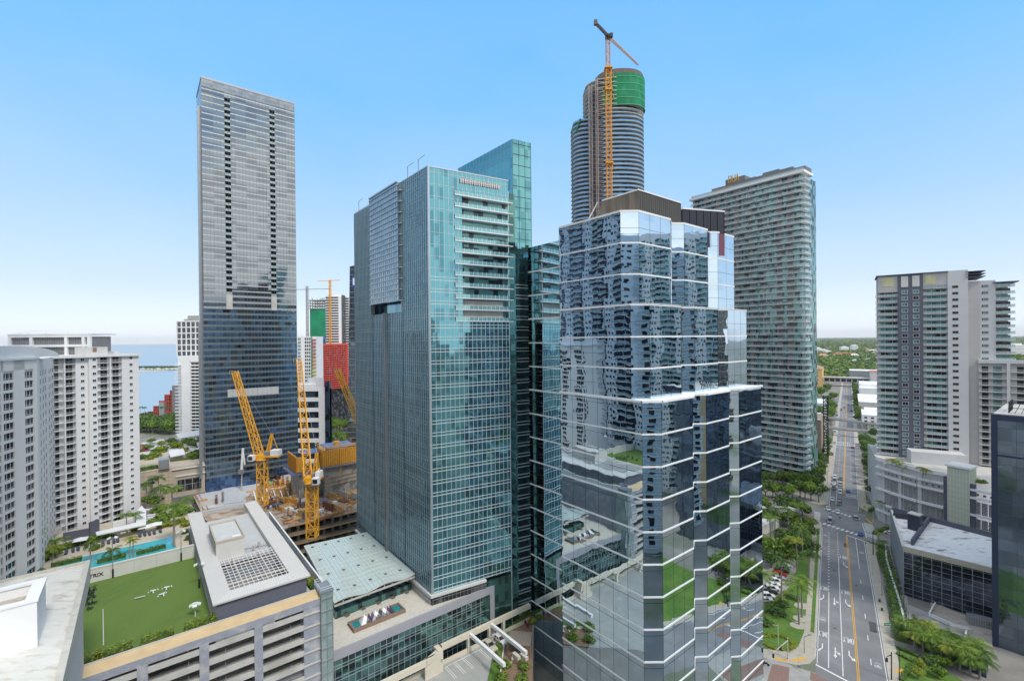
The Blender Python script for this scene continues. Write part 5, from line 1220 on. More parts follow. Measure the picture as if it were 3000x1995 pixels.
# == glass podium and canopy of the teal tower
PZ = 26.3; PO_ = G(969, 1914, PZ); PAZ = 51.2
def podium_glass():
 t = thing('glass_podium', 'low glass podium with a grey frame, stone roof terrace and long planter below the teal tower', 'building', (PO_.x, PO_.y, 0), rz(PAZ))
 X = lambda px, py: hit(PO_, PAZ, px, py)[0]
 xL = X(840, 1985); xR = X(1446, 1712) + .8; D = 30.
 M['podg'] = glass('podium_green_glass', (.12, .25, .25), (.05, .09, .10), metal=.8, rough=.05, cw=1.6, chh=1.9, tilt=.03, wob=.015, ws=.4, amt2=.45)
 m = MB(); m.box(xL - 12, xR - 2.2, .35, D, 0, PZ - 2); m.build('glass_wall', M['podg'], t)
 m = MB(); grid(m, xR - 2.2, 0, PZ - 2, 1.6, sum([[z, z + .75] for z in frange(1.5, PZ - 2, 2.9)], []), vw=.12, vd=.12, hw=.1, hd=.1, x0=xL - 12, inset=.35); m.build('mullion_grid', M['mull'], t)
 m = MB(); m.box(xL - 12, xR, -.3, .4, PZ - 2, PZ + .15); m.box(xR - 2.3, xR, -.3, .5, 0, PZ - 2); m.box(xR - .5, xR + .0, .5, D * .5, 0, PZ); m.build('grey_frame', mat('frame_grey', (.38, .38, .42), .6, .2, var=.04), t)
 m = MB(); m.box(xL - 12, xR, .4, D, PZ - .6, PZ - .05); m.build('terrace', mat('stone_terrace', (.56, .53, .46), .9, var=.14, scale=1.2, col2=(.44, .42, .37), amt2=.3, s2=1.2), t)
 # planter / water feature with sail shapes
 q = [gl2(t, px, py, PZ + .8) for px, py in ((1019, 1823), (1166, 1763), (1187, 1782), (1038, 1848))]
 x0, x1 = (q[0].x + q[3].x) / 2, (q[1].x + q[2].x) / 2; y0, y1 = (q[2].y + q[3].y) / 2, (q[0].y + q[1].y) / 2
 pl = thing('water_feature', 'long brown-edged turquoise pool with black and white triangular sails on the terrace', 'fountain', tuple(t.matrix_world @ Vector((0, 0, 0))) if 0 else (PO_.x, PO_.y, 0), rz(PAZ))
 m = MB(); e = .45
 m.box(x0, x1, y0, y0 + e, PZ, PZ + .9); m.box(x0, x1, y1 - e, y1, PZ, PZ + .9); m.box(x0, x0 + e, y0 + e, y1 - e, PZ, PZ + .9); m.box(x1 - e, x1, y0 + e, y1 - e, PZ, PZ + .9)
 m.build('basin_rim', mat('brown_stone', (.24, .16, .115), .8, var=.12, scale=2), pl)
 m = MB(); m.box(x0 + e, x1 - e, y0 + e, y1 - e, PZ, PZ + .55); m.build('basin_water', mat('teal_tiles', (.02, .20, .23), .2, var=.35, scale=1.2), pl)
 L = x1 - x0; yc = (y0 + y1) / 2
 for (u, w, c) in ((.26, 1.5, 0), (.33, 1.2, 1), (.40, 1.3, 2), (.47, 1.6, 0), (.55, 1.9, 1), (.63, 1.5, 0), (.70, 1.3, 2), (.75, 1.0, 1)):
  xc = x0 + L * u; m = MB(); a = Vector((xc, yc + .2, PZ + 2.3)); bs = [Vector((xc - w, y0 + .7, PZ + .56)), Vector((xc + w, y0 + .7, PZ + .56)), Vector((xc + w * .6, y1 - .7, PZ + .56)), Vector((xc - w * .6, y1 - .7, PZ + .56))]
  for i in range(4): m.face([bs[i], bs[(i + 1) % 4], a], 0 if i % 2 else 1)
  m.build('sail', [M['white'], (M['white'], M['black'], mat('purple_sail', (.10, .05, .16), .7, var=0))[c]], pl)
 # recliners / heaters on the terrace
 for i, (px, py) in enumerate(((1012, 1802), (1059, 1782), (1104, 1766), (1146, 1750), (1187, 1735))):
  p = G(px, py, PZ); tt = thing('patio_lounger', 'dark patio lounger with raised back, number %s from the left along the canopy side of the terrace' % ('one', 'two', 'three', 'four', 'five')[i], 'lounger', (p.x, p.y, PZ), rz(PAZ) + .4, 'dark loungers on the stone terrace')
  m = MB(); m.box(-.5, .5, -1.2, .9, .3, .4); m.build('seat', mat('brown_mesh', (.14, .11, .08), .8, var=0), tt)
  m = MB(); m.bar((0, .9, .4), (0, 1.4, 1.5), 1.1, .1); m.build('backrest', M['black'], tt)
  for a in (-.45, .45): m = MB(); m.box(a - .05, a + .05, -1.1, .8, 0, .3); m.build('leg', M['steel'], tt)
 # low wall beneath the canopy with dark vents
 c0, c1 = gl2(t, 980, 1785, PZ), gl2(t, 1199, 1700, PZ)
 m = MB(); m.box(c0.x - 1, c1.x, c0.y, c0.y + .4, PZ, PZ + 3.0)
 for k in range(10): x = c0.x + (c1.x - c0.x) * (k + .5) / 10; m.box(x - .35, x + .35, c0.y - .03, c0.y, PZ + 1.0, PZ + 1.3, 1); m.box(x + 1.3, x + 1.36, c0.y - .01, c0.y + .02, PZ, PZ + 3, 1)
 m.build('canopy_wall', [M['concl'], M['dark']], t)
 return c0.y
def gl2(t, px, py, z):
 d = G(px, py, z) - Vector((t.location.x, t.location.y, 0)); a = math.pi / 2 - t.rotation_euler.z
 return Vector((d.x * math.sin(a) + d.y * math.cos(a), -d.x * math.cos(a) + d.y * math.sin(a), z))
podium_glass()
def canopy():
 z = 31.3; c = [G(891, 1599, z), G(980, 1766, z), G(1215, 1681, z), G(1073, 1559, z)]
 o = c[1].copy(); t = thing('glass_canopy', 'large pale green glass canopy with a white steel grid between the garage and the teal tower', 'canopy', (o.x, o.y, 0))
 m_ = bpy.data.materials.new('canopy_glass'); m_.use_nodes = True; b = m_.node_tree.nodes['Principled BSDF']; b.inputs['Base Color'].default_value = (.62, .74, .70, 1); b.inputs['Roughness'].default_value = .12; b.inputs['Metallic'].default_value = .1; b.inputs['Alpha'].default_value = .85
 nu, nv = 20, 15
 def Q(u, v):
  p = (c[1] * (1 - u) + c[2] * u) * (1 - v) + (c[0] * (1 - u) + c[3] * u) * v - o; p.z = z + .35 * math.sin(u * nu / 5 * math.pi) * (1 - v) ** 3; return p
 m = MB()
 for i in range(nu):
  for j in range(nv): m.face([Q(i / nu, j / nv), Q((i + 1) / nu, j / nv), Q((i + 1) / nu, (j + 1) / nv), Q(i / nu, (j + 1) / nv)])
 m.build('glass_panes', m_, t)
 m = MB(); up = Vector((0, 0, .06))
 for i in range(nu + 1):
  for j in range(nv): m.bar(Q(i / nu, j / nv) + up, Q(i / nu, (j + 1) / nv) + up, .10 if i % 4 else .22)
 for j in range(nv + 1):
  for i in range(nu): m.bar(Q(i / nu, j / nv) + up, Q((i + 1) / nu, j / nv) + up, .10 if j % 4 else .2)
 m.build('steel_grid', mat('canopy_white', (.62, .66, .66), .5, .2, var=0), t)
 m = MB()
 for i in range(nu + 1):
  m.bar(Q(i / nu, 0) - Vector((0, 0, .8)), Q(i / nu, 1) - Vector((0, 0, .8)), .18, .5) if i % 2 == 0 else None
 for j in range(0, nv + 1, 3): m.bar(Q(0, j / nv) - Vector((0, 0, .8)), Q(1, j / nv) - Vector((0, 0, .8)), .18, .5)
 m.build('truss_beams', M['concl'], t)
 m = MB()
 for i in range(2, nu, 4):
  for j in range(2, nv, 4): p = Q(i / nu, j / nv) + Vector((0, 0, .2)); m.bar(p - Vector((.5, 0, 0)), p + Vector((.5, 0, 0)), .18, .12); m.bar(p - Vector((0, .5, 0)), p + Vector((0, .5, 0)), .18, .12)
 m.build('clamp_plates', mat('rusty_clamp', (.14, .07, .05), .8, var=0), t)
 # glazed hall under the canopy so that it is not hollow
 m = MB(); p = [Q(0.02, .03), Q(.98, .03), Q(.97, .97), Q(.02, .97)]; m.prism([(a.x, a.y) for a in p], 0, z - 3.2); m.build('hall_body', M['podg'], t)
canopy()
# == near parking deck with cream frames (bottom centre)
def deck():
 z = 17.5; f0, f1 = G(1100, 1985, z), G(1545, 1775, z)
 az = math.degrees(math.atan2(f1.x - f0.x, f1.y - f0.y)); t = thing('parking_deck', 'rooftop parking deck framed by cream concrete beams at the bottom of the picture', 'building', (f0.x, f0.y, 0), rz(az))
 L = (f1 - f0).length; q = lambda px, py, zz=z: gl2(t, px, py, zz); zd = 12.5
 m = MB(); e1, e2 = q(1566, 1795, zd), q(1555, 1998, zd); e3 = e2 + (e2 - e1) * 2; m.prism([(-40, .2), (L + 1, .2), (e1.x, e1.y), (e2.x, e2.y), (e3.x, e3.y), (-40, -70)], 0, zd); m.build('deck', mat('grey_deck', (.34, .345, .33), .8, var=.10, scale=.3, col2=(.42, .43, .41), amt2=.35, s2=.25), t)
 cr = mat('cream_concrete', (.62, .57, .46), .85, var=.07, scale=.5)
 xj = q(1285, 1900).x; xk = q(1245, 1920).x
 m = MB(); m.box(xj + 1, L + 1, -.35, .55, z - .9, z + .5); m.box(-40, xk - 1, -3.2, -2.3, z - .9, z + .5); m.bar((xk - 1, -2.7, z - .2), (xk + 4, -1.0, z - .2), .9, 1.4); m.box(xk + 3, xk + 4.4, -2.2, .5, zd, z + .8); m.box(xk - 1, xk + 3.5, -2.4, -2.0, zd, z + .5); m.build('edge_beam', cr, t)
 for px in (1375, 1473, 1542):
  x = q(px, 1860).x; m = MB(); m.box(x - .4, x + .4, -.4, .5, zd, z - .9); m.build('post', cr, t)
  m = MB(); m.box(x + .2, x + 1.0, -16, -.35, z - .7, z + .2); m.build('cross_beam', M['white'], t) if px < 1500 else None
 for x in (xk - 14, xk - 28): m = MB(); m.box(x - .4, x + .4, -3.1, -2.3, zd, z - .9); m.build('post', cr, t)
 m = MB(); m.box(-40, L + 1, -.1, .25, zd, zd + 1.1); m.build('parapet', cr, t)
 # bay lines
 m = MB()
 for k in range(9):
  x = xj + 1.2 + k * 2.75;
  for dx in (0, .55): m.face([(x + dx, -6.4, zd + .02), (x + dx + .13, -6.4, zd + .02), (x + dx + .13, -1.2, zd + .02), (x + dx, -1.2, zd + .02)])
  m.face([(x, -1.3, zd + .021), (x + 2.75, -1.3, zd + .021), (x + 2.75, -1.15, zd + .021), (x, -1.15, zd + .021)])
 m.build('bay_lines', M['white'], t)
 m = MB(); m.box(xk + 3.6, xk + 4.2, -2.26, -2.2, z - 2.2, z - 1.4); m.build('level_sign', M['white'], t)
 cu = bpy.data.curves.new('letters', 'FONT'); cu.body = '0'; cu.size = 1.1; cu.extrude = .02
 tmp = bpy.data.objects.new('tmp', cu); COL.objects.link(tmp); dg = bpy.context.evaluated_depsgraph_get(); me = bpy.data.meshes.new_from_object(tmp.evaluated_get(dg)); bpy.data.objects.remove(tmp); me.materials.clear(); me.materials.append(M['black'])
 o = obj('level_number', me, t, loc=(xk + 3.62, -2.29, z - 2.2)); o.rotation_euler = (R_(90), 0, 0)
 # terrace garden: deck boards, pavilion, tables
 g0 = q(1470, 1990, zd); gx0 = g0.x
 tm = thing('terrace_garden', 'small roof garden with timber decking and clipped lawn strips beside the mirror tower', 'terrace', (f0.x, f0.y, 0), rz(az))
 wood = mat('timber_deck', (.22, .145, .095), .85, var=.2, scale=2.5)
 pts = [q(1478, 1870, zd), q(1540, 1800, zd), q(1560, 1800, zd), q(1560, 1998, zd), q(1430, 1998, zd)]
 m = MB(); m.prism([(p.x, p.y) for p in pts], zd, zd + .12); m.build('decking', wood, tm)
 pts = [q(1455, 1870, zd), q(1540, 1790, zd), q(1545, 1800, zd), q(1475, 1880, zd), q(1455, 1998, zd), q(1428, 1998, zd)]
 m = MB(); m.prism([(p.x, p.y) for p in pts], zd, zd + .25); m.build('lawn_strip', M['grass'], tm)
 a, b_ = q(1478, 1885, zd), q(1463, 1998, zd); m = MB(); m.bar((a.x, a.y, zd + .3), (b_.x, b_.y, zd + .3), .25, .5); m.build('kerb', M['white'], tm)
 # pavilion with ribbed roof
 r = [q(px, py, zd + 3.4) for px, py in ((1494, 1846), (1558, 1852), (1553, 1892), (1488, 1886))]
 g = thing('garden_pavilion', 'open garden pavilion with a grey-brown ribbed roof', 'pavilion', (f0.x, f0.y, 0), rz(az))
 m = MB(); m.prism([(p.x, p.y) for p in r], zd + 3.3, zd + 3.45); m.build('roof', mat('taupe_metal', (.23, .20, .175), .6, .2, var=0), g)
 m = MB(); n = 16
 for i in range(n + 1): u = i / n; a = r[0].lerp(r[1], u); b_ = r[3].lerp(r[2], u); m.bar((a.x, a.y, zd + 3.5), (b_.x, b_.y, zd + 3.5), .07, .1)
 m.build('roof_ribs', mat('taupe_rib', (.33, .29, .26), .6, var=0), g)
 for p in r: m = MB(); m.bar((p.x, p.y, zd), (p.x, p.y, zd + 3.3), .12); m.build('post', M['steel'], g)
 for k, u in enumerate((.35, .7)):
  a = r[3].lerp(r[2], u); m = MB(); m.box(a.x - .5, a.x + .5, a.y - 1.5, a.y + 1.0, zd + .1, zd + .95); tag(m.build('stone_counter', M['offwhite'], None, loc=(f0.x, f0.y, 0), rot=rz(az)), ('left', 'right')[k] + ' cream counter under the front edge of the garden pavilion', 'counter', 'counters under the pavilion')
 for k, (px, py) in enumerate(((1497, 1948), (1502, 1935), (1478, 1984))):
  p = q(px, py, zd + .12); c = MB(); c.box(-.25, .25, -.25, .25, .42, .47); c.box(-.25, .25, .2, .25, .47, .95)
  for a in (-.2, .2):
   for e in (-.2, .2): c.bar((a, e, 0), (a, e, .42), .05)
  pw = G(px, py, zd + .12); tag(c.build('garden_chair', M['white'], None, loc=tuple(pw), rot=.7 * k), ('white garden chair by the first round bush', 'white garden chair facing the pavilion', 'white garden chair lowest on the timber deck')[k], 'chair', 'white chairs on the timber deck')
 return zd
DZ = deck()
# == white roof closest to the camera (bottom left)
def whiteroof():
 z = 60.; c = G(265, 1646, z); t = thing('white_roof_building', 'weathered white flat roof with a boxed parapet well, nearest building at the bottom left', 'building', (c.x, c.y, 0), rz(AB))
 rm = mat('weathered_white_roof', (.62, .61, .56), .85, var=.08, scale=.4, col2=(.45, .40, .31), amt2=.40, s2=.3, stretch=(1, 2.4, 1), bump=.05)
 m = MB(); m.box(-60, -.8, -60, -.4, z - 3, z); m.build('roof', rm, t)
 m = MB(); m.box(-60, -1, -60, -1, 0, z - 3); m.build('wall', M['resl'], t)
 m = MB(); m.box(-.8, 0, -60, 0, z - 3, z + .45); m.box(-60, -.8, -.4, 0, z - 3, z + .45); m.build('parapet', mat('parapet_stained', (.50, .48, .42), .85, var=.15, scale=1.2), t)
 a = gl2(t, 110, 1893, z); b_ = gl2(t, 140, 1695, z + 6)
 x1 = a.x; y0 = a.y; y1 = b_.y; zt = z + 6.0
 m = MB(); m.box(x1 - 30, x1, y0, y0 + .5, z, zt); m.box(x1 - .9, x1, y0 + .5, y1, z, zt); m.box(x1 - 30, x1 - .9, y1 - .6, y1, z, zt); m.build('parapet_box', M['white'], t)
 m = MB(); m.box(x1 - 30, x1 - .9, y0 + .5, y1 - .6, z + 3, z + 4.6); m.build('well_floor', mat('stained_gravel', (.42, .38, .32), .9, var=.3, scale=1.5), t)
 m = MB(); m.box(x1 - 30, x1 + .15, y0 - .15, y0 + .7, zt, zt + .3); m.box(x1 - 1.2, x1 + .15, y0 + .7, y1 + .15, zt, zt + .3); m.box(x1 - 30, x1 - 1.2, y1 - .8, y1 + .15, zt, zt + .3); m.build('box_coping', M['white'], t)
whiteroof()
# == white condominiums on the left
def condos():
 fl = 2.86; rnd = random.Random(11)
 o = P(157, 1045, 180); AZ = 20.; zt = o.z; t = thing('condominium', 'white condominium slab with stacked bar-railed balconies and small square windows behind the pool', 'building', (o.x, o.y, 0), rz(AZ))
 X = lambda px, py=1200: hit(o, AZ, px, py)[0]
 L = X(404);
 b1, b2, b3, b4 = X(155), X(222), X(281), X(355)
 m = MB(); m.box(-8, b1, 0, 18, 0, zt); m.box(b2, X(257), -.2, 18, 0, zt); m.box(X(257), b3, -1.2, 18, 0, zt); m.box(b4, L, -.9, 18, 0, zt); m.box(b1, b2, 1.5, 18, 0, zt - 1); m.box(b3, b4, .6, 18, 0, zt - 1); m.build('wall', M['condo'], t)
 m = MB(); m.box(-8, L + 1, -1.9, .2, zt - .7, zt + .3); m.box(-8, L + .5, .2, 18, zt, zt + .25); m.build('roof_slab', M['white'], t)
 m = MB(); m.box((b1 + b2) / 2 - .18, (b1 + b2) / 2 + .18, -.5, .2, 20, zt); m.box((b3 + b4) / 2 - .18, (b3 + b4) / 2 + .18, -1.5, -.8, 20, zt); m.build('white_post', M['white'], t)
 doors = lambda w: (lambda q: (q.box(-w/2, w/2, -.05, 0, 0, 2.35), q.box(-.05, .05, -.09, -.05, 0, 2.35, 1), q)[2])(MB()).mesh('glass_door', [M['wind'], M['steel']])
 bal1, bal2 = balcony_mesh((b2 - b1) / 2 - .2, 1.7, 'bars', .16, rm=M['rail'], sm=M['white']), balcony_mesh((b4 - b3) / 2 - .2, 1.6, 'bars', .16, sm=M['white'])
 w1 = (b2 - b1) / 2; w2 = (b4 - b3) / 2
 ba, gd, wi = Rep(t, 'balcony', [bal1, bal2]), Rep(t, 'glass_door', [doors(w1 * .62), doors(w2 * .5)]), Rep(t, 'window', window_mesh(1.25, 1.05, .08, .1, M['white'], M['wind']))
 zs = frange(20, zt - 1.5, fl); zs = [zt - 3.1 - fl * k for k in range(26) if zt - 3.1 - fl * k > 18]
 for z in zs:
  ba.add((b1 + w1 * .5, 1.5 - .1, z)); ba.add((b1 + w1 * 1.5, 1.3, z)); ba.add((b3 + w2 * .5, .6, z), v=1); ba.add((b3 + w2 * 1.5, .5, z), v=1)
  gd.add((b1 + w1 * .38, 1.5, z)); gd.add((b1 + w1 * 1.62, 1.5, z)); gd.add((b3 + w2 * .7, .6, z), v=1); gd.add((b3 + w2 * 1.65, .6, z), v=1)
  wi.add((X(242), -.2, z + 1.0)); wi.add((X(272), -1.2, z + .9)); wi.add((X(381), -.9, z + 1.0))
 ba.done(); gd.done(); wi.done()
 m = MB()
 for z in zs: m.box(L, L + 1.4, 2, 6, z - .15, z); m.box(L + 1.35, L + 1.4, 2, 6, z, z + 1)
 m.build('side_balconies', M['rail'], t)
 for (a, b_, h, lab) in ((X(257), X(322), 3.2, 0), (X(340), X(356), 1.2, 0)):
  m = MB(); m.box(a, b_, 1, 8, zt + .25, zt + .25 + h); m.build('roof_box', M['offwhite'], t)
 m = MB(); m.box(X(278), X(290), .9, 1.05, zt + 1.4, zt + 3.3); m.build('roof_grille', mat('rusty_grille', (.25, .17, .13), .8), t)
 # framed penthouse
 Y = 196.; p = P(28, 1000, Y); pr = P(250, 1000, Y); W = pr.x - p.x; z0 = zt + .2; z1 = P(60, 982, Y).z
 t2 = thing('framed_penthouse', 'white framed two-tier rooftop crown with grey louvres above the white condominium', 'roof structure', (p.x, p.y, 0), R_(3))
 m = MB(); hs = [z0, (z0 + z1) / 2 - .3, z1 - .6];
 xs = [0, W * .27, W * .71, W * .93, W];
 for x in xs: m.box(x - .55, x + .55, -.2, .9, z0 - 4, z1)
 for z in (z0 + 3.4, z1 - 1.0): m.box(0, W, -.25, .95, z, z + 1.0)
 m.box(-.5, W + .5, -.4, 14, z1, z1 + .5); m.build('white_frame', M['white'], t2)
 m = MB(); m.box(.3, W - .3, .6, 12, z0 - 4, z1 - .8)
 for x in frange(.3, W - .3, .7): m.box(x, x + .12, .45, .6, z0 - 3, z1 - .8, 1)
 m.build('louvre_wall', [mat('louvre_grey', (.20, .20, .21), .8), M['steel']], t2)
 m = MB(); pts = [(W * u, -1.2 + 3.5 * (2 * u - 1) ** 2, z1 + .5 + 1.3 * (1 - (2 * u - 1) ** 2)) for u in [i / 12 for i in range(13)]]
 for a, b_ in zip(pts, pts[1:]): m.bar(a, b_, .12)
 for a in pts[::3]: m.bar(a, (a[0], a[1], z1 + .4), .1)
 m.build('crown_rail', M['rail'], t2)
 # nearer block with vaulted roof
 A = P(108, 1050, 146.); az1 = 162.
 oo = go(A, -18., 40.); t3 = thing('condominium', 'pale lilac-grey condominium block with recessed windows and a low vaulted white roof at the left edge', 'building', (oo.x, oo.y, 0), rz(162.))
 # face seen obliquely: local x runs from the far end towards the camera
 o3 = P(108, 1050, 146.); t3.location = (o3.x, o3.y, 0); t3.rotation_euler = (0, 0, rz(-18.))
 def X3(px, py=1200): return hit(o3, -18., px, py)[0]
 zt3 = 95.2; xl = X3(-60);
 # local: +x heads away (azimuth -18); inward is to the left of it, so the outer face looks along -y
 wl = mat('lilac_white_render', (.82, .79, .76), .8, var=.04, scale=.2, stretch=(1, 1, .2)); cols = [X3(11), X3(42), X3(74), X3(100)]
 m = MB(); ys = 0
 m.box(xl - 10, X3(-4), 0, 16, 0, zt3); m.box(X3(4), cols[0], 0, 16, 0, zt3); m.box(cols[1], cols[2], 0, 16, 0, zt3); m.box(cols[3], 0, 0, 16, 0, zt3); m.box(X3(-4), cols[3], .4, 16, 0, zt3)
 m.box(X3(-4), cols[3], 0, .4, zt3 - 3, zt3); zs3 = [zt3 - 5.6 - 2.86 * k for k in range(26) if zt3 - 5.6 - 2.86 * k > 16]
 for z in zs3:
  for a, b_ in ((X3(-4), X3(4)), (cols[0], cols[1]), (cols[2], cols[3])): m.box(a, b_, .05, .4, z - .85, z)
 m.build('wall', wl, t3)
 wi = Rep(t3, 'window', [(lambda q: (q.box(0, 1, -.04, 0, 0, 1.95), q.box(.3, .33, -.1, 0, 0, 1.95, 1), q.box(.66, .69, -.1, 0, 0, 1.95, 1), q)[3])(MB()).mesh('window', [mm, M['rail']]) for mm in (M['wind'], M['win'])])
 ra = Rep(t3, 'window_rail', (lambda q: (q.box(0, 1, -.06, 0, .42, .5), q.box(.5, .52, -.06, 0, 0, .5), q)[2])(MB()).mesh('window_rail', M['rail']))
 for z in zs3:
  for a, b_ in ((cols[0], cols[1]), (cols[2], cols[3]), (X3(-4), X3(4))):
   wi.add((a, .4, z), 0, (b_ - a, 1, 1), rnd.randint(0, 1)); ra.add((a, .04, z), 0, (b_ - a, 1, 1))
 wi.done(); ra.done()
 m = MB(); m.box(xl - 10, .4, -.5, 16, zt3, zt3 + .6)
 n = 14
 for i in range(n):
  a, b_ = math.pi * i / n, math.pi * (i + 1) / n; xc, rr, hh = xl + 12, 24, 3.6
  m.face([(xc - math.cos(a) * rr, .6, zt3 + .6), (xc - math.cos(b_) * rr, .6, zt3 + .6), (xc - math.cos(b_) * rr, .6, zt3 + .6 + math.sin(b_) * hh), (xc - math.cos(a) * rr, .6, zt3 + .6 + math.sin(a) * hh)])
  m.face([(xc - math.cos(a) * rr, .6, zt3 + .6 + math.sin(a) * hh), (xc - math.cos(b_) * rr, .6, zt3 + .6 + math.sin(b_) * hh), (xc - math.cos(b_) * rr, 22, zt3 + .6 + math.sin(b_) * hh), (xc - math.cos(a) * rr, 22, zt3 + .6 + math.sin(a) * hh)])
 m.build('vaulted_roof', M['white'], t3)
 # narrow bay between the two blocks
 d = (Vector((o.x, o.y, 0)) - Vector((o3.x, o3.y, 0))); az4 = math.degrees(math.atan2(d.x, d.y)); L4 = d.length
 m = MB(); m.box(0, L4, 0, 12, 0, zt3 - .3)
 m.build('bay_wall', wl, t3, loc=(0, 0, 0), rot=rz(az4) - rz(-18.))
 sm = (lambda q: (q.box(-.55, .55, -.06, 0, 0, 1.7), q.box(-.65, .65, -.1, 0, -.12, 0, 1), q)[2])(MB()).mesh('window', [M['win'], M['rail']])
 rr_ = rz(az4) - rz(-18.)
 wn_ = Rep(t3, 'bay_window', sm)
 for z in zs3:
  for u in (.16, .3, .44, .66, .78, .9): wn_.add((math.cos(rr_) * L4 * u + math.sin(rr_) * .02, math.sin(rr_) * L4 * u - math.cos(rr_) * .02, z + (-.5 if u > .6 else 0)), rr_)
 wn_.done()
condos()
# == slender white double tower behind (between the bay and the hotel tower)
def twin():
 Y = 400.; o = P(513, 1100, Y); W = P(600, 1100, Y).x - o.x; z1 = P(540, 1043, Y).z; z2 = P(540, 940, Y + 12).z
 t = thing('white_tower', 'slender white tower with banded windows, projecting balconies and a gridded upper block, beside the bay', 'tower', (o.x, o.y, 0))
 x = lambda px: P(px, 1100, Y).x - o.x
 m = MB(); m.box(x(531), x(557), 0, 20, 0, z1); m.box(x(517), x(531), 2, 20, 0, z1 - 1); m.box(x(557), W, .8, 20, 0, z1); m.build('lower_wall', M['white'], t)
 m = MB(); m.box(x(557), W, 0, .8, z1 - 5, z1)
 zs = [z1 - 7.5 - 2.86 * k for k in range(30) if z1 - 7.5 - 2.86 * k > 10]
 for z in zs: m.box(x(557), W, .1, .8, z - 1.05, z)
 m.build('spandrels', M['white'], t)
 wr = Rep(t, 'window', (lambda q: (q.box(0, W - x(559), -.05, 0, 0, 1.75), [q.box(a, a + .3, -.12, 0, 0, 1.75, 1) for a in (3, 6.2, 10, 15)], q)[2])(MB()).mesh('window', [M['wind'], M['concl']]))
 br = Rep(t, 'balcony', balcony_mesh(x(531) - x(513), 2.6, 'bars', .45, h=1.0, sm=M['white']))
 for z in zs: wr.add((x(559), .8, z)); br.add(((x(513) + x(531)) / 2, 2, z))
 wr.done(); br.done()
 a, b = P(518, 1000, Y + 12).x - o.x, P(600, 1000, Y + 12).x - o.x
 m = MB(); m.box(a, b, 12.5, 26, z1, z2); m.build('upper_glass', M['win'], t)
 m = MB(); n = 6
 for i in range(n + 1): xx = a + (b - a) * i / n; m.box(xx - .45, xx + .45, 12, 12.5, z1, z2)
 for k in range(7): z = z2 - k * 5.2; m.box(a, b, 11.9, 12.5, z - .9, z)
 m.build('upper_grid', M['white'], t)
 m = MB(); xx = P(554, 930, Y + 16).x - o.x; m.box(xx, xx + 12, 14, 22, z2, z2 + 4.6); m.box(xx - 3, xx + 12, 13.5, 22, z2, z2 + 1.6); m.build('roof_plant', M['conc'], t)
twin()
# == red stepped building and low blocks by the bay
def redstep():
 Y = 600.; o = P(432, 1225, Y); t = thing('stepped_building', 'red-framed stepped glass building on the shore of the bay', 'building', (o.x, o.y, 0))
 X = lambda px: P(px, 1200, Y).x - o.x; Z = lambda py: P(460, py, Y).z
 red = mat('red_frame', (.42, .06, .035), .6, var=.06); st = [(432, 1205), (449, 1189), (466, 1174), (482, 1158), (498, 1144), (507, 1134)]
 m = MB()
 for (px, py), (px2, _) in zip(st, st[1:] + [(514, 0)]): m.box(X(px) + .5, X(px2) + .5, 1, 16, 0, Z(py) - .6)
 m.build('glass', M['win'], t)
 for (px, py), (px2, _) in zip(st, st[1:] + [(514, 0)]):
  m = MB(); z1 = Z(py); a, b = X(px), X(px2)
  for z in frange(1.5, z1 + .2, 4.4): m.box(a, b, -.2, .8, z, z + .9)
  m.box(a, b, -.2, .8, z1 - .9, z1)
  for xx in frange(a, b + .1, 2.3): m.box(xx, xx + .7, -.1, .7, 0, z1)
  m.build('red_frame', red, t)
 m = MB(); m.box(X(471), X(486), -3, 1, 0, Z(1178)); m.build('grey_bay', M['steel'], t)
 m = MB(); m.box(X(508), X(516), -2, 10, 0, Z(1130)); m.build('end_wall', M['pgrey'], t)
redstep()
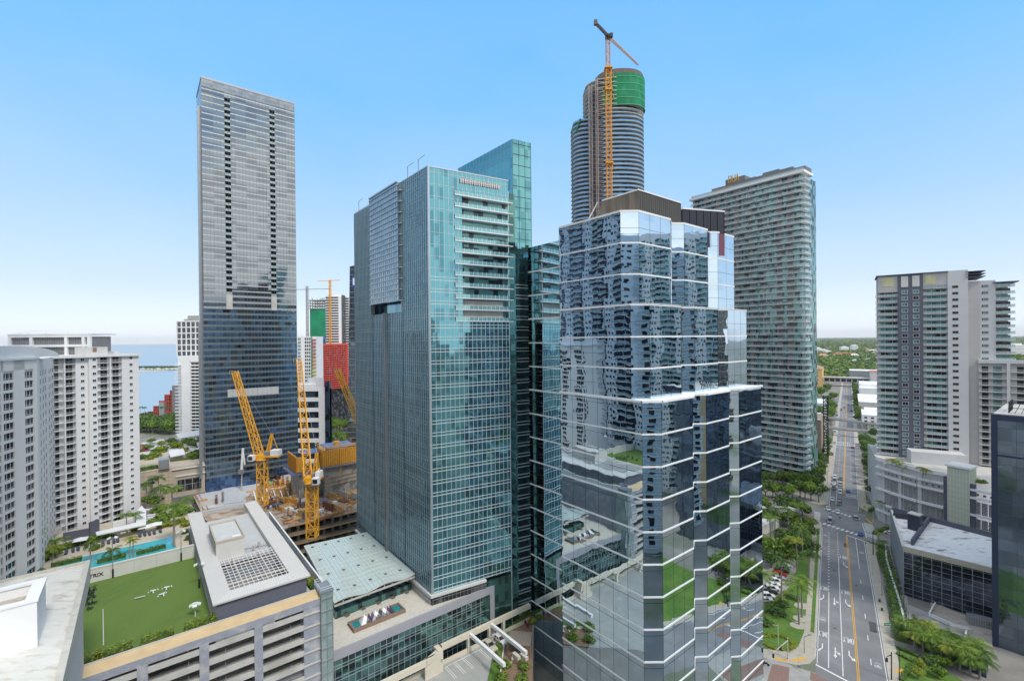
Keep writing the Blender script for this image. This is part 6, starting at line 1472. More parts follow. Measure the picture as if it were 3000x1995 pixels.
# == beige stone podium of the hotel tower with roof gardens
def fspodium():
 az = FS_AZ; o = go(FS_O, az, hit(FS_O, az, 412, 1400)[0] if False else -60)
 X = lambda px, py=1420: hit(FS_O, az, px, py)[0]; Z = lambda px, py: hit(FS_O, az, px, py)[1]
 xl, xm, xr = X(385), X(503), X(602); t = thing('stone_podium', 'beige stone podium with planted roof terraces at the foot of the grey-blue tower', 'building', (FS_O.x, FS_O.y, 0), rz(az))
 zt = Z(560, 1362); z2 = Z(450, 1376)
 st = mat('beige_stone', (.46, .38, .29), .85, var=.07, scale=.25);
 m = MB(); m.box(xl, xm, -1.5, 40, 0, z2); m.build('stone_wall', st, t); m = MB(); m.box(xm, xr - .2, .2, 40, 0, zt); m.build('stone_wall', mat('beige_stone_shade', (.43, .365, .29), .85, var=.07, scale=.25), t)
 m = MB()
 for z in frange(8, z2, 2.0): m.box(xl, xm, -1.56, -1.5, z, z + .09)
 for x in frange(xl, xm, 2.4): m.box(x, x + .08, -1.56, -1.5, 6, z2)
 m.build('stone_joints', mat('joint_brown', (.28, .22, .16), .9, var=0), t)
 m = MB(); m.box(X(519), X(590), -.1, .2, Z(550, 1435), Z(550, 1402)); m.build('grey_window', M['wind'], t)
 m = MB();
 for x in frange(X(519), X(590) + .1, 3.2): m.box(x, x + .14, -.2, -.1, Z(550, 1435), Z(550, 1402))
 m.box(X(519), X(590), -.2, -.1, Z(550, 1418), Z(550, 1418) + .12); m.build('window_bars', M['concl'], t)
 m = MB(); m.box(xm, xr, -.6, .2, Z(550, 1371), Z(550, 1368)); m.box(X(515), xr, -.4, .2, Z(550, 1398) + 1, Z(550, 1396) + 1.3); m.build('cornice', M['offwhite'], t)
 m = MB(); m.box(xm, X(600), -.3, .2, 2, Z(550, 1450)); m.build('loading_bay', M['pgrey'], t)
 m = MB(); m.box(X(413), X(453), -1.6, -1.5, Z(430, 1418), Z(430, 1411)); m.build('strip_window', M['wind'], t)
 m = MB(); m.box(xl, xr, 4, 75, 30, zt - .6); m.build('terrace', M['concl'], t)
 m = MB(); m.box(X(465), X(496), -3, 3, z2 + .2, z2 + 4.8); m.build('grey_balcony', M['steel'], t)
 # pergola, awnings and low roofs on the terrace
 def at(px, py, z): return gl2(t, px, py, z)
 for (pxs, z, h, mm, nm, lab, cat) in (
  ([(495, 1321), (536, 1315), (542, 1330), (500, 1338)], zt + 3, .25, 'white', 'pergola', 'white slatted pergola over the planted terrace of the stone podium', 'pergola'),
  ([(575, 1296), (596, 1295), (601, 1316), (585, 1319)], zt + 6, .3, 'concl', 'flat_canopy', 'pale flat canopy around a steel post beside the grey-blue tower', 'canopy'),
  ([(414, 1297), (478, 1285), (482, 1292), (418, 1305)], zt - 1, 2.4, 'concl', 'low_roof', 'long pale low roof behind the podium garden, left', 'roof'),
  ([(528, 1295), (600, 1284), (600, 1292), (530, 1304)], zt, 3.4, 'concl', 'low_roof', 'long pale low roof behind the podium garden, against the tower', 'roof'),
  ([(516, 1270), (590, 1258), (598, 1272), (524, 1284)], zt, 1.2, 'offwhite', 'low_roof', 'cream rear terrace roof with red seating under the white tower', 'roof'),
  ([(437, 1313), (480, 1306), (484, 1312), (440, 1319)], zt - 1, .8, 'concl', 'low_roof', 'narrow pale terrace kerb in the podium garden', 'roof')):
  c = [at(a, b, z) for a, b in pxs]; m = MB(); m.prism([(q.x, q.y) for q in c], z - h, z); oo = m.build(nm, M[mm], None, loc=tuple(t.location), rot=rz(az)); tag(oo, lab, cat)
  if nm == 'pergola':
   mm_ = MB()
   for i in range(13): u = i / 12; a_, b_ = c[0].lerp(c[1], u), c[3].lerp(c[2], u); mm_.bar((a_.x, a_.y, z + .2), (b_.x, b_.y, z + .2), .25, .3)
   sl = mm_.build('slats', M['rail'], oo)
 for (pxs, z, lab, col_) in (([(405, 1302), (431, 1300), (433, 1305), (405, 1308)], zt, 'plum awning at the left end of the podium terrace', (.30, .03, .12)), ([(437, 1310), (483, 1303), (484, 1309), (440, 1316)], zt + .5, 'pale green awning on the podium terrace', (.50, .60, .48)), ([(403, 1315), (434, 1312), (436, 1318), (403, 1322)], zt, 'magenta flower bed at the left of the podium terrace', (.36, .03, .14))):
  c = [at(a, b, z) for a, b in pxs]; m = MB(); m.prism([(q.x, q.y) for q in c], z - .3, z); tag(m.build('awning', mat('awning', col_, .8, var=.1), None, loc=tuple(t.location), rot=rz(az)), lab, 'awning')
 # tall steel post
 p = P(588, 1316, 240); m = MB(); m.tube((p.x, p.y, 30), (p.x, p.y, 110), .7, .45, 8); tag(m.build('steel_post', M['steel']), 'very tall slim steel mast in front of the edge of the grey-blue tower', 'mast')
 # street and low white parking structure beyond
 a = G(400, 1250, 6); m = MB(); m.prism([(G(400, 1240, 6).x, G(400, 1240, 6).y), (G(520, 1240, 6).x, G(520, 1240, 6).y), (G(520, 1226, 6).x, G(520, 1226, 6).y), (G(400, 1226, 6).x, G(400, 1226, 6).y)], 0, 6); tag(m.build('seafront_building', M['concl'], None), 'long low grey building between the palms and the bay', 'building')
fspodium()
# == pool deck
def pool():
 z = 27.; t = thing('pool_terrace', 'sand coloured pool terrace between the white condominium and the garage lawn wall', 'terrace', tuple(G(330, 1620, z))[:2] + (0,)); o = t.location.copy()
 q = lambda px, py, zz=z: G(px, py, zz) - Vector((o.x, o.y, 0))
 pts = [q(40, 1700), q(140, 1580), q(180, 1560), q(560, 1475), q(600, 1560), q(620, 1640), q(300, 1760), q(60, 1790)]
 m = MB(); m.prism([(p.x, p.y) for p in pts], 0, z); m.build('terrace', mat('sand_paving', (.52, .45, .34), .9, var=.07, scale=.6), t)
 wat = bpy.data.materials.new('pool_water'); wat.use_nodes = True; b = wat.node_tree.nodes['Principled BSDF']; b.inputs['Base Color'].default_value = (.03, .38, .42, 1); b.inputs['Roughness'].default_value = .08; b.inputs['Specular IOR Level'].default_value = .3
 pts = [q(171, 1644), q(300, 1616), q(508, 1571), q(517, 1606), q(400, 1640), q(262, 1674), q(172, 1682)]
 m = MB(); m.prism([(p.x, p.y) for p in pts], z, z + .06); m.build('pool_water', wat, t)
 m = MB(); e = [q(171, 1645), q(300, 1617), q(507, 1571)]
 for a, b_ in zip(e, e[1:]): m.bar((a.x, a.y, z + .08), (b_.x, b_.y, z + .08), .5, .12)
 m.build('pool_coping', M['offwhite'], t)
 m = MB(); pts = [q(488, 1573), q(507, 1569), q(510, 1590), q(490, 1596)]; m.prism([(p.x, p.y) for p in pts], z + .06, z + .1); m.build('spa', mat('spa_blue', (.10, .42, .55), .1, var=.2, scale=2), t)
 # loungers along the far edge
 lp = thing('sun_lounger', 'x', 'lounger', (0, 0, 0), 0, 'sun loungers beside the turquoise pool')
 m = MB(); m.box(-.4, .4, -1.0, .5, .3, .4); m.build('seat', mat('lounger_navy', (.045, .06, .10), .8, var=0), lp); m = MB(); m.bar((0, .45, .38), (0, 1.0, 1.0), .8, .08); m.build('backrest', COL.objects['seat.001'].data.materials[0] if 0 else mat('lounger_navy_back', (.05, .065, .11), .8, var=0), lp)
 for x in (-.36, .36): m = MB(); m.box(x - .04, x + .04, -.95, .9, 0, .3); m.build('leg', M['rail'], lp)
 index_kids(); first = True
 spots = [(194, 1622), (214, 1616), (229, 1612), (253, 1604), (302, 1597), (318, 1592), (334, 1590), (345, 1587), (410, 1572), (424, 1569), (438, 1567), (452, 1564), (470, 1559), (104, 1648), (110, 1660), (100, 1640)]
 nm = ['first', 'second', 'third', 'fourth', 'fifth', 'sixth', 'seventh', 'eighth', 'ninth', 'tenth', 'eleventh', 'twelfth', 'thirteenth']
 for i, (px, py) in enumerate(spots):
  p = G(px, py, z); lab = ('navy sun lounger by the far pool edge, %s from the left' % nm[i]) if i < 13 else ('%s of three loungers beside the blue table at the near end of the terrace' % ('middle', 'nearest', 'farthest')[i - 13])
  if first: lp.location = p; lp.rotation_euler = (0, 0, rz(AB)); lp['label'] = lab; first = False; lp.scale = (1.15,) * 3
  else: copy_tree(lp, None, p, rz(AB) + (.1 if i < 13 else 1.2), lab)
 for (px, py, lab) in ((236, 1588, 'white square parasol nearest the camera on the pool terrace'), (352, 1562, 'white rolled parasol in the middle of the pool terrace'), (424, 1550, 'low white parasol beside the far loungers'), (456, 1542, 'white pointed parasol nearest the pavilion')):
  p = G(px, py + 12, z); tt = thing('parasol', lab, 'parasol', tuple(p), .6, 'white parasols on the pool terrace')
  m = MB(); m.tube((0, 0, 0), (0, 0, 2.9), .06); m.build('pole', M['steel'], tt)
  m = MB(); s = 2.0; a = Vector((0, 0, 3.3)); c = [Vector((x * s, y * s, 2.5)) for x, y in ((-1, -1), (1, -1), (1, 1), (-1, 1))]
  for i in range(4): m.face([c[i], c[(i + 1) % 4], a])
  m.build('canopy', M['white'], tt)
 # rear garden wall, entrance block
 for (a, b_, h, mm, lab) in (((185, 1585), (262, 1570), 3.0, 'slate', 'dark slate garden wall behind the first parasol'), ((262, 1570), (290, 1560), 5.2, 'slate', 'tall dark slate wall block beside the white entrance canopy'), ((330, 1552), (428, 1528), 3.0, 'white', 'white entrance wall below the condominium'), ((135, 1606), (150, 1640), 1.2, 'offwhite', 'low planter wall at the near end of the pool')):
  p, r_ = G(*a, z), G(*b_, z); m = MB(); m.bar((p.x, p.y, z + h / 2), (r_.x, r_.y, z + h / 2), .7, h); tag(m.build('garden_wall', M[mm]), lab, 'wall')
 c = [G(px, py, z + 4) for px, py in ((280, 1558), (398, 1530), (398, 1500), (415, 1480), (428, 1495), (428, 1535), (283, 1566))]
 m = MB(); m.prism([(p.x, p.y) for p in c], z + 3.6, z + 4); tag(m.build('entrance_canopy', M['white']), 'flat white entrance canopy at the foot of the condominium', 'canopy')
 # steps and terrace of loungers right of the condominium
 c = [G(px, py, z) for px, py in ((428, 1490), (452, 1486), (456, 1530), (430, 1538))]; m = MB(); m.prism([(p.x, p.y) for p in c], 20, z + .1); tag(m.build('small_terrace', M['pgrey']), 'small grey terrace with white loungers right of the condominium', 'terrace')
 for i, (px, py) in enumerate(((443, 1510), (443, 1517), (442, 1525), (434, 1494))):
  p = G(px, py, z + .1); m = MB(); m.box(-1.4, 1.4, -.4, .4, 0, .5); m.box(.8, 1.4, -.4, .4, .5, .7); tag(m.build('daybed', M['white'], None, loc=tuple(p), rot=.2), ('farthest white daybed of the row of three', 'middle white daybed of the row of three', 'nearest white daybed of the row of three', 'single white daybed at the far corner of the small terrace')[i], 'daybed', 'white daybeds on the small terrace')
 c = [G(px, py, z) for px, py in ((90, 1590), (182, 1560), (175, 1545), (100, 1570))]; m = MB(); m.prism([(p.x, p.y) for p in c], z, z + 2.0); tag(m.build('sloping_roof', mat('stained_slab', (.44, .41, .37), .9, var=.2, scale=.8)), 'stained concrete ramp roof between the two white condominiums', 'roof')
pool()
# == construction site
def site():
 z0 = 20.; G0 = lambda px, py, z=z0: G(px, py, z)
 c = [G0(552, 1425), G0(873, 1372), G0(1060, 1370), G0(1062, 1490), G0(1046, 1497), G0(846, 1542), G0(720, 1630), G0(600, 1520)]
 o = c[0].copy(); t = thing('construction_slab', 'unfinished concrete slabs of the construction site covered with timber, rebar and tarpaulin', 'construction site', (o.x, o.y, 0))
 L = lambda p: (p[0] - o.x, p[1] - o.y)
 M['site'] = mat('site_floor', (.46, .39, .31), .9, var=.35, scale=.5, col2=(.28, .15, .09), amt2=.45, s2=.25)
 M['tarp'] = mat('white_tarpaulin', (.50, .51, .52), .6, var=.15, scale=.8, bump=.3)
 M['timber'] = mat('site_timber', (.58, .34, .15), .85, var=.3, scale=1.5); M['rust2'] = mat('rebar', (.20, .075, .04), .9, var=.3, scale=3); M['ply'] = mat('plywood', (.50, .30, .12), .8, var=.2, scale=1.2)
 slabs = [(z0, M['site']), (z0 - 4.2, M['conc']), (z0 - 8.4, M['conc']), (z0 - 12.6, M['conc']), (z0 - 16, M['conc'])]
 for z, mm in slabs: m = MB(); m.prism([L(p) for p in c], z - .5, z); m.build('floor_slab', mm, t)
 m = MB(); m.prism([tuple(Vector(L(p)) * .98 + Vector((1, 2))) for p in c], 0, z0 - 1) if 0 else None
 rnd = random.Random(8)
 # columns between slabs along the visible front edge
 a, b = c[4], c[5]; d = b - a
 m = MB()
 for i in range(9):
  p = a + d * (i / 8); q = p + Vector((-1.5, 3.5, 0)); m.box(q.x - o.x - .5, q.x - o.x + .5, q.y - o.y - .5, q.y - o.y + .5, 0, z0 - .5)
 m.build('columns', M['conc'], t)
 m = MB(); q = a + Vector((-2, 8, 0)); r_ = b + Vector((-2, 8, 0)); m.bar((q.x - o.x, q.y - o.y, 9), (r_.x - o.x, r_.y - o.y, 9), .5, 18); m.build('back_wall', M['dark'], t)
 m = MB(); m2 = MB()
 for z in (z0, z0 - 4.2, z0 - 8.4, z0 - 12.6):
  for h, mm in ((.6, m), (1.2, m)): mm.bar((a.x - o.x, a.y - o.y, z + h), (b.x - o.x, b.y - o.y, z + h), .10)
  for i in range(22): p = a + d * (i / 21); m.bar((p.x - o.x, p.y - o.y, z), (p.x - o.x, p.y - o.y, z + 1.3), .09)
  m2.bar((a.x - o.x, a.y - o.y - .1, z - .1), (b.x - o.x, b.y - o.y - .1, z - .1), .35, .5)
 m.build('edge_rails', mat('edge_rail_orange', (.42, .20, .08), .8, var=.2), t); m2.build('edge_boards', M['timber'], t)
 # white tarpaulin area, back left
 pts = [G0(563, 1427, z0 + .1), G0(645, 1412), G0(700, 1405), G0(770, 1392), G0(775, 1420), G0(730, 1450), G0(720, 1475), G0(660, 1483), G0(598, 1492)]
 m = MB(); m.prism([L(p) for p in pts], z0, z0 + .35); m.build('tarpaulin', M['tarp'], t)
 pts = [G0(650, 1425, z0 + .5), G0(700, 1415, z0 + .5), G0(712, 1470, z0 + .5), G0(655, 1478, z0 + .5)]; m = MB(); m.prism([L(p) for p in pts], z0 + .3, z0 + .9); m.build('tarpaulin', M['tarp'], t)
 pts = [G0(790, 1385), G0(850, 1375), G0(858, 1400), G0(800, 1405)]; m = MB(); m.prism([L(p) for p in pts], z0, z0 + .12); m.build('green_netting', mat('lime_netting', (.16, .42, .05), .8, var=.4, scale=1), t)
 pts = [G0(715, 1424), G0(800, 1408), G0(800, 1415), G0(720, 1432)]; m = MB(); m.prism([L(p) for p in pts], z0, z0 + .14); m.build('green_netting', COL.objects['green_netting'].data.materials[0], t)
 # left stair / ladder scaffold
 p, q = G0(552, 1421, z0), G0(598, 1496, z0); m = MB()
 for k in range(2): m.bar(L(p + Vector((k * 2.2, 0, 0))) + (z0 + .4,), L(q + Vector((k * 2.2, 0, 0))) + (z0 + .4,), .3, .8)
 for i in range(26): r1 = p.lerp(q, i / 25); m.bar(L(r1) + (z0 - 3.5,), L(r1 + Vector((2.2, 0, 0))) + (z0 + .2,), .2, .15)
 m.build('scaffold_stair', mat('pink_timber', (.45, .28, .22), .8, var=.2, scale=2), t)
 # loose material (stacks) as individual things
 def pile(name, px, py, w, l, h, mm, lab, cat, rot=.9, z=z0, n=5):
  p = G(px, py, z); m = MB()
  for i in range(n):
   f = i / n; m.box(-w / 2 + rnd.uniform(-.1, .1), w / 2 + rnd.uniform(-.1, .1), -l / 2 + l * f + .03, -l / 2 + l * (f + 1 / n) - .03, 0, h * rnd.uniform(.7, 1))
  tag(m.build(name, mm, None, loc=tuple(p), rot=rot), lab, cat)
 S_ = [('formwork_panel', 778, 1432, 6, .8, 1.5, 'orange', 'long orange formwork panel behind the row of props', 'formwork panel'), ('formwork_panel', 806, 1430, 6.5, .8, 1.6, 'orange', 'second orange formwork panel behind the props, middle', 'formwork panel'), ('formwork_panel', 828, 1427, 5.5, .8, 1.6, 'orange', 'orange formwork panel beside the plywood wall', 'formwork panel'),
    ('timber_stack', 826, 1472, 5, 4, 1.6, 'ply', 'open plywood tray left of the near yellow crane', 'timber stack'), ('timber_stack', 840, 1492, 6, 4, 2.6, 'ply', 'tall plywood box left of the near crane foot', 'timber stack'), ('timber_stack', 892, 1513, 4.5, 4, 4.2, 'ply', 'square plywood column box in front of the near crane', 'timber stack'),
    ('timber_stack', 1003, 1490, 9, 3, .9, 'timber', 'flat stack of planks on the right of the site', 'timber stack'), ('timber_stack', 1025, 1450, 8, 6, 1.3, 'timber', 'large stack of planks against the teal tower', 'timber stack'), ('site_container', 893, 1484, 6, 3, 2.8, 'slate', 'blue-grey site container left of the near crane mast', 'container'), ('site_container', 943, 1478, 5, 3, 3.0, 'steel', 'grey site box right of the near crane mast', 'container'), ('site_container', 900, 1455, 5, 3, 2.6, 'white', 'white site container behind the near crane', 'container'),
    ('timber_stack', 598, 1468, 2.4, 2.4, 1.1, 'ply', 'small yellow timber pallet on the white tarpaulin', 'timber stack'), ('formwork_panel', 612, 1482, 8, .6, 3, 'concl', 'grey upright panel at the left near corner of the slab', 'formwork panel'), ('timber_stack', 860, 1525, 9, 2.5, .8, 'timber', 'plank stack along the near edge of the site', 'timber stack'), ('timber_stack', 795, 1480, 4, 3, 2.2, 'rust2', 'rusty steel bundle in the middle of the site', 'steel bundle'), ('timber_stack', 870, 1470, 5, 3, 1.0, 'orange', 'orange beams piled beside the plywood wall', 'timber stack'), ('timber_stack', 960, 1515, 10, 3, .5, 'rust2', 'mat of rusty reinforcement near the right front edge', 'steel bundle')]
 for s in S_: pile(s[0], s[1], s[2], s[3], s[4], s[5], M[s[6]], s[7], s[8])
 # rebar mat clutter: many thin bars
 m = MB()
 for _ in range(1700):
  px, py = rnd.uniform(760, 1045), rnd.uniform(1400, 1560)
  if py > 1537 - (px - 848) * .22 or (px < 830 and py > 1500): continue
  p = G(px, py, z0); a = rnd.choice((.9, .9 + math.pi / 2, rnd.uniform(0, 3))); l = rnd.uniform(.8, 4.2); v = rnd.random() < .25
  e = Vector((math.cos(a) * l, math.sin(a) * l, 0)) if not v else Vector((0, 0, rnd.uniform(.8, 2.4)))
  m.bar(L(p) + (z0 + .1 + rnd.random() * .4,), tuple(Vector(L(p) + (z0 + .2,)) + e), .1 if v else rnd.choice((.14, .25, .5)), .12, rnd.choice((0, 0, 1, 1, 2, 3)))
 for _ in range(420):
  px, py = rnd.uniform(770, 1048), rnd.uniform(1405, 1562)
  if py > 1534 - (px - 848) * .22 or (px < 840 and py > 1490): continue
  p = L(G(px, py, z0)); m.x = Matrix.Translation((p[0], p[1], z0)) @ Matrix.Rotation(rnd.choice((.9, .9, 2.47, rnd.random() * 3)), 4, 'Z'); w, l = rnd.choice(((.4, 2), (.8, 1.2), (1.4, 2.4), (.3, 4), (.35, .35))); m.box(-w, w, -l, l, 0, rnd.choice((.3, .6, 1., 1.8) if w > .36 else (.3, .5, 3.4)), rnd.choice((0, 1, 1, 2, 3, 4, 5, 6)))
 m.x = None; m.build('loose_bars', [M['rust2'], M['timber'], M['concl'], M['orange'], M['ply'], M['slate'], M['white']], t, kind='stuff')
 # row of slanting white props
 for i in range(7):
  p = G(752 + i * 19, 1470 - i * 3, z0); m = MB(); m.bar((0, 0, 0), (-3.2, 3, 4.5), .5, .35); tag(m.build('slanting_prop', M['rail'], None, loc=tuple(p)), 'white slanting prop, %s from the left in the row under the orange beams' % ('first', 'second', 'third', 'fourth', 'fifth', 'sixth', 'seventh')[i], 'prop', 'slanting white props')
 p, q = G(722, 1440, z0 + 4), G(838, 1428, z0 + 4); m = MB(); m.bar(p, q, 2.4, .5); m.bar(p + Vector((0, -1.2, -3)), q + Vector((0, -1.2, -3)), .6, .4); tag(m.build('timber_deck', M['timber']), 'long timber deck carried by the slanting props', 'deck')
 p, q = G(842, 1448, z0), G(895, 1436, z0); m = MB(); m.bar(p + Vector((0, 0, 3)), q + Vector((0, 0, 3)), .5, 6)
 for i in range(9): r1 = p.lerp(q, i / 8); m.bar(r1 + Vector((0, -.5, 0)), r1 + Vector((0, -.5, 7)), .3)
 tag(m.build('plywood_wall', M['ply']), 'large ribbed plywood wall form left of the near crane', 'formwork panel')
 # concrete core with orange climbing formwork
 az = 51.5; C = G(952, 1458, z0); t = thing('concrete_core', 'rough concrete lift core wrapped in orange climbing formwork with blue working platforms', 'building core', (C.x, C.y, 0), rz(az))
 X = lambda px, py: hit(C, az, px, py)[0]; Z = lambda px, py: hit(C, az, px, py)[1]
 xr = X(1046, 1400); yl = 13.; zt = Z(952, 1372); m = MB(); m.box(0, xr, 0, 9, z0, zt); m.build('core_wall', mat('raw_concrete', (.40, .38, .34), .9, var=.2, scale=.5, col2=(.20, .19, .17), amt2=.45, s2=.3), t)
 xl = X(876, 1420); m = MB(); m.box(xl, xl + 2.2, 0, 16, z0, zt); m.box(xl + 2.2, 0, 12, 16, z0, zt); m.build('core_wall', COL.objects['core_wall'].data.materials[0], t)
 zf = Z(952, 1310); m = MB(); m.box(-.6, xr + .5, -1, -.5, zt + .6, zf - 1.5); m.box(-.9, -.4, -.5, 10, zt + .6, zf - 1.5); m.box(xl - .8, xl + 3, -.8, -.3, zt + .5, zf - 3); m.box(xl - 1.2, xl - .7, -.3, 17, zt, zf - 3)
 m.build('orange_formwork', M['orange'], t)
 m = MB()
 for x in frange(-.6, xr, 1.1): m.box(x, x + .14, -1.12, -1, zt + .6, zf - 1.5)
 for y in frange(-.3, 16.5, 1.1): m.box(xl - 1.32, xl - 1.2, y, y + .14, zt, zf - 3)
 m.build('formwork_ribs', mat('formwork_rib', (.38, .16, .02), .8, var=0), t)
 m = MB()
 for x in (-1, xr * .45, xr): m.bar((x, -1.4, zt - 4), (x, -1.4, zf + .6), .35)
 for z in (zf - .6, zf + .4): m.bar((-1, -1.4, z), (xr, -1.4, z), .3); m.bar((-1, -1.4, z), (-1, 12, z), .3)
 m.build('formwork_frame', M['crane'], t)
 m = MB(); m.box(-2, xr + 1, -2.4, 0, zt + .2, zt + .6); m.box(xl - 3, -1, -2.2, 0, zt - .8, zt - .4); m.box(xl - 3.4, xl - .8, 0, 18, zt - .8, zt - .4); m.box(-2, xr + 1, -2.5, -2.4, zt + 1.3, zt + 1.5); m.build('working_platform', mat('blue_platform', (.12, .15, .26), .7, var=.2, scale=1), t)
 m = MB(); m.box(2, xr, .5, 15, zf - 1.6, zf - 1.2); m.box(xl + 4, 1.5, 4, 15, zf - 3.4, zf - 3); m.build('top_deck', mat('blue_tarp_deck', (.10, .17, .35), .8, var=.4, scale=.6, col2=(.30, .24, .2), amt2=.4, s2=.4), t)
 m = MB(); m.tube((8, 6, zf - 1.2), (8, 6, zf + 1), 1.4, n=12); tag(m.build('water_tank', M['orange'], None, loc=(C.x, C.y, 0), rot=rz(az)), 'orange round tank on top of the concrete core', 'tank')
 m = MB()
 for z in (zt - 7, zt - 5, z0 + 6): m.bar((0, -.6, z), (xr, -.6, z + .6), .25)
 m.build('wall_scaffold', M['timber'], t)
 # luffing cranes
 def crane(px, pyb, pyt, Yd, w, lab, jibto, jib0, cabside=1, cjx=6):
  b = P(px, pyb, Yd); tz = P(px, pyt, Yd).z; t = thing('tower_crane', lab, 'crane', (b.x, b.y, 0), 0, 'yellow luffing cranes on the construction site')
  m = MB(); m.lattice((0, 0, max(0, b.z - 8)), (0, 0, tz), w, step=w * 1.05, ch=.34, br=.2); m.build('mast', M['crane'], t)
  m = MB(); m.tube((0, 0, tz), (0, 0, tz + .9), w * .9, w * .75, 14); m.build('slewing_ring', M['orange'], t)
  m = MB(); m.box(-w * .7, w * .7, -w * .7, w * .7, tz + .9, tz + 2.2); m.box(0 if cjx > 0 else cjx, cjx if cjx > 0 else 0, -w * .6, w * .6, tz + 1.2, tz + 1.9); m.build('machine_deck', M['crane'], t)
  m = MB(); m.box(cjx * .55, cjx, -w * .55, w * .5, tz + 1.9, tz + 4.2); m.build('counterweight', M['white'], t)
  m = MB(); m.box(cjx * .2, cjx * .45, -w * .6, -.1, tz + 1.9, tz + 3.6); m.build('winch', M['steel'], t)
  m = MB(); x = w * .9 * cabside; m.box(x - 1.1, x + 1.1, -w - 1.0, -w + 1.2, tz + .2, tz + 2.6); m.box(x - .9, x + .9, -w - 1.06, -w - 1.0, tz + .6, tz + 2.2, 1); m.build('cab', [M['white'], M['wind']], t)
  J0 = Vector(jib0) + Vector((0, 0, tz + 2)); J1 = P(*jibto) - Vector((b.x, b.y, 0))
  m = MB(); m.lattice(J0, J1, w * .85, w * .55, step=w * .9, ch=.3, br=.17); m.build('jib', M['crane'], t)
  m = MB(); a = Vector((cjx * .3, 0, tz + 2)); pk = Vector((cjx * .55, 0, tz + 11)); m.lattice(a, pk, 1.4, .7, step=1.4, ch=.22, br=.13); m.bar(pk, Vector((cjx * .9, 0, tz + 3.5)), .2); m.build('a_frame', M['steel'] if cjx > 0 and w < 2.7 else M['crane'], t)
  m = MB(); m.bar(pk, J0.lerp(J1, .96), .07); m.bar(J1, J1 - Vector((1.5, 0, -.5)), .1); d_ = (J1 - J0).normalized(); m.bar(J1, J1 + Vector((-2.4, 0, .3)), .25); m.bar(J1 + Vector((-2.4, 0, .3)), J1 + Vector((-2.2, 0, -1.4)), .2); m.build('pendant_lines', M['steel'], t)
 crane(769, 1425, 1345, 205., 3.2, 'yellow luffing crane with white machinery deck in front of the blue glass base', (688, 1088, 205), (-1.2, 0, 0), -1, 8)
 crane(915, 1510, 1412, 176., 3.2, 'nearest yellow luffing crane with white cab beside the concrete core', (876, 1052, 196), (-1.6, 0, 0), 1, 3.6)
 b = P(1043, 1215, 200); t = thing('crane_jib', 'yellow crane jib leaning out from behind the teal tower', 'crane', (b.x, b.y, 0)); m = MB(); j0 = b - Vector((b.x, b.y, 0)); j1 = P(988, 1082, 200) - Vector((b.x, b.y, 0)); j00 = j0 + (j0 - j1) * 1.2; m.lattice(j00, j1, 2.6, 1.8, step=2.4, ch=.3, br=.17); m.build('jib', M['crane'], t)
 m = MB(); m.bar(j1, j1 + Vector((-2.5, 0, .4)), .25); m.bar(j1 + Vector((-2.5, 0, .4)), j1 + Vector((-3.4, 0, -1.6)), .15); m.build('hook_frame', M['steel'], t)
 # concrete placing boom
 b = G(708, 1440, z0); t = thing('concrete_pump', 'folded white concrete placing boom standing on the slab', 'concrete pump', tuple(b), 0)
 top = P(712, 1313, b.y).z - z0; mid = P(708, 1378, b.y).z - z0
 m = MB(); m.bar((0, 0, 0), (.2, 0, mid), .5, .45); m.build('mast', M['concl'], t); m = MB(); m.bar((0, 0, mid - 1), (1.0, 0, top), .9, .8); m.bar((.9, 0, top - .3), (1.7, .3, mid + 3), .55, .5); m.build('boom', M['white'], t)
 m = MB(); m.box(-1.3, 1.0, -.8, .8, mid - 1.8, mid + .6); m.build('head', M['steel'], t)
 b = G(762, 1462, z0); m = MB(); m.box(-1.5, 1.5, -.2, .2, 0, P(762, 1422, b.y).z - z0);
 for x in frange(-1.4, 1.5, .5): m.box(x, x + .12, -.3, -.2, 0, P(762, 1422, b.y).z - z0)
 tag(m.build('form_panel', M['steel'], None, loc=tuple(b), rot=.5), 'upright ribbed steel form panel behind the pavilion roof', 'formwork panel')
 for i, (px, py, h) in enumerate(((634, 1478, 5), (653, 1472, 5.5), (664, 1412, 5), (672, 1418, 9), (815, 1428, 7), (829, 1428, 7), (842, 1430, 6.5), (592, 1405, 4.5))):
  b = G(px, py, z0); m = MB();
  for x, y in ((-.35, -.35), (.35, -.35), (.35, .35), (-.35, .35)): m.bar((x, y, 0), (x, y, h), .12)
  for z in frange(.5, h, 1.0): m.box(-.4, .4, -.4, .4, z, z + .08)
  tag(m.build('rebar_cage', M['rust2'], None, loc=tuple(b)), 'rusty column cage on the slab, %s from the left' % ('second', 'third', 'fourth', 'fifth', 'sixth', 'seventh', 'rightmost', 'first')[i], 'rebar cage', 'column reinforcement cages')
 for i, (px, py) in enumerate(((627, 1428), (645, 1423))):
  b = G(px, py, z0 + .9); m = MB(); m.box(-1.6, 1.6, -1.2, 1.2, -.6, .0, 0); m.box(-1.6, 1.6, -1.2, -1.0, 0, .9, 1); m.box(-1.6, 1.6, 1.0, 1.2, 0, .9, 1); m.box(-1.6, -1.4, -1, 1, 0, .9, 1); m.box(1.4, 1.6, -1, 1, 0, .9, 1)
  tag(m.build('floor_opening', [M['dark'], M['rust2']], None, loc=tuple(b), rot=.6), ('left', 'right')[i] + ' red-edged floor opening in the white tarpaulin', 'floor opening')
site()
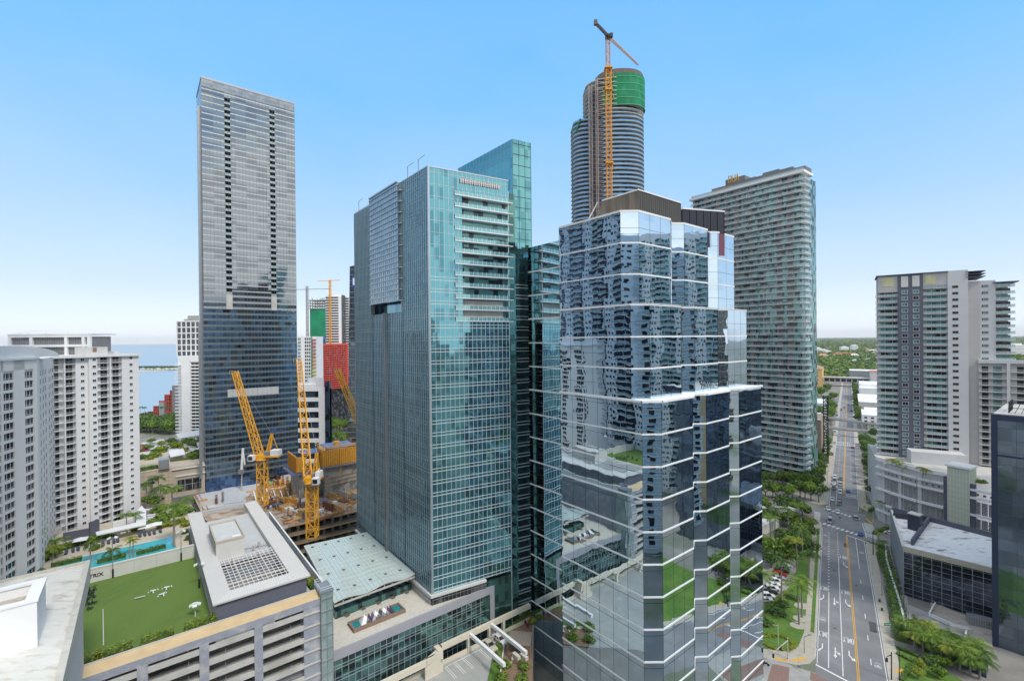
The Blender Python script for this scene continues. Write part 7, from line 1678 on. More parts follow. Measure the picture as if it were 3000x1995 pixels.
# == buildings beyond, between the two glass towers
def backdrop():
 # office block with white bands
 Y = 330.; o = P(965, 1200, Y); az = 90.; t = thing('office_block', 'white banded office block with a curved white roof screen behind the near cranes', 'building', (P(862, 1200, Y).x, Y, 0))
 W = o.x - t.location.x; Z = lambda py: P(930, py, Y).z
 m = MB(); m.box(0, W, .5, 4, 0, Z(1138)); m.box(W - 3, W, 0, 4, 0, Z(1118)); m.build('glass_wall', glass('navy_band_glass', (.10, .16, .25), (.03, .04, .06), metal=.7, cw=3, chh=4, amt2=.4), t)
 m = MB()
 for k in range(10): z = Z(1141) - k * (Z(1141) - Z(1171)) * 1.0; m.box(0, W - 3.2, -.2, .5, z - 1.2, z + 1.6)
 m.box(W - 7.5, W - 3.2, -.25, .5, 0, Z(1138)); m.build('white_bands', M['white'], t)
 m = MB()
 for i in range(12):
  u, v = i / 12, (i + 1) / 12; x0, x1 = W * (.18 + .62 * u), W * (.18 + .62 * v); m.face([(x0, 3 + 9 * (1 - u) ** 2, Z(1138)), (x1, 3 + 9 * (1 - v) ** 2, Z(1138)), (x1, 3 + 9 * (1 - v) ** 2, Z(1110)), (x0, 3 + 9 * (1 - u) ** 2, Z(1110) + 1)])
 m.box(1, W * .55, 4, 10, Z(1138), Z(1127)); m.build('roof_screen', M['white'], t)
 # red perforated block
 Y = 520.; o = P(927, 1100, Y); p = P(1020, 1100, Y + 30); d = p - o; az = math.degrees(math.atan2(d.x, d.y)); t = thing('red_block', 'wide bright red perforated facade block behind the cranes', 'building', (o.x, o.y, 0), rz(az)); Lr = d.length
 z0, z1 = P(960, 1143, Y).z, P(927, 1008, Y).z
 red = mat('bright_red', (.62, .055, .03), .7, var=.05); m = MB(); m.box(0, Lr, 0, 14, z0, z1); m.build('red_wall', red, t); m = MB(); m.box(4, Lr, 4, 14, 0, z0); m.build('base_wall', M['wind'], t)
 me = (lambda q: (q.box(-.9, .9, -.06, 0, 0, 1.5), q)[1])(MB()).mesh('window', M['wind']); rp = Rep(t, 'window', me); nr = 22
 for i in range(17):
  for k in range(19): rp.add((1.4 + i * (Lr - 2) / 17, 0, z0 + 1 + k * (z1 - z0 - 2) / 19))
 rp.done()
 # colour striped slab
 Y = 470.; o = P(873, 1000, Y); t = thing('striped_tower', 'white tower with rainbow coloured balcony edges left of the red block', 'tower', (o.x, o.y, 0)); x = lambda px: P(px, 1000, Y).x - o.x; zt = P(900, 986, Y).z
 m = MB(); m.box(0, x(925), 0, 18, 0, zt); m.build('wall', M['white'], t)
 bl = (lambda q: (q.box(0, x(911) - x(893), -.1, 0, 0, 2.3), [q.box(a, a + .5, -.3, -.1, 0, 2.3, 1) for a in (1.6, 3.4, 5.2)], q)[2])(MB()).mesh('window', [M['wind'], M['white']]); rp = Rep(t, 'window', bl)
 cols = [(.5, .05, .04), (.45, .12, .03), (.55, .25, .03), (.6, .5, .05), (.1, .35, .25), (.1, .25, .4)]
 mts = [mat('edge_colour', c, .7, var=0) for c in cols]; n = int((zt - 40) / 3.5)
 for k in range(n):
  z = zt - 3.5 - k * 3.5; rp.add((x(893), 0, z)); rp.add((0, -.05, z), 0, (.45, 1, 1))
  m = MB(); m.box(x(915), x(927), -1.6, 0, z, z + .9); m.build('balcony', mts[min(5, k * 6 // n)], t)
 rp.done(); m = MB(); m.box(x(912), x(915), -.6, 0, 0, zt + .5); m.build('colour_fin', mts[4], t)
 # netted tower, ribbed towers, cranes
 Y = 620.; o = P(908, 950, Y); x = lambda px: P(px, 950, Y).x - o.x; Z = lambda py: P(940, py, Y).z
 t = thing('netted_tower', 'distant tower under construction wrapped in green netting with an open concrete top', 'tower', (o.x, o.y, 0))
 m = MB(); m.box(0, x(958), 0, 22, 0, Z(903)); m.build('netted_body', mat('green_net_far', (.012, .24, .12), .8, var=.25, scale=.08), t)
 m = MB(); m.box(x(936), x(960), -1, 10, 0, Z(985)); m.build('blue_glass', M['fsbase'], t)
 m = MB()
 for py in (903, 895, 887, 879): m.box(-1, x(960), -1, 22, Z(py) - .8, Z(py))
 for px in range(909, 960, 7): m.box(x(px) - .5, x(px) + .5, -.5, 1, Z(903), Z(877))
 for px in (912, 938, 943, 947): m.box(x(px) - .4, x(px) + .4, 3, 4, Z(878), Z(872))
 m.build('open_floors', M['conc'], t)
 for (a, b, py, Y, lab) in ((953, 1000, 868, 560., 'distant white ribbed tower with stepped crown, left of the pair'), (999, 1030, 872, 575., 'distant pale ribbed tower, right of the pair')):
  o = P(a, 950, Y); x = lambda px: P(px, 950, Y).x - o.x; Z = lambda q: P(a, q, Y).z; t = thing('ribbed_tower', lab, 'tower', (o.x, o.y, 0), 0, 'distant white ribbed towers')
  zt = Z(py); m = MB(); m.box(0, x(b), 1.2, 20, 0, zt); m.build('glass_wall', M['win'], t)
  sm = (lambda q: (q.prism([(x(b) * u, 1.0 - 1.8 * math.sin(math.pi * u)) for u in [i / 10 for i in range(11)]] + [(x(b), 2), (0, 2)], 0, 1.15), q)[1])(MB()).mesh('balcony_slab', M['white'])
  for z in frange(50, zt, 3.1): obj('balcony_slab', sm, t, loc=(0, 0, z))
  m = MB(); m.box(x(b) - 3.2, x(b), -.2, 2, 0, zt); m.build('corner_pier', M['white'], t)
  if a < 960: m = MB(); m.box(x(968), x(b), 2, 14, zt, Z(862)); m.box(0, x(b), 1, 18, zt, zt + 1.4); m.build('crown', M['white'], t)
 for (px, pyb, pyt, a, b, py, lab, mm) in ((901, 985, 838, 850, 968, 849, 'thin distant crane mast left of the green netted tower', 'conc'), (967, 862, 820, 930, 995, 824, 'thin distant crane above the white ribbed tower', 'crane')):
  Y = 560.; o = P(px, pyb, Y); t = thing('tower_crane', lab, 'crane', (o.x, o.y, 0), 0, 'thin distant cranes'); zt = P(px, pyt, Y).z
  m = MB(); m.lattice((0, 0, o.z - 60), (0, 0, zt), 2.0, step=2.5, ch=.4, br=.25); m.build('mast', M[mm], t)
  m = MB(); ja, jb = P(a, py, Y) - Vector((o.x, o.y, 0)), P(b, py - 3, Y) - Vector((o.x, o.y, 0)); m.bar(ja, jb, .5, .8); m.build('jib', M[mm], t)
 # grey glass tower peeping out beside the teal tower
 Y = 300.; o = P(1027, 1000, Y); t = thing('grey_glass_tower', 'narrow grey glass tower peeping out left of the teal tower, with a small blue emblem', 'tower', (o.x, o.y, 0), 0)
 m = MB(); zt = P(1030, 781, Y).z; m.face([(-3.5, 0, 0), (12, 0, 0), (12, 0, zt + 3), (0, 0, zt)]); m.face([(12, 0, 0), (12, 20, 0), (12, 20, zt + 3), (12, 0, zt + 3)]); m.face([(-3.5, 20, 0), (-3.5, 0, 0), (0, 0, zt), (0, 20, zt)]); m.build('glass_wall', M['fsglass'], t)
 m = MB();
 for z in frange(5, zt, 3.6): m.box(-3.4 + 3.4 * z / zt, 12, -.15, 0, z, z + .3)
 m.build('floor_lines', M['steel'], t)
 p = P(1036, 826, Y - .5) - Vector((o.x, o.y, 0)); m = MB(); m.box(p.x - 1.2, p.x + 1.2, -.5, -.2, p.z - 3.5, p.z + 3.5); m.box(p.x - .5, p.x + .5, -.6, -.5, p.z - 2, p.z + 2.4, 1); m.build('emblem', [mat('blue_sign', (.03, .09, .35), .5, var=0), M['white']], t)
backdrop()
# == far end of the avenue
def avenue():
 rnd = random.Random(21)
 def blk(name, a0, a1, b0, b1, h, mm, lab, cat='building', f=Fp, extra=None, z0=0):
  c = f((a0 + a1) / 2, (b0 + b1) / 2); t = thing(name, lab, cat, (c.x, c.y, 0), rz(FA)- math.pi / 2)
  w, d = abs(a1 - a0) / 2, abs(b1 - b0) / 2; m = MB(); m.box(-w, w, -d, d, z0, h); m.build('wall', mm, t)
  m = MB(); m.box(-w - .2, w + .2, -d - .2, d + .2, h, h + .5); m.build('roof', M['white'] if extra != 'tile' else M['tile'], t); return t, w, d
 M['tile'] = mat('terracotta_tiles', (.42, .15, .07), .85, var=.2, scale=.5); M['yel'] = mat('yellow_render', (.62, .40, .15), .85, var=.06)
 t, w, d = blk('white_building', 14, 46, 285, 330, 17, M['white'], 'white building beyond the rail bridges, right of the avenue', extra=None)
 wm = window_mesh(2.4, 1.6, .1, .1, M['steel'], M['wind'])
 rp = Rep(t, 'window', wm, 40)
 for k in range(4):
  for i in range(5): rp.add((-w + 3 + i * 5.5, -d, 2.5 + k * 3.8))
 rp.done()
 t, w, d = blk('white_building', 13, 50, 420, 520, 15, M['concl'], 'long grey-white warehouse farther along the right of the avenue')
 blk('white_building', 18, 44, 345, 400, 11, M['offwhite'], 'lower cream building between the white blocks, right of the avenue')
 t, w, d = blk('white_building', 16, 60, 560, 640, 20, M['white'], 'far white building with stepped roof, right of the avenue'); m = MB(); m.box(-w, w * .2, -d * .4, d, 20.5, 25); m.build('upper_storey', M['white'], t)
 blk('white_building', -66, -22, 430, 480, 9, M['white'], 'flat white commercial building left of the avenue, farther of two')
 blk('white_building', -60, -24, 330, 385, 9, M['white'], 'flat white commercial building left of the avenue, nearer of two')
 blk('white_building', -100, -62, 300, 400, 14, M['concl'], 'grey hall roof behind the black lattice sign, left of the avenue')
 blk('white_building', -50, -22, 235, 290, 15, M['concl'], 'pale building with dark panels beside the rainbow banner')
 t, w, d = blk('yellow_building', -120, -40, 780, 860, 34, M['yel'], 'yellow apartment building with brown hipped roof at the end of the avenue', extra='tile')
 rp = Rep(t, 'window', window_mesh(3, 3.6, .3, .2, M['offwhite'], M['wind']), 40)
 for k in range(4):
  for i in range(8): rp.add((-w + 6 + i * 9.5, -d, 4 + k * 7.5))
 rp.done(); m = MB(); m.x = None
 m.face([(-w - 1, -d - 1, 34.5), (w + 1, -d - 1, 34.5), (w - 18, 0, 43), (-w + 18, 0, 43)]); m.face([(w + 1, d, 34.5), (-w, d, 34.5), (-w + 18, 0, 43), (w - 18, 0, 43)]); m.face([(w + 1, -d - 1, 34.5), (w + 1, d, 34.5), (w - 18, 0, 43)]); m.build('hipped_roof', mat('brown_tiles', (.36, .24, .16), .9, var=.1), t)
 t, w, d = blk('station', -38, 34, 800, 815, 16, M['wind'], 'elevated rail station crossing the end of the avenue', 'station', z0=9)
 m = MB(); m.box(-w - 2, w + 2, -d - 3, d + 3, 17, 18.4); m.box(-w - 2, w + 2, -d - 2, d + 2, 8, 9.5)
 for x in frange(-w, w, 9): m.box(x, x + 1.2, -d - 2, -d, 9.5, 17)
 m.build('station_frame', M['concl'], t)
 t, w, d = blk('garage_building', 36, 105, 790, 850, 30, M['resl'], 'grey parking building with terracotta roof right of the rail station', extra='tile')
 m = MB();
 for z in (8, 15, 22): m.box(-w + 30, w, -d - .3, -d, z, z + 3.2)
 m.build('openings', M['wind'], t)
 blk('blue_roof_building', 4, 60, 880, 930, 27, M['steel'], 'blue-grey roofed shed behind the rail station')
 # rail bridges
 for (pa, pb, h, wd, lab) in (((2398, 1222), (2575, 1245), 9.0, 5.5, 'upper concrete rail bridge crossing the avenue'), ((2395, 1251), (2575, 1268), 6.5, 4.0, 'lower concrete rail bridge crossing the avenue')):
  a, b = G(*pa, h), G(*pb, h); a2 = a + (a - b) * .4; b2 = b + (b - a) * .6; t = thing('rail_bridge', lab, 'bridge', (a.x, a.y, 0), 0, 'rail bridges over the avenue')
  q = lambda p: p - Vector((a.x, a.y, 0)); m = MB(); m.bar(q(a2), q(b2), wd, 1.5); m.build('deck', M['conc'], t)
  d = (b - a).normalized(); n = Vector((-d.y, d.x, 0)); m = MB()
  for s in (-1, 1): m.bar(q(a2) + n * s * wd / 2 + Vector((0, 0, 1.1)), q(b2) + n * s * wd / 2 + Vector((0, 0, 1.1)), .4, 1.2)
  m.build('parapet', M['concl'], t); m = MB(); m.bar(q(a2) + Vector((0, 0, .85)), q(b2) + Vector((0, 0, .85)), .5, .2); m.build('rail_track', M['rust2'], t)
  for u in (-.25, .22, .78, 1.2):
   p = q(a.lerp(b, u)); m = MB(); m.box(p.x - .9, p.x + .9, p.y - .9, p.y + .9, 0, h - .7); m.build('pier', M['concl'], t)
 # black and white lattice sign with rainbow banner on the facade behind it
 p = Fp(-15, 112); t = thing('banner_building', 'narrow brown building side with a rainbow striped banner beside the balcony tower', 'building', (p.x, p.y, 0), rz(FA) - math.pi / 2)
 m = MB(); m.box(-14, 0, 0, 40, 0, 34); m.build('wall', mat('brown_wall', (.30, .22, .18), .85), t); m = MB(); m.box(-14.3, .3, -.2, 6, 34, 34.6); m.build('roof_garden_edge', M['concl'], t)
 for i, c in enumerate(((.62, .05, .03), (.62, .05, .03), (.55, .55, .05), (.05, .06, .08), (.5, .42, .03), (.62, .05, .03), (.05, .16, .42))):
  m = MB(); m.box(-13.6 + i * 1.25, -12.45 + i * 1.25, -.15, 0, 5, 29); m.build('banner_stripe', mat('banner_colour', c, .7, var=0), t)
 s = thing('lattice_sign', 'tall black lattice column with white squares beside the rainbow banner', 'sign column', (Fp(-12, 118).x, Fp(-12, 118).y, 0), rz(FA) - math.pi / 2); m = MB(); m.lattice((0, 0, 0), (0, 0, 53), 3.0, step=2.4, ch=.5, br=.35); m.build('lattice', M['black'], s)
 m = MB();
 for z in frange(8, 52, 2.1): m.box(-1.4 + rnd.random(), 0 + rnd.random() * .8, -1.7, -1.5, z, z + .9)
 m.build('white_squares', M['white'], s)
 # small kiosk buildings near the crossing
 blk('cream_building', 22, 34, 62, 84, 6, mat('tan_awning', (.42, .30, .17), .8), 'small tan-roofed building among trees right of the avenue')
 blk('white_pavilion', 21.5, 36, 22, 34, 4.2, M['offwhite'], 'low white pavilion with sloping canvas roof near the crossing')
 a = [G(2208, 1500, 5), G(2300, 1478, 5), G(2330, 1490, 5), G(2255, 1530, 5), G(2200, 1560, 5)]; c = a[0]; t = thing('white_flat_building', 'flat white roofed building between the mirror tower and the palms', 'building', (c.x, c.y, 0)); m = MB(); m.prism([(p.x - c.x, p.y - c.y) for p in a], 0, 5); m.build('wall', M['offwhite'], t)
 m = MB(); m.box(3, 6, -2, 1, 5, 8); m.build('roof_unit', M['concl'], t)
 # far towers on the horizon and scattered low roofs
 for i, (px, py, w, h, dist) in enumerate(((2398, 985, 30, 34, 3400), (2412, 986, 46, 26, 3300), (2427, 988, 34, 20, 3200), (2476, 985, 44, 36, 3500), (2505, 984, 36, 44, 3600), (2432, 999, 70, 12, 2700), (2533, 999, 60, 12, 2600), (2460, 991, 40, 12, 3000), (2560, 990, 60, 20, 3300), (2985, 988, 60, 60, 2500), (2965, 992, 40, 40, 2600))):
  q = P(px, 1000, dist * .8); m = MB(); m.box(-w / 2, w / 2, 0, 20, 0, h * .9); m.box(-w / 3, w / 4, 2, 18, h * .9, h);
  for z in frange(5, h * .8, 6): m.box(-w / 2 + 2, w / 2 - 2, -.6, 0, z, z + 2.2, 1)
  tag(m.build('distant_tower', [M['white'], M['steel']], None, loc=(q.x, q.y, 0)), 'pale block on the far green horizon, %s from the left' % ('first', 'second', 'fourth', 'sixth', 'eighth', 'fifth', 'ninth', 'seventh', 'tenth', 'twelfth', 'eleventh')[i], 'distant block', 'pale blocks on the horizon')
 pm = [mat('wall_cream', (.60, .56, .48), .8, var=.05), M['white'], mat('wall_pink', (.58, .40, .34), .8, var=.05)]; rm = [M['tile'], M['white'], mat('tile_light', (.50, .26, .16), .85, var=.1), M['steel']]
 hm = {}
 for i in range(3):
  for j in range(4):
   m = MB(); m.box(-8, 8, -5, 5, 0, 5.5, 0); m.face([(-9, -6, 5.4), (9, -6, 5.4), (5, 0, 9), (-5, 0, 9)], 1); m.face([(9, 6, 5.4), (-9, 6, 5.4), (-5, 0, 9), (5, 0, 9)], 1); m.face([(9, -6, 5.4), (9, 6, 5.4), (5, 0, 9)], 1); m.face([(-9, 6, 5.4), (-9, -6, 5.4), (-5, 0, 9)], 1); m.box(-6, -4, -5.1, -5, 1.5, 3.5, 2); m.box(2, 5, -5.1, -5, 1.5, 3.5, 2)
   hm[i, j] = m.mesh('house', [pm[i], rm[j], M['wind']])
 rn = ['terracotta-roofed', 'white-roofed', 'pale orange-roofed', 'grey-roofed']; cnt = {}
 for i in range(150):
  b = 960 * (1 + 3.2 * rnd.random() ** 1.3); a = rnd.uniform(-.11, .13) * (b + 300)
  if abs(a) < 12: a += 24
  k = (rnd.randint(0, 2), rnd.choice((0, 0, 1, 2, 2, 3))); p = Fp(a, b); s = rnd.uniform(.8, 1.5) * (1 if b < 2000 else 1.5)
  o = obj('house', hm[k], None, loc=(p.x, p.y, 0), rot=rnd.uniform(0, 3), sc=s)
  key = (k[1], b < 1500, a < 0); tag(o, '%s house %s %s among the %s trees beyond the avenue' % (rn[k[1]], ('cream', 'white', 'pink')[k[0]] + '-walled,', 'left' if a < 0 else 'right', 'nearer' if b < 1500 else 'farther' if b < 2500 else 'farthest'), 'house', 'houses among the trees')
avenue()
# == vegetation
def crown_mesh(name, mat_, r=3.0, h=2.4, n=900, leaf=.42, seed=0, lobes=7, flat=1.):
 rnd = random.Random(seed); m = MB(); L = []
 for i in range(lobes):
  a = rnd.uniform(0, 6.28); d = r * rnd.uniform(.15, .62); L.append((math.cos(a) * d, math.sin(a) * d, rnd.uniform(-.25, .45) * h, r * rnd.uniform(.38, .6)))
 L.append((0, 0, .1 * h, r * .55))
 for i in range(n):
  x, y, z, s = L[rnd.randrange(len(L))]
  v = Vector((rnd.gauss(0, 1), rnd.gauss(0, 1), rnd.gauss(0, 1) + .25)).normalized(); q = rnd.uniform(.62, 1.06)
  c = Vector((x, y, z)) + Vector((v.x * s, v.y * s, v.z * s * .72 * flat)) * q
  nrm = (v + Vector((rnd.gauss(0, .5), rnd.gauss(0, .5), rnd.gauss(0, .5) + .3))).normalized(); a = nrm.orthogonal().normalized(); b = nrm.cross(a); t = rnd.uniform(0, 3.14); a, b = a * math.cos(t) + b * math.sin(t), b * math.cos(t) - a * math.sin(t)
  w = leaf * rnd.uniform(.6, 1.3); k = w * rnd.uniform(.5, .9)
  m.face([c - a * w, c - b * k * .8, c + a * w, c + b * k])
 return m.mesh(name, mat_)
def trunk_mesh(h, r=.22, seed=0, limbs=5, spread=1.8):
 rnd = random.Random(seed); m = MB(); m.tube((0, 0, 0), (.1, .1, h * .7), r, r * .7, 7)
 for i in range(limbs):
  a = i * 6.28 / limbs + rnd.random(); m.tube((.1, .1, h * .6), (math.cos(a) * spread, math.sin(a) * spread, h * 1.05 + rnd.random() * .6), r * .5, r * .15, 5)
 return m.mesh('trunk', M['bark'])
def palm_crown(name, mat_, n=16, L=3.2, droop=1.5, seed=0, up=.7, wid=.55, lf=20):
 rnd = random.Random(seed); m = MB()
 for i in range(n):
  a = i * 6.28 / n * 1.618 * 2.1 + rnd.random() * .3; e = up * rnd.uniform(-.3, 1.6); ll = L * rnd.uniform(.8, 1.1); d = Vector((math.cos(a), math.sin(a), 0)); s = Vector((-d.y, d.x, 0)); pts = []
  for k in range(9):
   u = k / 8; pts.append(d * ll * u * (1 - .18 * u * max(0, 1 - e)) + Vector((0, 0, ll * (e * .55 * u - droop * .33 * u * u))))
  for p, q in zip(pts, pts[1:]): m.bar(p, q, .07, .05)
  for k in range(1, lf):
   u = k / lf; f = u * 8; j = min(7, int(f)); c = pts[j].lerp(pts[j + 1], f - j); w = wid * ll * .55 * math.sin(math.pi * min(1, u * .92 + .1)) ** .6 * rnd.uniform(.85, 1.1); t = (pts[j + 1] - pts[j]).normalized(); lw = ll / lf * .36
   for sg in (-1, 1):
    tip = c + s * sg * w * .8 + t * w * .45 - Vector((0, 0, w * rnd.uniform(.35, .75)))
    m.face([c - t * lw, c + t * lw, tip + t * lw * .25, tip - t * lw * .25])
 return m.mesh(name, mat_)
def palm_trunk(h, r=.2, ring=True, col='palmbark', bulge=1.15):
 m = MB(); pts = [Vector((.25 * math.sin(u * 2) * u, 0, h * u)) for u in [i / 6 for i in range(7)]]; rs = [r * 1.25, r * bulge, r, r * .95, r * .85, r * .8, r * .6]; m.path(pts, rs, 8); return m.mesh('trunk', M[col])
def shaft(h): m = MB(); m.tube((.23, 0, h * .98), (.23, 0, h + 1.2), .14, .08, 7); return m.mesh('crownshaft', M['leafy'])
PC = [palm_crown('crown', M['leaf'], 15, 3.6, 1.5, 1), palm_crown('crown', M['leafd'], 17, 3.3, 1.7, 2), palm_crown('crown', M['leafy'], 13, 3.0, 1.4, 3, .9), palm_crown('crown', M['leafb'], 30, 3.6, .9, 4, .9, .3, 22)]
PT = {h: palm_trunk(h) for h in (3, 5, 7, 9, 11)}
CR = [crown_mesh('crown', M['leaf'], 3.2, 2.6, 1500, .30, 1), crown_mesh('crown', M['leafd'], 3.2, 2.8, 1500, .30, 2), crown_mesh('crown', M['leaf'], 3.4, 2.2, 1700, .28, 3, 9), crown_mesh('crown', M['leafy'], 2.6, 2.0, 1100, .26, 4), crown_mesh('crown', M['leafd'], 3.6, 2.4, 1700, .3, 5, 10)]
TR = {h: trunk_mesh(h, .22, int(h)) for h in (2, 4, 6)}
ORD = ['first', 'second', 'third', 'fourth', 'fifth', 'sixth', 'seventh', 'eighth', 'ninth', 'tenth', 'eleventh', 'twelfth', 'thirteenth', 'fourteenth', 'fifteenth', 'sixteenth', 'seventeenth', 'eighteenth', 'nineteenth', 'twentieth', 'twenty-first', 'twenty-second', 'twenty-third', 'twenty-fourth', 'twenty-fifth', 'twenty-sixth']
rv = random.Random(99)
def palm(p, h, kind, lab, grp, s=1., sh=False):
 t = thing('palm_tree', lab, 'palm', tuple(p), rv.uniform(0, 6), grp); hh = min(PT, key=lambda q: abs(q - h)); k = h / hh; t.scale = (s, s, s)
 obj('trunk', PT[hh], t, sc=(1, 1, k)); obj('crown', PC[kind], t, loc=(.23, 0, h + (1.0 if sh else 0)))
 if sh: obj('crownshaft', shaft(h) if 0 else SH, t, loc=(0, 0, h - 5))
SH = shaft(5)
def tree(p, r, kind, lab, grp, th=4, zs=1.):
 t = thing('tree', lab, 'tree', tuple(p), rv.uniform(0, 6), grp); k = r / 3.2; t.scale = (k, k, k)
 obj('trunk', TR[th], t); obj('crown', CR[kind], t, loc=(0, 0, th + .8), sc=(1, 1, zs))
def bush(p, r, kind, lab, grp=None, zs=.8, sx=1.):
 o = obj('bush', BU[kind], None, loc=(p[0], p[1], p[2] + r * .35 * zs), rot=rv.uniform(0, 6), sc=(r * sx, r, r * zs)); tag(o, lab, 'bush', grp)
BU = [crown_mesh('bush', m_, 1.3, 1.0, 500, .17, i + 20, 6) for i, m_ in enumerate((M['leaf'], M['leafd'], M['leafy']))]
def hedge(name, pts, w, h, kind, lab, cat='hedge', z=0., dens=26, leaf=.2):
 rnd = random.Random(len(pts) + int(abs(pts[0][0]) * 10)); m = MB()
 for a, b in zip(pts, pts[1:]):
  a, b = Vector((a[0], a[1], z)), Vector((b[0], b[1], z)); L = (b - a).length; d = (b - a).normalized(); n = Vector((-d.y, d.x, 0))
  m.bar(a + Vector((0, 0, h * .4)), b + Vector((0, 0, h * .4)), w * .7, h * .75, 1)
  for i in range(int(L * dens * (w + h) / 3)):
   side = rnd.random(); off = rnd.uniform(-1, 1);
   lump = 1 + .18 * math.sin(i * .13) + rnd.uniform(-.1, .12)
   if side < .55: c = a + d * rnd.uniform(0, L) + n * off * w / 2 + Vector((0, 0, h * lump)); nr = Vector((0, 0, 1))
   else: sg = rnd.choice((-1, 1)); c = a + d * rnd.uniform(0, L) + n * sg * w / 2 * lump + Vector((0, 0, rnd.uniform(0, h))); nr = n * sg
   nr = (nr + Vector((rnd.gauss(0, .5), rnd.gauss(0, .5), rnd.gauss(0, .4)))).normalized(); u = nr.orthogonal().normalized(); v = nr.cross(u); s = leaf * rnd.uniform(.6, 1.4)
   m.face([c - u * s, c - v * s * .6, c + u * s, c + v * s * .6])
 mm = M[('leaf', 'leafd', 'leafy')[kind]]
 tag(m.build(name, [mm, M['leafd']]), lab, cat)
#street lawn and car park side (px,py of the foot, height, kind)
gp = 'royal palms along the lawn and car park'
for i, (px, py, h, k, lab) in enumerate(((2341, 1829, 8.5, 0, 'palm nearest the road on the lawn, left trunk of the pair'), (2350, 1808, 8.5, 0, 'palm on the lawn, rear trunk of the pair by the pavement'), (2290, 1759, 9.5, 1, 'tall palm between the parked cars and the lawn hedge'), (2236, 1800, 9.5, 0, 'palm cut by the mirror tower at the near end of the parked cars'), (2370, 1700, 7.5, 1, 'dark palm by the pavement beside the parked cars'), (2335, 1660, 7.5, 2, 'yellowish slim palm behind the dark palm'), (2352, 1640, 9, 1, 'dark palm above the pavement, just beyond the yellowish palm'), (2318, 1640, 6, 2, 'short yellow palm in the planting behind the car park'), (2310, 1568, 8.5, 1, 'big dark palm left of the crossing'), (2270, 1575, 9.5, 1, 'big palm in front of the white flat building'), (2258, 1585, 7.5, 0, 'palm touching the edge of the mirror tower, beside the white building'), (2345, 1550, 8, 0, 'palm leaning over the crossing from the left'))):
 palm(G(px, py), h, k, lab, gp, 1.42, True)
gt = 'broad trees left of the crossing'
for i, (px, py, r, k, lab) in enumerate(((2255, 1540, 5, 1, 'dark tree by the flat white roof'), (2240, 1500, 4.6, 0, 'light tree behind the flat white roof'), (2350, 1510, 4.6, 1, 'dark tree at the far left corner of the crossing'), (2300, 1500, 5, 4, 'tree behind the white flat building, right'), (2335, 1580, 4.8, 2, 'bright tree between the big palm and the crossing'), (2365, 1625, 3.8, 4, 'low dark tree beside the left pavement'), (2260, 1662, 4.4, 1, 'dark tree at the rear edge of the car park'), (2305, 1650, 4.2, 2, 'bright tree at the rear right of the car park'), (2280, 1640, 5.2, 0, 'broad light green tree above the car park'), (2330, 1618, 4.6, 1, 'dark tree behind the car park, near the pavement'), (2245, 1625, 4.6, 2, 'green tree beside the mirror tower, behind the car park'), (2360, 1580, 4.2, 1, 'dark green tree at the near left corner of the crossing'), (2320, 1545, 4.6, 2, 'bright green tree behind the big palm at the crossing'), (2372, 1552, 3.6, 0, 'light tree touching the crossing'), (2300, 1600, 4.2, 4, 'dark rounded tree in the middle of the planting'))):
 tree(G(px, py), r * 1.2, k, lab, gt, 2)
ga = 'trees around the base of the balcony tower'
for i in range(22):
 px = 2225 + (i % 11) * 17 + rv.uniform(-5, 5); py = 1462 - (i // 11) * 34 + rv.uniform(-8, 8) + max(0, (px - 2330)) * .12
 tree(G(px, py), rv.uniform(4.2, 5.6), i % 3, 'tree %s from the left in the %s row at the foot of the balcony tower' % (ORD[i % 11], ('near', 'far')[i // 11]), ga, 4)
for i, b in enumerate(frange(36, 200, 10.5)):
 tree(Fp(-13.5 - (i % 2) * 3, b), rv.uniform(3.6, 5.0), (1, 4, 2)[i % 3], '%s tree from the crossing along the left pavement of the avenue' % ORD[i], 'trees lining the left of the avenue', 4)
for i, b in enumerate(frange(30, 215, 9)):
 tree(Fp(14.5 + (i % 2) * 3, b), rv.uniform(4.2, 5.8), (1, 0, 4)[i % 3], '%s tree from the crossing along the right pavement of the avenue' % ORD[i], 'trees lining the right of the avenue', 4)
for i, b in enumerate(frange(335, 800, 26)):
 tree(Fp(11.5, b), 5.2, (1, 0)[i % 2], '%s small tree beyond the rail bridges, right kerb' % ORD[i], 'street trees beyond the rail bridges', 4)
for i, (a, b, r) in enumerate(((-15, 318, 7), (-17, 345, 8), (-16, 372, 7), (-15, 398, 7), (-16, 425, 8), (-19, 455, 8), (-16, 560, 8), (-26, 345, 11), (-36, 330, 9), (-20, 405, 7), (-24, 520, 7), (-45, 540, 10), (-34, 600, 11), (-60, 640, 14), (-75, 600, 12), (-22, 290, 7), (26, 240, 8), (34, 232, 8), (24, 300, 7), (-28, 690, 9), (-60, 720, 14), (-90, 700, 14))):
 tree(Fp(a, b), r, i % 3, '%s nearest of the large spreading trees beyond the rail bridge' % ORD[i], 'large trees beyond the rail bridge', 2)
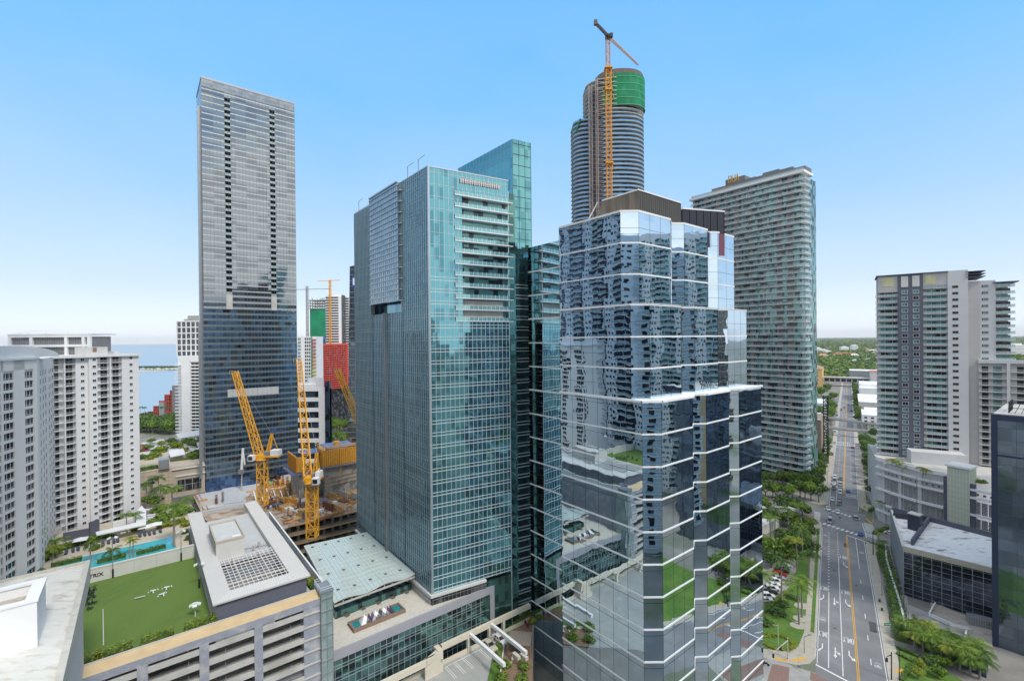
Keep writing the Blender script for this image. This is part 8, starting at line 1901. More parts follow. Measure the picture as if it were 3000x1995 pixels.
# lawn planting
bk = 'dark clipped mounds on the lawn'
for i, (px, py, r, k) in enumerate(((2318, 1752, 2.2, 1), (2298, 1772, 2.6, 1), (2275, 1800, 2.9, 1), (2243, 1828, 3.0, 1))): bush(G(px, py), r, k, '%s dark mound from the car park end of the lawn' % ORD[i], bk, .5)
for i in range(16):
 a = math.radians(200 + i * 19); c = G(2280, 1882); bush(c + Vector((math.cos(a) * 4.6, math.sin(a) * 3.6, 0)), 1.05, 2, 'yellow-green flowering shrub forming the curved bed on the lawn, by the crossing corner', 'yellow shrubs of the curved bed', .6)
hedge('hedge', [G(2238, 1795), G(2302, 1737)], 1.6, 1.1, 2, 'clipped yellow-green hedge between the parked cars and the lawn')
for c in ((2341, 1832), (2349, 1812), (2352, 1775)):
 p = G(*c); m = MB(); m.prism([(p.x + math.cos(i) * 3.0, p.y + math.sin(i) * 2.2) for i in [k * 6.283 / 14 for k in range(14)]], .1, .125); m.build('mulch_bed', M['side'], kind='structure')
# right side hedges
segs = [(2582, 1603), (2592, 1640), (2604, 1680), (2612, 1700), (2618, 1745), (2626, 1780), (2634, 1830), (2642, 1880)]
for i, (a, b) in enumerate(zip(segs, segs[1:])): hedge('hedge', [G(*a), G(*b)], 4.2, 2.0, (0, 1, 0, 1, 0, 1, 0)[i], '%s section of the hedge beside the right pavement, counted from the crossing' % ORD[i], dens=22, leaf=.24)
for (a, b, lab) in (((2628, 1898), (2690, 1925), 'low clipped box hedge, upper of two beside the blue wall'), ((2628, 1915), (2675, 1940), 'low clipped box hedge, lower of two beside the blue wall'), ((2640, 1995), (2665, 1960), 'clipped hedge strip at the bottom right near the pavement')): hedge('hedge', [G(*a), G(*b)], 1.4, .9, 0, lab)
gw_ = 'palms in front of the navy wall'
k = 0
for j, row in enumerate((((2668, 1868), (2690, 1874), (2712, 1884), (2735, 1893), (2758, 1904), (2782, 1914), (2806, 1925), (2830, 1938), (2856, 1948), (2885, 1960)), ((2680, 1905), (2704, 1914), (2730, 1926), (2757, 1938), (2785, 1950), (2812, 1962), (2842, 1978), (2870, 1988)))):
 for i, (px, py) in enumerate(row): palm(G(px, py), 4.2 + (i % 3) * .5, (0, 1, 2, 0)[k % 4], '%s from the left in the %s row of palms by the navy wall' % (ORD[i], ('back', 'front')[j]), gw_, 1.3); k += 1
for i, (px, py) in enumerate(((2700, 1965), (2745, 1985), (2690, 1990), (2760, 1958), (2720, 1950))): tree(G(px, py), 2.4, (3, 0, 3, 0, 1)[i], ('small yellow-green tree nearest the pavement, bottom right', 'small feathery tree at the very bottom, left of the front palms', 'yellow-green tree cut by the bottom edge', 'small green tree under the front palms', 'dark little tree below the navy wall')[i], 'small trees below the navy wall', 2)
for i, (a, b) in enumerate((((2690, 1888), (2790, 1930)), ((2790, 1930), (2892, 1972)))): hedge('shrub_bed', [G(*a), G(*b)], 4.5, 3.2, 1, ('left', 'right')[i] + ' half of the dense shrub bed between the palms and the navy wall', 'shrubs', dens=14, leaf=.34)
# navy wall
p, q = G(2655, 1868), G(2890, 1985); m = MB(); m.bar(p + Vector((0, 0, 2)), q + Vector((0, 0, 2)), .5, 4.0); tag(m.build('boundary_wall', mat('navy_wall', (.07, .085, .17), .8, var=.1)), 'navy blue boundary wall behind the palms, bottom right', 'wall')
m = MB(); pts = [G(x, y, 1.2) for x, y in ((2594, 1597), (2597, 1640), (2612, 1690), (2630, 1745), (2645, 1800), (2660, 1862))]
for a, b in zip(pts, pts[1:]): m.bar(a, b, .6, 1.2)
tag(m.build('boundary_wall', M['white']), 'winding white planter wall between the hedge and the black building', 'wall')
strip('alley', [G(*c) for c in ((2600, 1600), (2650, 1640), (2660, 1770), (2900, 1870), (2905, 1960), (2660, 1860), (2640, 1780), (2610, 1690))], .05, M['conc'], kind='structure')
strip('service_deck', [G(*c) for c in ((2725, 1762), (2905, 1835), (2908, 1900), (2850, 1870), (2730, 1800))], .35, mat('service_concrete', (.42, .38, .33), .9, var=.2, col2=(.25, .20, .17), amt2=.35, s2=.3), kind='structure')
m = MB(); p, q = G(2722, 1800, .9), G(2832, 1848, .9); m.bar(p, q, .4, 1.2); m.bar(q, G(2828, 1862, .9), .4, 1.2); m.bar(p, G(2740, 1768, .9), .4, 1.2); tag(m.build('loading_wall', M['white']), 'low white wall around the loading area behind the black building', 'wall')
p = G(2812, 1848); m = MB(); m.box(-2.6, 2.6, -1.2, 1.2, 0, 1.6); m.box(-2.7, 2.7, -1.3, 0, 1.6, 1.75); tag(m.build('waste_container', M['concl'], None, loc=tuple(p), rot=-.5), 'white waste container beside the loading area', 'container')
p = G(2880, 1835); m = MB(); m.box(-4, 4, -1.6, 1.6, 0, 3.0); [m.box(x, x + .15, -1.7, -1.6, 0, 3, 1) for x in frange(-4, 4, .6)]; tag(m.build('plant_enclosure', [M['steel'], M['mull']], None, loc=tuple(p), rot=-.6), 'grey louvred plant enclosure beside the dark tower edge', 'enclosure')
# palms by the white podium
for i, (px, py, h, k, s) in enumerate(((2594, 1530, 8.5, 0, 1.25), (2624, 1540, 7.5, 1, 1.25), (2696, 1565, 8.0, 3, 1.5), (2574, 1600, 7.5, 2, .85), (2583, 1612, 5.5, 0, .8), (2915, 1600, 7, 0, 1.2))): palm(G(px, py), h, k, ('palm beside the white canvas pavilion, left of the pair', 'palm with dark crown in front of the white podium, right of the pair', 'spiky grey-green date palm behind the black building roof', 'slender palm at the side street corner', 'small palm beside the side street corner', 'palm half hidden by the dark tower')[i], 'palms by the white podium', s)
hedge('hedge', [G(2560, 1565), G(2600, 1548)], 2, 1.5, 0, 'green hedge along the side street by the white pavilion'); hedge('hedge', [G(2548, 1500), G(2570, 1490)], 2, 2.2, 0, 'square green hedge behind the yellow sign')
for i, (px, py, h, s) in enumerate(((2612, 1362, 2.6, 1.2), (2625, 1366, 2.6, 1.0), (2655, 1372, 1.6, 1.4), (2705, 1390, 3.2, 1.0), (2712, 1392, 3.0, .9))): palm(G(px, py, 32.2), h, 2, '%s palm from the left on the roof of the white podium' % ORD[i], 'palms on the podium roof', s)
for i in range(5): bush(G(2840 + i * 10, 1408 + i * 2, 31), 1.6, (0, 2)[i % 2], '%s shrub from the left on the podium terrace beside the green panel' % ORD[i], 'shrubs on the podium terrace')
# roof lawn hedges
for i, (a, b) in enumerate((((230, 1912), (300, 1893)), ((285, 1893), (390, 1862)), ((412, 1860), (505, 1828)), ((535, 1817), (636, 1790)))):
 p, q = gl(*a, LZ), gl(*b, LZ); hedge('hedge', [gw(p.x, 4.3), gw(q.x, 4.3)], 2.2, 1.3, 2 if i != 1 else 2, '%s yellow-green hedge from the left along the front of the roof lawn' % ORD[i], z=LZ + .5, dens=60, leaf=.15)
p, q = gl(640, 1785, LZ), gl(900, 1710, LZ); hedge('hedge', [gw(p.x, 3.3), gw(-3.5, 3.3)], .7, .7, 0, 'thin leafy strip along the slate wall of the pavilion', z=LZ, dens=60, leaf=.16)
hedge('hedge', [gw(-1.7, 6), gw(-1.7, 12)], 1.6, 1.4, 2, 'yellow-green shrub at the corner of the pavilion by the stair tower', z=LZ, dens=50, leaf=.18); hedge('hedge', [gw(-1.7, 18), gw(-1.7, 34)], 1.0, .8, 1, 'leafy strip along the side rail, nearer part', z=LZ, dens=40, leaf=.18); hedge('hedge', [gw(-1.7, 44), gw(-1.7, 58)], 1.0, .8, 1, 'leafy strip along the side rail, farther part', z=LZ, dens=40, leaf=.18)
# pool terrace planting
z = 27.
for i, (px, py, h, k, s) in enumerate(((98, 1660, 9, 2, 1.35), (155, 1640, 3.5, 2, 1.2), (264, 1648, 7, 1, .95), (330, 1640, 3.5, 1, 1.), (380, 1632, 8.5, 2, .8), (390, 1630, 7, 2, .8), (372, 1560, 8, 0, .9), (397, 1552, 7, 0, .9), (510, 1600, 9, 0, 1.6), (470, 1475, 5, 1, 1.5), (505, 1490, 6, 0, 1.5), (445, 1445, 6, 1, 1.2), (465, 1450, 7, 1, 1.3), (430, 1455, 5, 1, 1.2), (552, 1480, 3, 0, 1.), (165, 1610, 3, 0, 1.2))):
 palm(G(px, py, z), h, k, ('big windswept palm in front of the lilac-grey condominium', 'short bright palm at the near end of the pool', 'slim palm standing by the pool beside the first parasol', 'small palm on the pool island', 'left of the two thin palms over the pool', 'right of the two thin palms over the pool', 'left palm of the pair in front of the white entrance', 'right palm of the pair in front of the white entrance', 'large arching palm by the far end of the pool', 'dark palm beside the stone podium wall', 'palm cluster crown left of the construction ladder', 'left dark palm against the stone podium', 'tallest dark palm against the stone podium', 'low dark palm against the stone podium', 'small palm by the construction entrance', 'low palm behind the near lounger group')[i], 'palms around the pool', s)
pg = 'shrubs of the pool terrace'
k = 0
for (pts, r, kd) in ((((40, 1730), (60, 1712), (85, 1700), (25, 1745), (75, 1735), (100, 1720), (55, 1690), (80, 1670), (110, 1650), (130, 1640), (10, 1755)), 3.2, 0), (((160, 1622), (170, 1612)), 2.2, 1), (((200, 1604), (225, 1596), (250, 1590), (280, 1582), (300, 1576), (325, 1570)), 2.0, 0), (((395, 1553), (420, 1545), (440, 1538), (475, 1545), (500, 1540), (530, 1530), (545, 1540)), 2.2, 2), (((480, 1520), (460, 1500), (455, 1475), (520, 1510), (545, 1500), (440, 1470), (465, 1535)), 3.0, 0), (((545, 1560), (552, 1580)), 1.6, 1), (((275, 1610), (285, 1606)), 1.4, 0)):
 for (px, py) in pts: bush(G(px, py, z), r, kd, '%s shrub of the pool terrace counted from the left edge of the picture' % (ORD + ['twenty-seventh', 'twenty-eighth', 'twenty-ninth', 'thirtieth', 'thirty-first', 'thirty-second', 'thirty-third', 'thirty-fourth', 'thirty-fifth', 'thirty-sixth', 'thirty-seventh', 'thirty-eighth', 'thirty-ninth', 'fortieth'])[min(k, 39)], pg, .75); k += 1
for i, (a, b) in enumerate((((150, 1660), (240, 1640)), ((285, 1650), (370, 1630)), ((400, 1625), (485, 1603)))): hedge('hedge', [G(*a, z), G(*b, z)], 2.0, 1.3, (0, 1, 1)[i], '%s planted bed along the near side of the pool, from the left' % ORD[i], z=z, dens=34, leaf=.2)
# podium garden of the hotel tower and trees beyond
for i in range(34):
 px, py = rv.uniform(404, 600), rv.uniform(1292, 1362);
 if px > 480 and py > 1345: continue
 d = rv.uniform(240, 300); p = G(px, py, 36); bush(p, rv.uniform(2.0, 3.6), i % 3, 'leafy shrub in the stone podium roof garden', 'shrubs of the podium roof garden', .8)
hedge('hedge', [G(405, 1372, 38), G(462, 1362, 38)], 2.5, 2.5, 0, 'clipped bright hedge along the front of the podium roof garden', z=36.2)
hedge('hedge', [G(498, 1350, 36.5), G(600, 1338, 36.5)], 1.5, 1.6, 0, 'long trimmed hedge above the beige stone cornice', z=35.4)
for i in range(26):
 px, py = 404 + (i % 13) * 9 + rv.uniform(-3, 3), 1268 - (i // 13) * 18 + rv.uniform(-4, 4); tree(G(px, py), rv.uniform(8, 11), (1, 4, 0)[i % 3], '%s from the left in the %s row of dark trees behind the podium garden' % (ORD[i % 13], ('near', 'far')[i // 13]), 'dark trees behind the podium garden', 2)
for i, px in enumerate((412, 425, 470, 478, 492, 500)): palm(G(px, 1252), 24, 1, '%s tall palm by the bay from the left' % ORD[i], 'tall palms by the bay', 1.0)
for i in range(14): tree(G(352 + i * 12 + rv.uniform(-4, 4), 1085, 0), 13, 1, '%s tree from the left on the sandy island' % ORD[i], 'trees on the sandy island', 2, .6)
for i in range(30):
 px, py = 965 + (i % 6) * 14 + rv.uniform(-4, 4), 1165 + (i // 6) * 32 + rv.uniform(-8, 8); tree(G(px, py), 9 if i < 24 else 6, i % 3, '%s tree from the left in the %s row between the office block and the teal tower' % (ORD[i % 6], ORD[i // 6]), 'trees between the office block and the teal tower', 2)
# terrace garden bushes
for i, (px, py, r, k) in enumerate(((1478, 1955, 1.5, 0), (1536, 1958, 1.5, 0), (1470, 1995, 1.6, 0), (1530, 1998, 1.6, 0), (1558, 1825, 1.3, 2), (1550, 1800, 1.0, 0), (1468, 1875, .8, 1), (1455, 1925, .8, 1))): bush(G(px, py, DZ), r, k, ('round clipped bush left of the deck path, upper', 'round clipped bush right of the deck path, upper', 'round bush at the bottom left of the deck', 'round bush at the bottom right of the deck', 'yellow-green potted shrub by the mirror tower', 'small shrub at the far corner of the roof garden', 'small plant by the pavilion', 'dark plant by the white kerb')[i], 'bushes of the roof garden', 1.0)
red = leafmat('red_leaves', (.12, .008, .02), (.35, .02, .06)); rb = crown_mesh('bush', red, 1.0, 1.4, 220, .14, 77, 4)
for i, (px, py) in enumerate(((1468, 1872), (1452, 1915), (1450, 1932), (1545, 1832), (1538, 1822))): p = G(px, py, DZ + 1.0); tag(obj('bush', rb, None, loc=tuple(p), sc=(.6, .6, 1.1)), '%s crimson-leaved plant along the roof garden' % ORD[i], 'bush', 'crimson plants of the roof garden')
# --- far forest: one mass of crowns nobody could count
def forest():
 rnd = random.Random(5); m = MB(); base = []
 for s in range(4):
  b = MB(); r2 = random.Random(s)
  for i in range(46):
   v = Vector((r2.gauss(0, 1), r2.gauss(0, 1), abs(r2.gauss(0, 1)))).normalized(); c = Vector((v.x * 1.0, v.y * 1.0, v.z * .8)) * r2.uniform(.75, 1.05); n = (v + Vector((r2.gauss(0, .4),) * 3)).normalized(); a = n.orthogonal().normalized(); d = n.cross(a); w = .36
   b.face([c - a * w, c - d * w, c + a * w, c + d * w])
  base.append(b)
 for i in range(6600):
  u = rnd.random(); d = 760 + 5200 * u ** 1.9 if i < 5200 else 5500 + 9000 * u; a = math.radians(rnd.uniform(31.5, 50));
  p = Vector((math.sin(a) * d / math.cos(math.radians(36)) * .82, math.cos(a) * d / math.cos(math.radians(36)) * .82, 0)); k = rnd.uniform(7, 12) * (1 + d / 3500)
  q = p - Vector((FSO.x, FSO.y, 0)); al = q.x * math.cos(R_(FA)) - q.y * math.sin(R_(FA)); bl = q.x * math.sin(R_(FA)) + q.y * math.cos(R_(FA))
  if bl < 900 and -150 < al < 110 or abs(al) < 11 and bl < 1250: continue
  s = base[i % 4]; o = len(m.v); rot = rnd.uniform(0, 6); c, sn = math.cos(rot), math.sin(rot)
  for v in s.v: m.v.append(Vector((p.x + (v.x * c - v.y * sn) * k, p.y + (v.x * sn + v.y * c) * k, 2 + v.z * k * .8)))
  for f in s.f: m.f.append([o + e for e in f]); m.m.append(i % 3 if rnd.random() < .9 else 2)
 tag(m.build('forest', [M['leaf'], M['leafd'], M['leaf']]), kind='stuff')
 # ground scrub carpet under it
 m = MB(); pts = [Fp(-160, 900), Fp(130, 900), Fp(3000, 9000), Fp(-3500, 9000)]; m.face([(p.x, p.y, 3.0) for p in pts]); m.f[0] = m.f[0] if True else m.f[0]; m.build('wooded_ground', mat('wooded_ground', (.055, .095, .03), .95, var=.5, scale=.03), kind='structure')
forest()
# == vehicles
PAINT = {n: mat('car_' + n, c, .3, .0, var=0, spec=.6) for n, c in (('white', (.72, .72, .72)), ('silver', (.36, .37, .39)), ('black', (.015, .016, .02)), ('red', (.42, .02, .02)), ('blue', (.03, .12, .38)), ('grey', (.13, .14, .15)), ('beige', (.48, .44, .36)))}
TYRE = mat('tyre', (.02, .02, .02), .9, var=0); RIM = mat('rim', (.4, .4, .42), .3, .8, var=0); LAMP = mat('headlamp', (.75, .75, .72), .15, var=0); TAIL = mat('tail_lamp', (.45, .02, .02), .3, var=0)
def car_meshes(kind):
 L, W, H = {'sedan': (4.8, 1.85, 1.45), 'suv': (4.8, 1.95, 1.8), 'van': (5.4, 2.05, 2.2)}[kind]
 low = [(-L/2, .32), (L/2, .32), (L/2, .72), (L/2 - .15, .86), (L * .20, .98), (-L * .38 if kind == 'sedan' else -L/2 + .1, .98), (-L/2, .9)]
 m = MB(); n = len(low)
 A = [m.pt((x, -W/2 + (.08 if abs(x) > L * .42 else 0), z)) for x, z in low]; B = [m.pt((x, W/2 - (.08 if abs(x) > L * .42 else 0), z)) for x, z in low]
 for i in range(n): j = (i + 1) % n; m.f.append([A[i], A[j], B[j], B[i]][::-1]); m.m.append(0)
 m.f.append(A); m.m.append(0); m.f.append(B[::-1]); m.m.append(0)
 x0, x1, t0, t1 = {'sedan': (-L * .36, L * .22, -L * .22, L * .05), 'suv': (-L * .47, L * .22, -L * .42, L * .08), 'van': (-L * .48, L * .33, -L * .46, L * .22)}[kind]
 r = MB(); r.box(t0, t1, -W/2 + .2, W/2 - .2, H - .06, H, 0)
 body = m;
 for f in r.f: body.f.append([len(body.v) + i for i in f]); body.m.append(0)
 body.v += r.v
 for (xa, xb) in ((x0, t0), (x1, t1)):
  for s in (-1, 1): body.bar((xa, s * (W/2 - .05), .95), (xb, s * (W/2 - .2), H - .03), .09)
 body.bar(((t0 + t1) / 2, -W/2 + .06, .95), ((t0 + t1) / 2, -W/2 + .2, H - .03), .09); body.bar(((t0 + t1) / 2, W/2 - .06, .95), ((t0 + t1) / 2, W/2 - .2, H - .03), .09)
 g = MB(); a = [(x0, -W/2 + .07, .96), (x1, -W/2 + .07, .96), (x1, W/2 - .07, .96), (x0, W/2 - .07, .96)]; b = [(t0, -W/2 + .21, H - .05), (t1, -W/2 + .21, H - .05), (t1, W/2 - .21, H - .05), (t0, W/2 - .21, H - .05)]
 for i in range(4): j = (i + 1) % 4; g.face([a[i], a[j], b[j], b[i]])
 wl = MB(); wl.tube((0, -.12, 0), (0, .12, 0), .34, n=14); wl.tube((0, -.13, 0), (0, .13, 0), .2, n=10, m=1)
 return body, g.mesh('windows', M['wind']), wl.mesh('wheel', [TYRE, RIM]), (L, W)
CM = {}
def car(p, hd, kind, col, lab, grp, s=1.14):
 if kind not in CM: CM[kind] = car_meshes(kind) + ({},)
 body, g, wl, (L, W), cache = CM[kind]
 if col not in cache: cache[col] = body.mesh('body', PAINT[col])
 t = thing('parked_car' if 'park' in grp else 'car', lab, kind if kind != 'sedan' else 'car', tuple(p), hd, grp); t.scale = (s, s, s)
 obj('body', cache[col], t); obj('windows', g, t)
 for x in (-L * .3, L * .31):
  for y in (-W/2 + .1, W/2 - .1): obj('wheel', wl, t, loc=(x, y, .34))
 if 'lm' not in CM: a = MB(); a.box(-.03, .03, -.2, .2, -.08, .08); CM['lm'] = (a.mesh('headlight', LAMP), a.mesh('tail_light', TAIL))
 for y in (-W/2 + .3, W/2 - .3): obj('headlight', CM['lm'][0], t, loc=(L/2, y, .68)); obj('tail_light', CM['lm'][1], t, loc=(-L/2, y, .78))
toward = rz(FA) + math.pi; away = rz(FA)
q = 'cars queuing towards the crossing'
for i, (a, b, k, c, lab) in enumerate(((-5.6, 20, 'sedan', 'white', 'white car waiting alone at the left kerb before the crosswalk'), (-2.2, 13.5, 'suv', 'grey', 'dark grey car first in the queue beside the yellow line'), (-2.2, 20.5, 'sedan', 'red', 'red car second in the queue beside the yellow line'), (-2.0, 38, 'suv', 'white', 'white van-like car leading the middle group beside the yellow line'), (-2.0, 46.5, 'sedan', 'silver', 'silver car behind the white one beside the yellow line'), (-2.1, 57, 'suv', 'silver', 'silver-blue car third in the group beside the yellow line'), (-5.6, 45.5, 'suv', 'grey', 'dark suv heading the left lane group'), (-5.5, 57.5, 'sedan', 'white', 'white car in the left lane behind the dark suv'), (-5.6, 66, 'sedan', 'black', 'black car fourth in the left lane'), (-5.5, 74, 'suv', 'white', 'white suv at the back of the left lane'), (-2.0, 73, 'sedan', 'grey', 'grey car at the back of the lane beside the yellow line'))):
 car(Fp(a, b, .02), toward, k, c, lab, q)
q = 'cars around the crossing'
car(N(2.8, 30.6, .02), rz(NA) + math.pi + .1, 'sedan', 'white', 'white car standing on the far crosswalk, left one', q); car(N(7.3, 27.5, .02), rz(NA) + math.pi, 'sedan', 'white', 'white car standing on the far crosswalk, middle', q); car(N(15.2, 22.0, .02), rz(NA) + .1, 'suv', 'silver', 'light suv leaving over the far crosswalk on the right', q)
car(N(3.6, 9.5, .02), rz(NA) + math.pi, 'van', 'silver', 'silver pickup-like van crossing in the left lane of the junction', q); car(N(16.3, -1.6, .02), rz(NA), 'sedan', 'blue', 'small dark blue car crossing the near crosswalk on the right', q); car(Fp(2.2, 44, .02), away, 'sedan', 'blue', 'bright blue car driving away just beyond the road lettering', q)
car(N(29, 6.5, .02), rz(NA) - 1.9, 'sedan', 'white', 'white car turning in from the side street on the right', q)
q = 'distant cars on the avenue'
for i, (a, b, k, c) in enumerate(((-2.2, 300, 'sedan', 'silver'), (-5.5, 245, 'suv', 'white'), (5.2, 190, 'sedan', 'red'), (2.2, 500, 'sedan', 'blue'), (5.5, 440, 'suv', 'black'), (-5.4, 470, 'sedan', 'white'), (-2.4, 470, 'sedan', 'grey'), (-5.6, 440, 'suv', 'red'), (2.5, 560, 'sedan', 'silver'), (-9.3, 260, 'van', 'white'), (-9.5, 385, 'suv', 'blue'), (-9.0, 150, 'suv', 'grey'))):
 car(Fp(a, b, .02), toward if a < 0 else away, k, c, '%s %s far down the avenue, %s counting away from the crossing' % (c, k if k != 'sedan' else 'car', ORD[(3, 2, 1, 8, 5, 7, 6, 9, 10, 4, 11, 0)[i]]), q)
q = 'cars parked behind the lawn hedge'
s0, s1 = G(2243, 1762), G(2300, 1660); cl = ('white', 'white', 'black', 'white', 'white', 'white', 'silver', 'red', 'black', 'silver', 'white')
for i, c in enumerate(cl): p = s0.lerp(s1, i / (len(cl) - 1)); car((p.x, p.y, .07), rz(NA) - 1.05, ('sedan', 'suv')[i % 2], c, '%s %s in the car park row, %s from the near end' % (c, ('car', 'suv')[i % 2], ORD[i]), q)
car(tuple(G(2248, 1640, .07)), .8, 'sedan', 'white', 'white car apart at the mirror tower edge of the car park', q); car(tuple(G(2290, 1460, .07)), .3, 'sedan', 'white', 'white car under the trees of the balcony tower', q); car(tuple(G(2262, 1462, .07)), .3, 'suv', 'beige', 'beige suv under the trees of the balcony tower', q)
q = 'cars on the near parking deck'
car(tuple(G(1434, 1896, DZ)), rz(142), 'sedan', 'beige', 'beige car on the parking deck beside the lawn strip', q); car(tuple(G(1465, 1878, DZ)), rz(142), 'sedan', 'white', 'white car half hidden by the shrubs of the parking deck', q)
t = thing('service_truck', 'small white site truck in the dark bay beside the construction ladder', 'truck', tuple(G(541, 1475, 16)), .5)
m = MB(); m.box(-1.2, 1.2, -2, 2, .5, 3.0); m.box(-1.1, 1.1, -2.1, -2, 1.6, 2.6, 1); m.build('body', [M['white'], M['wind']], t); m = MB(); [m.tube((x, y, .4), (x + .3, y, .4), .4, n=10) for x in (-1.2, .9) for y in (-1.4, 1.3)]; m.build('wheels', TYRE, t)
# motorbike at the pavement corner
p = G(2243, 1948, .15); t = thing('motorbike', 'parked motorbike with red boxes at the left pavement corner', 'motorbike', tuple(p), -.4)
m = MB();
for x in (-.75, .75): m.tube((x, -.07, .35), (x, .07, .35), .35, n=14)
m.build('wheels', TYRE, t); m = MB(); m.box(-.5, .5, -.14, .14, .45, .85); m.box(-.7, 0, -.2, .2, .85, 1.0); m.bar((.6, 0, .4), (.45, 0, 1.15), .1); m.bar((.45, -.4, 1.15), (.45, .4, 1.15), .06); m.build('frame', M['black'], t); m = MB(); m.box(-1.0, -.5, -.35, .35, .7, 1.2); m.build('box', PAINT['red'], t)
# == street furniture
def pole(px, py, h, lab, cat='street pole', r=.12, arm=None, head=True, mm='concl', z=.13, grp=None):
 t = thing('street_pole', lab, cat, tuple(G(px, py, z)), 0, grp); m = MB(); m.tube((0, 0, 0), (0, 0, h), r, r * .6, 8); m.build('pole', M[mm], t)
 if arm: m = MB(); m.bar((0, 0, h - .1), (arm[0], arm[1], h + .3), .1); m.build('arm', M[mm], t); m = MB(); m.box(arm[0] - .4, arm[0] + .4, arm[1] - .2, arm[1] + .2, h + .2, h + .4); m.build('lamp_head', M['steel'], t) if head else None
def signal(px, py, h, arm, lab, mm='concl', nh=2, z=.13):
 t = thing('traffic_signal', lab, 'traffic signal', tuple(G(px, py, z)), 0); m = MB(); m.tube((0, 0, 0), (0, 0, h), .17, .13, 10); m.build('pole', M[mm], t)
 a = Vector((arm[0], arm[1], 0)); m = MB(); m.tube((0, 0, h - .8), tuple(a + Vector((0, 0, h + .1))), .14, .07, 8); m.build('mast_arm', M[mm], t)
 for i in range(nh):
  c = a * ((i + 1) / nh * .97) + Vector((0, 0, h - .3)); m = MB(); m.box(c.x - .2, c.x + .2, c.y - .2, c.y + .2, c.z - 1.1, c.z)
  for k in range(3): m.tube((c.x, c.y - .2, c.z - .2 - k * .35), (c.x, c.y - .3, c.z - .2 - k * .35), .12, n=8, m=1)
  m.build('signal_head', [M['black'], M['dark']], t)
pole(2280, 1918, 9.5, 'tall pale street lamp in the lawn corner beside the yellow shrub bed', 'street lamp', arm=(-1.6, -.6))
signal(2308, 1930, 6.6, (-8.5, -7), 'pale traffic signal with a long mast arm at the lawn corner', 'concl', 2)
pole(2356, 1912, 5.2, 'black lamp post at the left pavement near the corner', 'lamp post', .09, (2.2, 0.4), True, 'black'); pole(2344, 1920, 2.6, 'short signal post right of the mast arm signal', 'signal post', .09, None, False); pole(2302, 1933, 3.0, 'short signal post left of the mast arm signal', 'signal post', .09, None, False)
pole(2558, 1624, 9.5, 'tall black signal pole on the right pavement by the crossing', 'signal pole', .2, (-2.5, 2), True, 'black'); pole(2556, 1683, 6.0, 'pale slim post on the right pavement by the hedge', 'street pole', .08, None, False); pole(2584, 1744, 5.2, 'black lamp post beside the middle of the right hedge', 'lamp post', .09, (-.6, 0), True, 'black')
signal(2612, 1990, 8.0, (-3, -2), 'black traffic signal at the bottom right pavement', 'black', 1); pole(2635, 1995, 10.0, 'black signal pole with cables at the bottom right', 'signal pole', .12, (-1.5, .5), True, 'black')
for i, (px, py, h) in enumerate(((2388, 1486, 9), (2403, 1470, 9), (2424, 1420, 9), (2412, 1462, 6), (2521, 1500, 11), (2532, 1470, 9), (2537, 1522, 10), (2545, 1470, 9), (2500, 1395, 8), (2558, 1540, 8))): pole(px, py, h, '%s utility pole counted along the avenue beyond the crossing' % ORD[i], 'utility pole', .13, (.8, 0), True, 'concl', grp='utility poles beyond the crossing')
p = G(2532, 1502, .13); t = thing('warning_sign', 'bright yellow pedestrian warning sign beyond the crossing on the right', 'road sign', tuple(p)); m = MB(); m.tube((0, 0, 0), (0, 0, 3.4), .05); m.build('post', M['steel'], t); m = MB(); m.prism([(-.8, 0), (0, -.8), (.8, 0), (0, .8)], 0, .05); o = m.build('sign_plate', mat('sign_yellow', (.65, .65, .02), .5, var=0), t, loc=(0, -.1, 3.4)); o.rotation_euler = (R_(90), 0, 0)
p = G(2610, 1862, .13); t = thing('street_sign', 'green street name sign on a post by the right hedge', 'street sign', tuple(p)); m = MB(); m.tube((0, 0, 0), (0, 0, 4.4), .07); m.build('post', M['steel'], t); m = MB(); m.box(-2.2, 0.2, -.05, .05, 3.4, 4.3); [m.box(-2.0 + k * .34, -1.8 + k * .34, -.07, -.05, 3.75, 3.95, 1) for k in range(6)]; m.build('sign_plate', [mat('sign_green', (.02, .22, .11), .5, var=0), M['white']], t)
for i, (px, py) in enumerate(((2577, 1762), (2584, 1788))): p = G(px, py, .13); m = MB(); m.tube((0, 0, 0), (0, 0, 1.0), .32, .34, 12); m.tube((0, 0, 1.0), (0, 0, 1.1), .36, .2, 12); tag(m.build('litter_bin', mat('bin_green', (.02, .12, .07), .6, var=0), None, loc=tuple(p)), ('dark green litter bin on the right pavement, nearer the crossing', 'dark green litter bin on the right pavement, farther from the crossing')[i], 'bin', 'bins on the right pavement')
p = G(2388, 1592, .13); t = thing('bus_shelter', 'small glazed bus shelter on the left pavement by the trees', 'bus shelter', tuple(p), rz(NA)); m = MB(); m.box(-2, 2, -.6, .6, 2.4, 2.5); m.build('roof', M['steel'], t); m = MB(); m.box(-2, 2, .55, .6, .2, 2.3); m.build('back_panel', M['railglass'], t); m = MB(); [m.box(x - .05, x + .05, y - .05, y + .05, 0, 2.4) for x in (-1.9, 1.9) for y in (-.5, .5)]; m.build('posts', M['steel'], t)
for i, (px, py) in enumerate(((2636, 1748), (2648, 1778), (2655, 1802), (2662, 1826))): pole(px, py, 4.0, '%s white globe lamp behind the planter wall, counted from the crossing' % ORD[i], 'lamp', .06, (.3, 0), True, 'black', grp='globe lamps behind the planter wall')
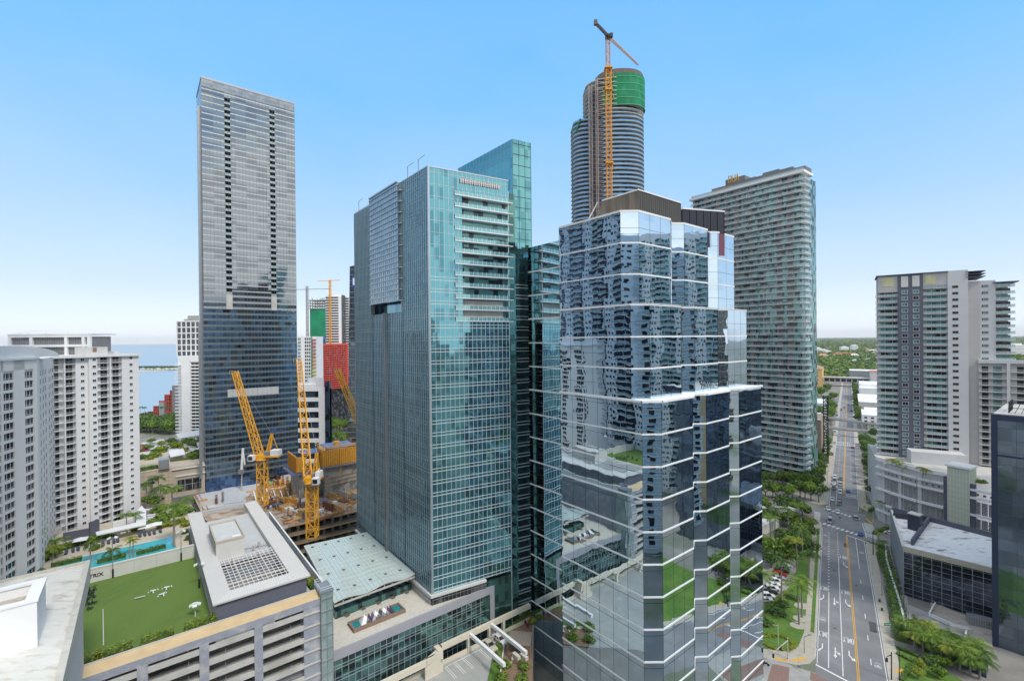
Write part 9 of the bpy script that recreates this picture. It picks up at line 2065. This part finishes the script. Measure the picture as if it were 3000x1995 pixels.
# blade of the neighbouring sign at the bottom of the frame
# == people
def person(p, hd, top, trous, skin, lab, hat=None, s=1.12, stride=.3):
 bm = bmesh.new(); pts = {'pel': (0, 0, .95), 'ch': (0, 0, 1.35), 'nk': (0, 0, 1.5), 'hd': (.02, 0, 1.62), 'tp': (.02, 0, 1.74)}
 for sg, n in ((-1, 'l'), (1, 'r')):
  pts['h' + n] = (0, sg * .1, .92); pts['k' + n] = (sg * stride * .5 + .04, sg * .11, .5); pts['a' + n] = (sg * stride, sg * .11, .08); pts['t' + n] = (sg * stride + .16, sg * .12, .04)
  pts['s' + n] = (0, sg * .2, 1.42); pts['e' + n] = (-sg * stride * .3, sg * .26, 1.15); pts['w' + n] = (-sg * stride * .6 + .1, sg * .25, .92)
  for f in range(4): pts['f%d' % f + n] = (-sg * stride * .6 + .11 + (f - 1.5) * .022, sg * .25, .83)
  pts['th' + n] = (-sg * stride * .6 + .16, sg * .23, .87)
 ed = [('pel', 'ch'), ('ch', 'nk'), ('nk', 'hd'), ('hd', 'tp')]
 for n in 'lr': ed += [('pel', 'h' + n), ('h' + n, 'k' + n), ('k' + n, 'a' + n), ('a' + n, 't' + n), ('ch', 's' + n), ('s' + n, 'e' + n), ('e' + n, 'w' + n), ('w' + n, 'th' + n)] + [('w' + n, 'f%d' % f + n) for f in range(4)]
 rad = {'pel': .15, 'ch': .16, 'nk': .06, 'hd': .095, 'tp': .07, 'h': .1, 'k': .065, 'a': .045, 't': .035, 's': .07, 'e': .045, 'w': .03, 'f': .009, 'th': .01}
 idx = {k: i for i, k in enumerate(pts)}; me = bpy.data.meshes.new('body'); me.from_pydata(list(pts.values()), [(idx[a], idx[b]) for a, b in ed], []); bm.free()
 o = bpy.data.objects.new('tmp', me); COL.objects.link(o); md = o.modifiers.new('s', 'SKIN');
 for k, i in idx.items(): r = rad.get(k) or rad.get(k[:2]) or rad.get(k[0]); me.skin_vertices[0].data[i].radius = (r, r)
 me.skin_vertices[0].data[0].use_root = True; o.modifiers.new('u', 'SUBSURF').levels = 1
 b = bpy.data.meshes.new_from_object(o.evaluated_get(bpy.context.evaluated_depsgraph_get())); bpy.data.objects.remove(o); b.name = 'body'; b.materials.clear()
 for mm in (skin, top, trous): b.materials.append(mm)
 for f in b.polygons: z = f.center.z; y = abs(f.center.y); f.material_index = 2 if z < .93 and not (y > .2 and z > .75) else (1 if z < 1.5 and not (y > .2 and z < 1.12) else 0)
 t = obj('person', b, None, lab, 'person', loc=tuple(p), rot=hd, sc=s)
 m = MB(); m.sphere((.02, 0, 1.70), .105, 0, 10, 5, .8); m.build('hard_hat' if hat else 'hair', hat or M['dark'], t)
skin = mat('skin', (.35, .20, .13), .6, var=0); hv = mat('hi_vis_lime', (.35, .60, .03), .7, var=0); ho = mat('hi_vis_orange', (.70, .16, .02), .7, var=0); jean = mat('denim', (.05, .07, .13), .8, var=0); ht = mat('hat_white', (.7, .7, .7), .4, var=0)
person(G(2340, 1957, .14), rz(120), M['white'], mat('maroon_cloth', (.14, .03, .04), .8, var=0), skin, 'person in a white top and dark red trousers walking over the pavement corner')
for i, (px, py, c) in enumerate(((590, 1428, 0), (593, 1418, 0), (692, 1412, 0), (797, 1385, 1), (803, 1386, 0), (845, 1384, 0), (805, 1398, 0), (822, 1396, 0), (835, 1402, 0), (972, 1452, 1), (975, 1458, 0), (1040, 1418, 1), (1033, 1425, 0), (868, 1390, 1), (788, 1410, 0), (1037, 1432, 1))):
 person(G(px, py, 20.4), i * 1.3, (ho, hv)[c], jean, skin, '%s site worker from the left, in a hi-vis %s vest and hard hat' % (ORD[sorted([590, 593, 692, 797, 803, 845, 805, 822, 835, 972, 975, 1040, 1033, 868, 788, 1037]).index(px)], ('orange', 'lime')[c]), (ho if i % 3 else ht), 1.25, .15)
# == buildings that only the mirror glass shows (they stand beside and behind the camera)
def reflected():
 rnd = random.Random(4)
 def tower(name, lab, o, az, W, D, h, wallm, z0=0, bays=6, bal=True, glassm='wind', fl=3.6, wf=.97):
  t = thing(name, lab, 'tower', (o[0], o[1], 0), rz(az)); m = MB(); m.box(0, W, 0, D, z0, h); m.build('wall', wallm, t); w = W / bays
  m = MB(); m2 = MB(); m3 = MB()
  for z in frange(z0 + 3, h - 3, fl):
   for i in range(bays):
    x = i * w;
    if i % 3 == 2 and bal: m.box(x + w * .2, x + w * .45, -.05, 0, z + .8, z + 2.2); m.box(x + w * .6, x + w * .8, -.05, 0, z + .8, z + 2.2); continue
    m.box(x + w * (.03 if wf > .8 else .12), x + w * wf, -.05, 0, z + .05, z + (3.3 if wf > .8 else 2.9))
    if bal: m2.box(x + .1, x + w - .1, -2.0, 0, z - .3, z); m2.box(x + .1, x + w - .1, -2.02, -1.95, z + 1.05, z + 1.15)
    if bal: m3.box(x + .1, x + w - .1, -2.0, -1.97, z, z + 1.05)
  m.build('windows', M[glassm], t, kind='stuff')
  if bal: m2.build('balconies', M['white'], t, kind='stuff'); m3.build('balcony_railings', M['railglass'], t, kind='stuff')
  return t
 tower('apartment_tower', 'balconied apartment tower seen only as a reflection in the left side of the mirror tower', (-73.8, 60), -48.5, 151, 26, 215, M['white'], bays=21, z0=40, glassm='blackglass')
 t = thing('apartment_podium', 'grey windowed podium with a planted deck, seen only reflected in the mirror tower', 'building', (-70, 57, 0), rz(-48.5))
 m = MB(); m.box(0, 78, 0, 28, 0, 40); m.build('wall', M['resl'], t); m = MB()
 for z in (10, 15.5, 21, 26.5):
  for i in range(11): m.box(5 + i * 6.5, 7.6 + i * 6.5, -.05, 0, z, z + 2)
 m.build('windows', M['wind'], t, kind='stuff')
 tower('apartment_tower', 'pale balconied tower of the camera viewpoint, seen only reflected in the mirror glass', (120, -6), 270, 115, 30, 150, M['white'], bays=15, wf=.5)
 tower('apartment_tower', 'white gridded tower right of the picture, seen only reflected in the mirror glass', (240, 168), 180, 78, 30, 168, M['white'], bays=15, glassm='wint')
 tower('office_tower', 'tan office tower behind the camera, seen only reflected in the mirror glass', (185, -40), 300, 46, 30, 120, M['tan'], bays=8, bal=False)
reflected()
same = {}
for o in COL.objects:
 l = o.get('label')
 if l and not o.parent: same.setdefault(' '.join(l.split()[:16]), []).append(o)
for l, os_ in same.items():
 for i, o in enumerate(sorted(os_, key=lambda o: o.location.x / max(1, o.location.y))):
  o['label'] = l if len(os_) == 1 else ' '.join(l.split()[:11]).rstrip(',') + ', %s from the left' % (ORD + ['next'] * 40)[i]
  if i > 25: o['label'] = ' '.join(l.split()[:11]).rstrip(',') + ', %s from the right' % ORD[len(os_) - 1 - i]
# == air
def haze():
 m = bpy.data.materials.new('haze'); m.use_nodes = True; nt = m.node_tree; nt.nodes.remove(nt.nodes['Principled BSDF'])
 v = nn(nt, 'ShaderNodeVolumePrincipled'); v.inputs['Color'].default_value = (.98, .99, 1, 1); v.inputs['Density'].default_value = 3.2e-5; v.inputs['Anisotropy'].default_value = 0
 nt.links.new(v.outputs[0], nt.nodes['Material Output'].inputs['Volume'])
 b = MB(); b.box(-26500, 26500, -4500, 26500, -1, 340); b.build('haze', m, kind='stuff')
haze()
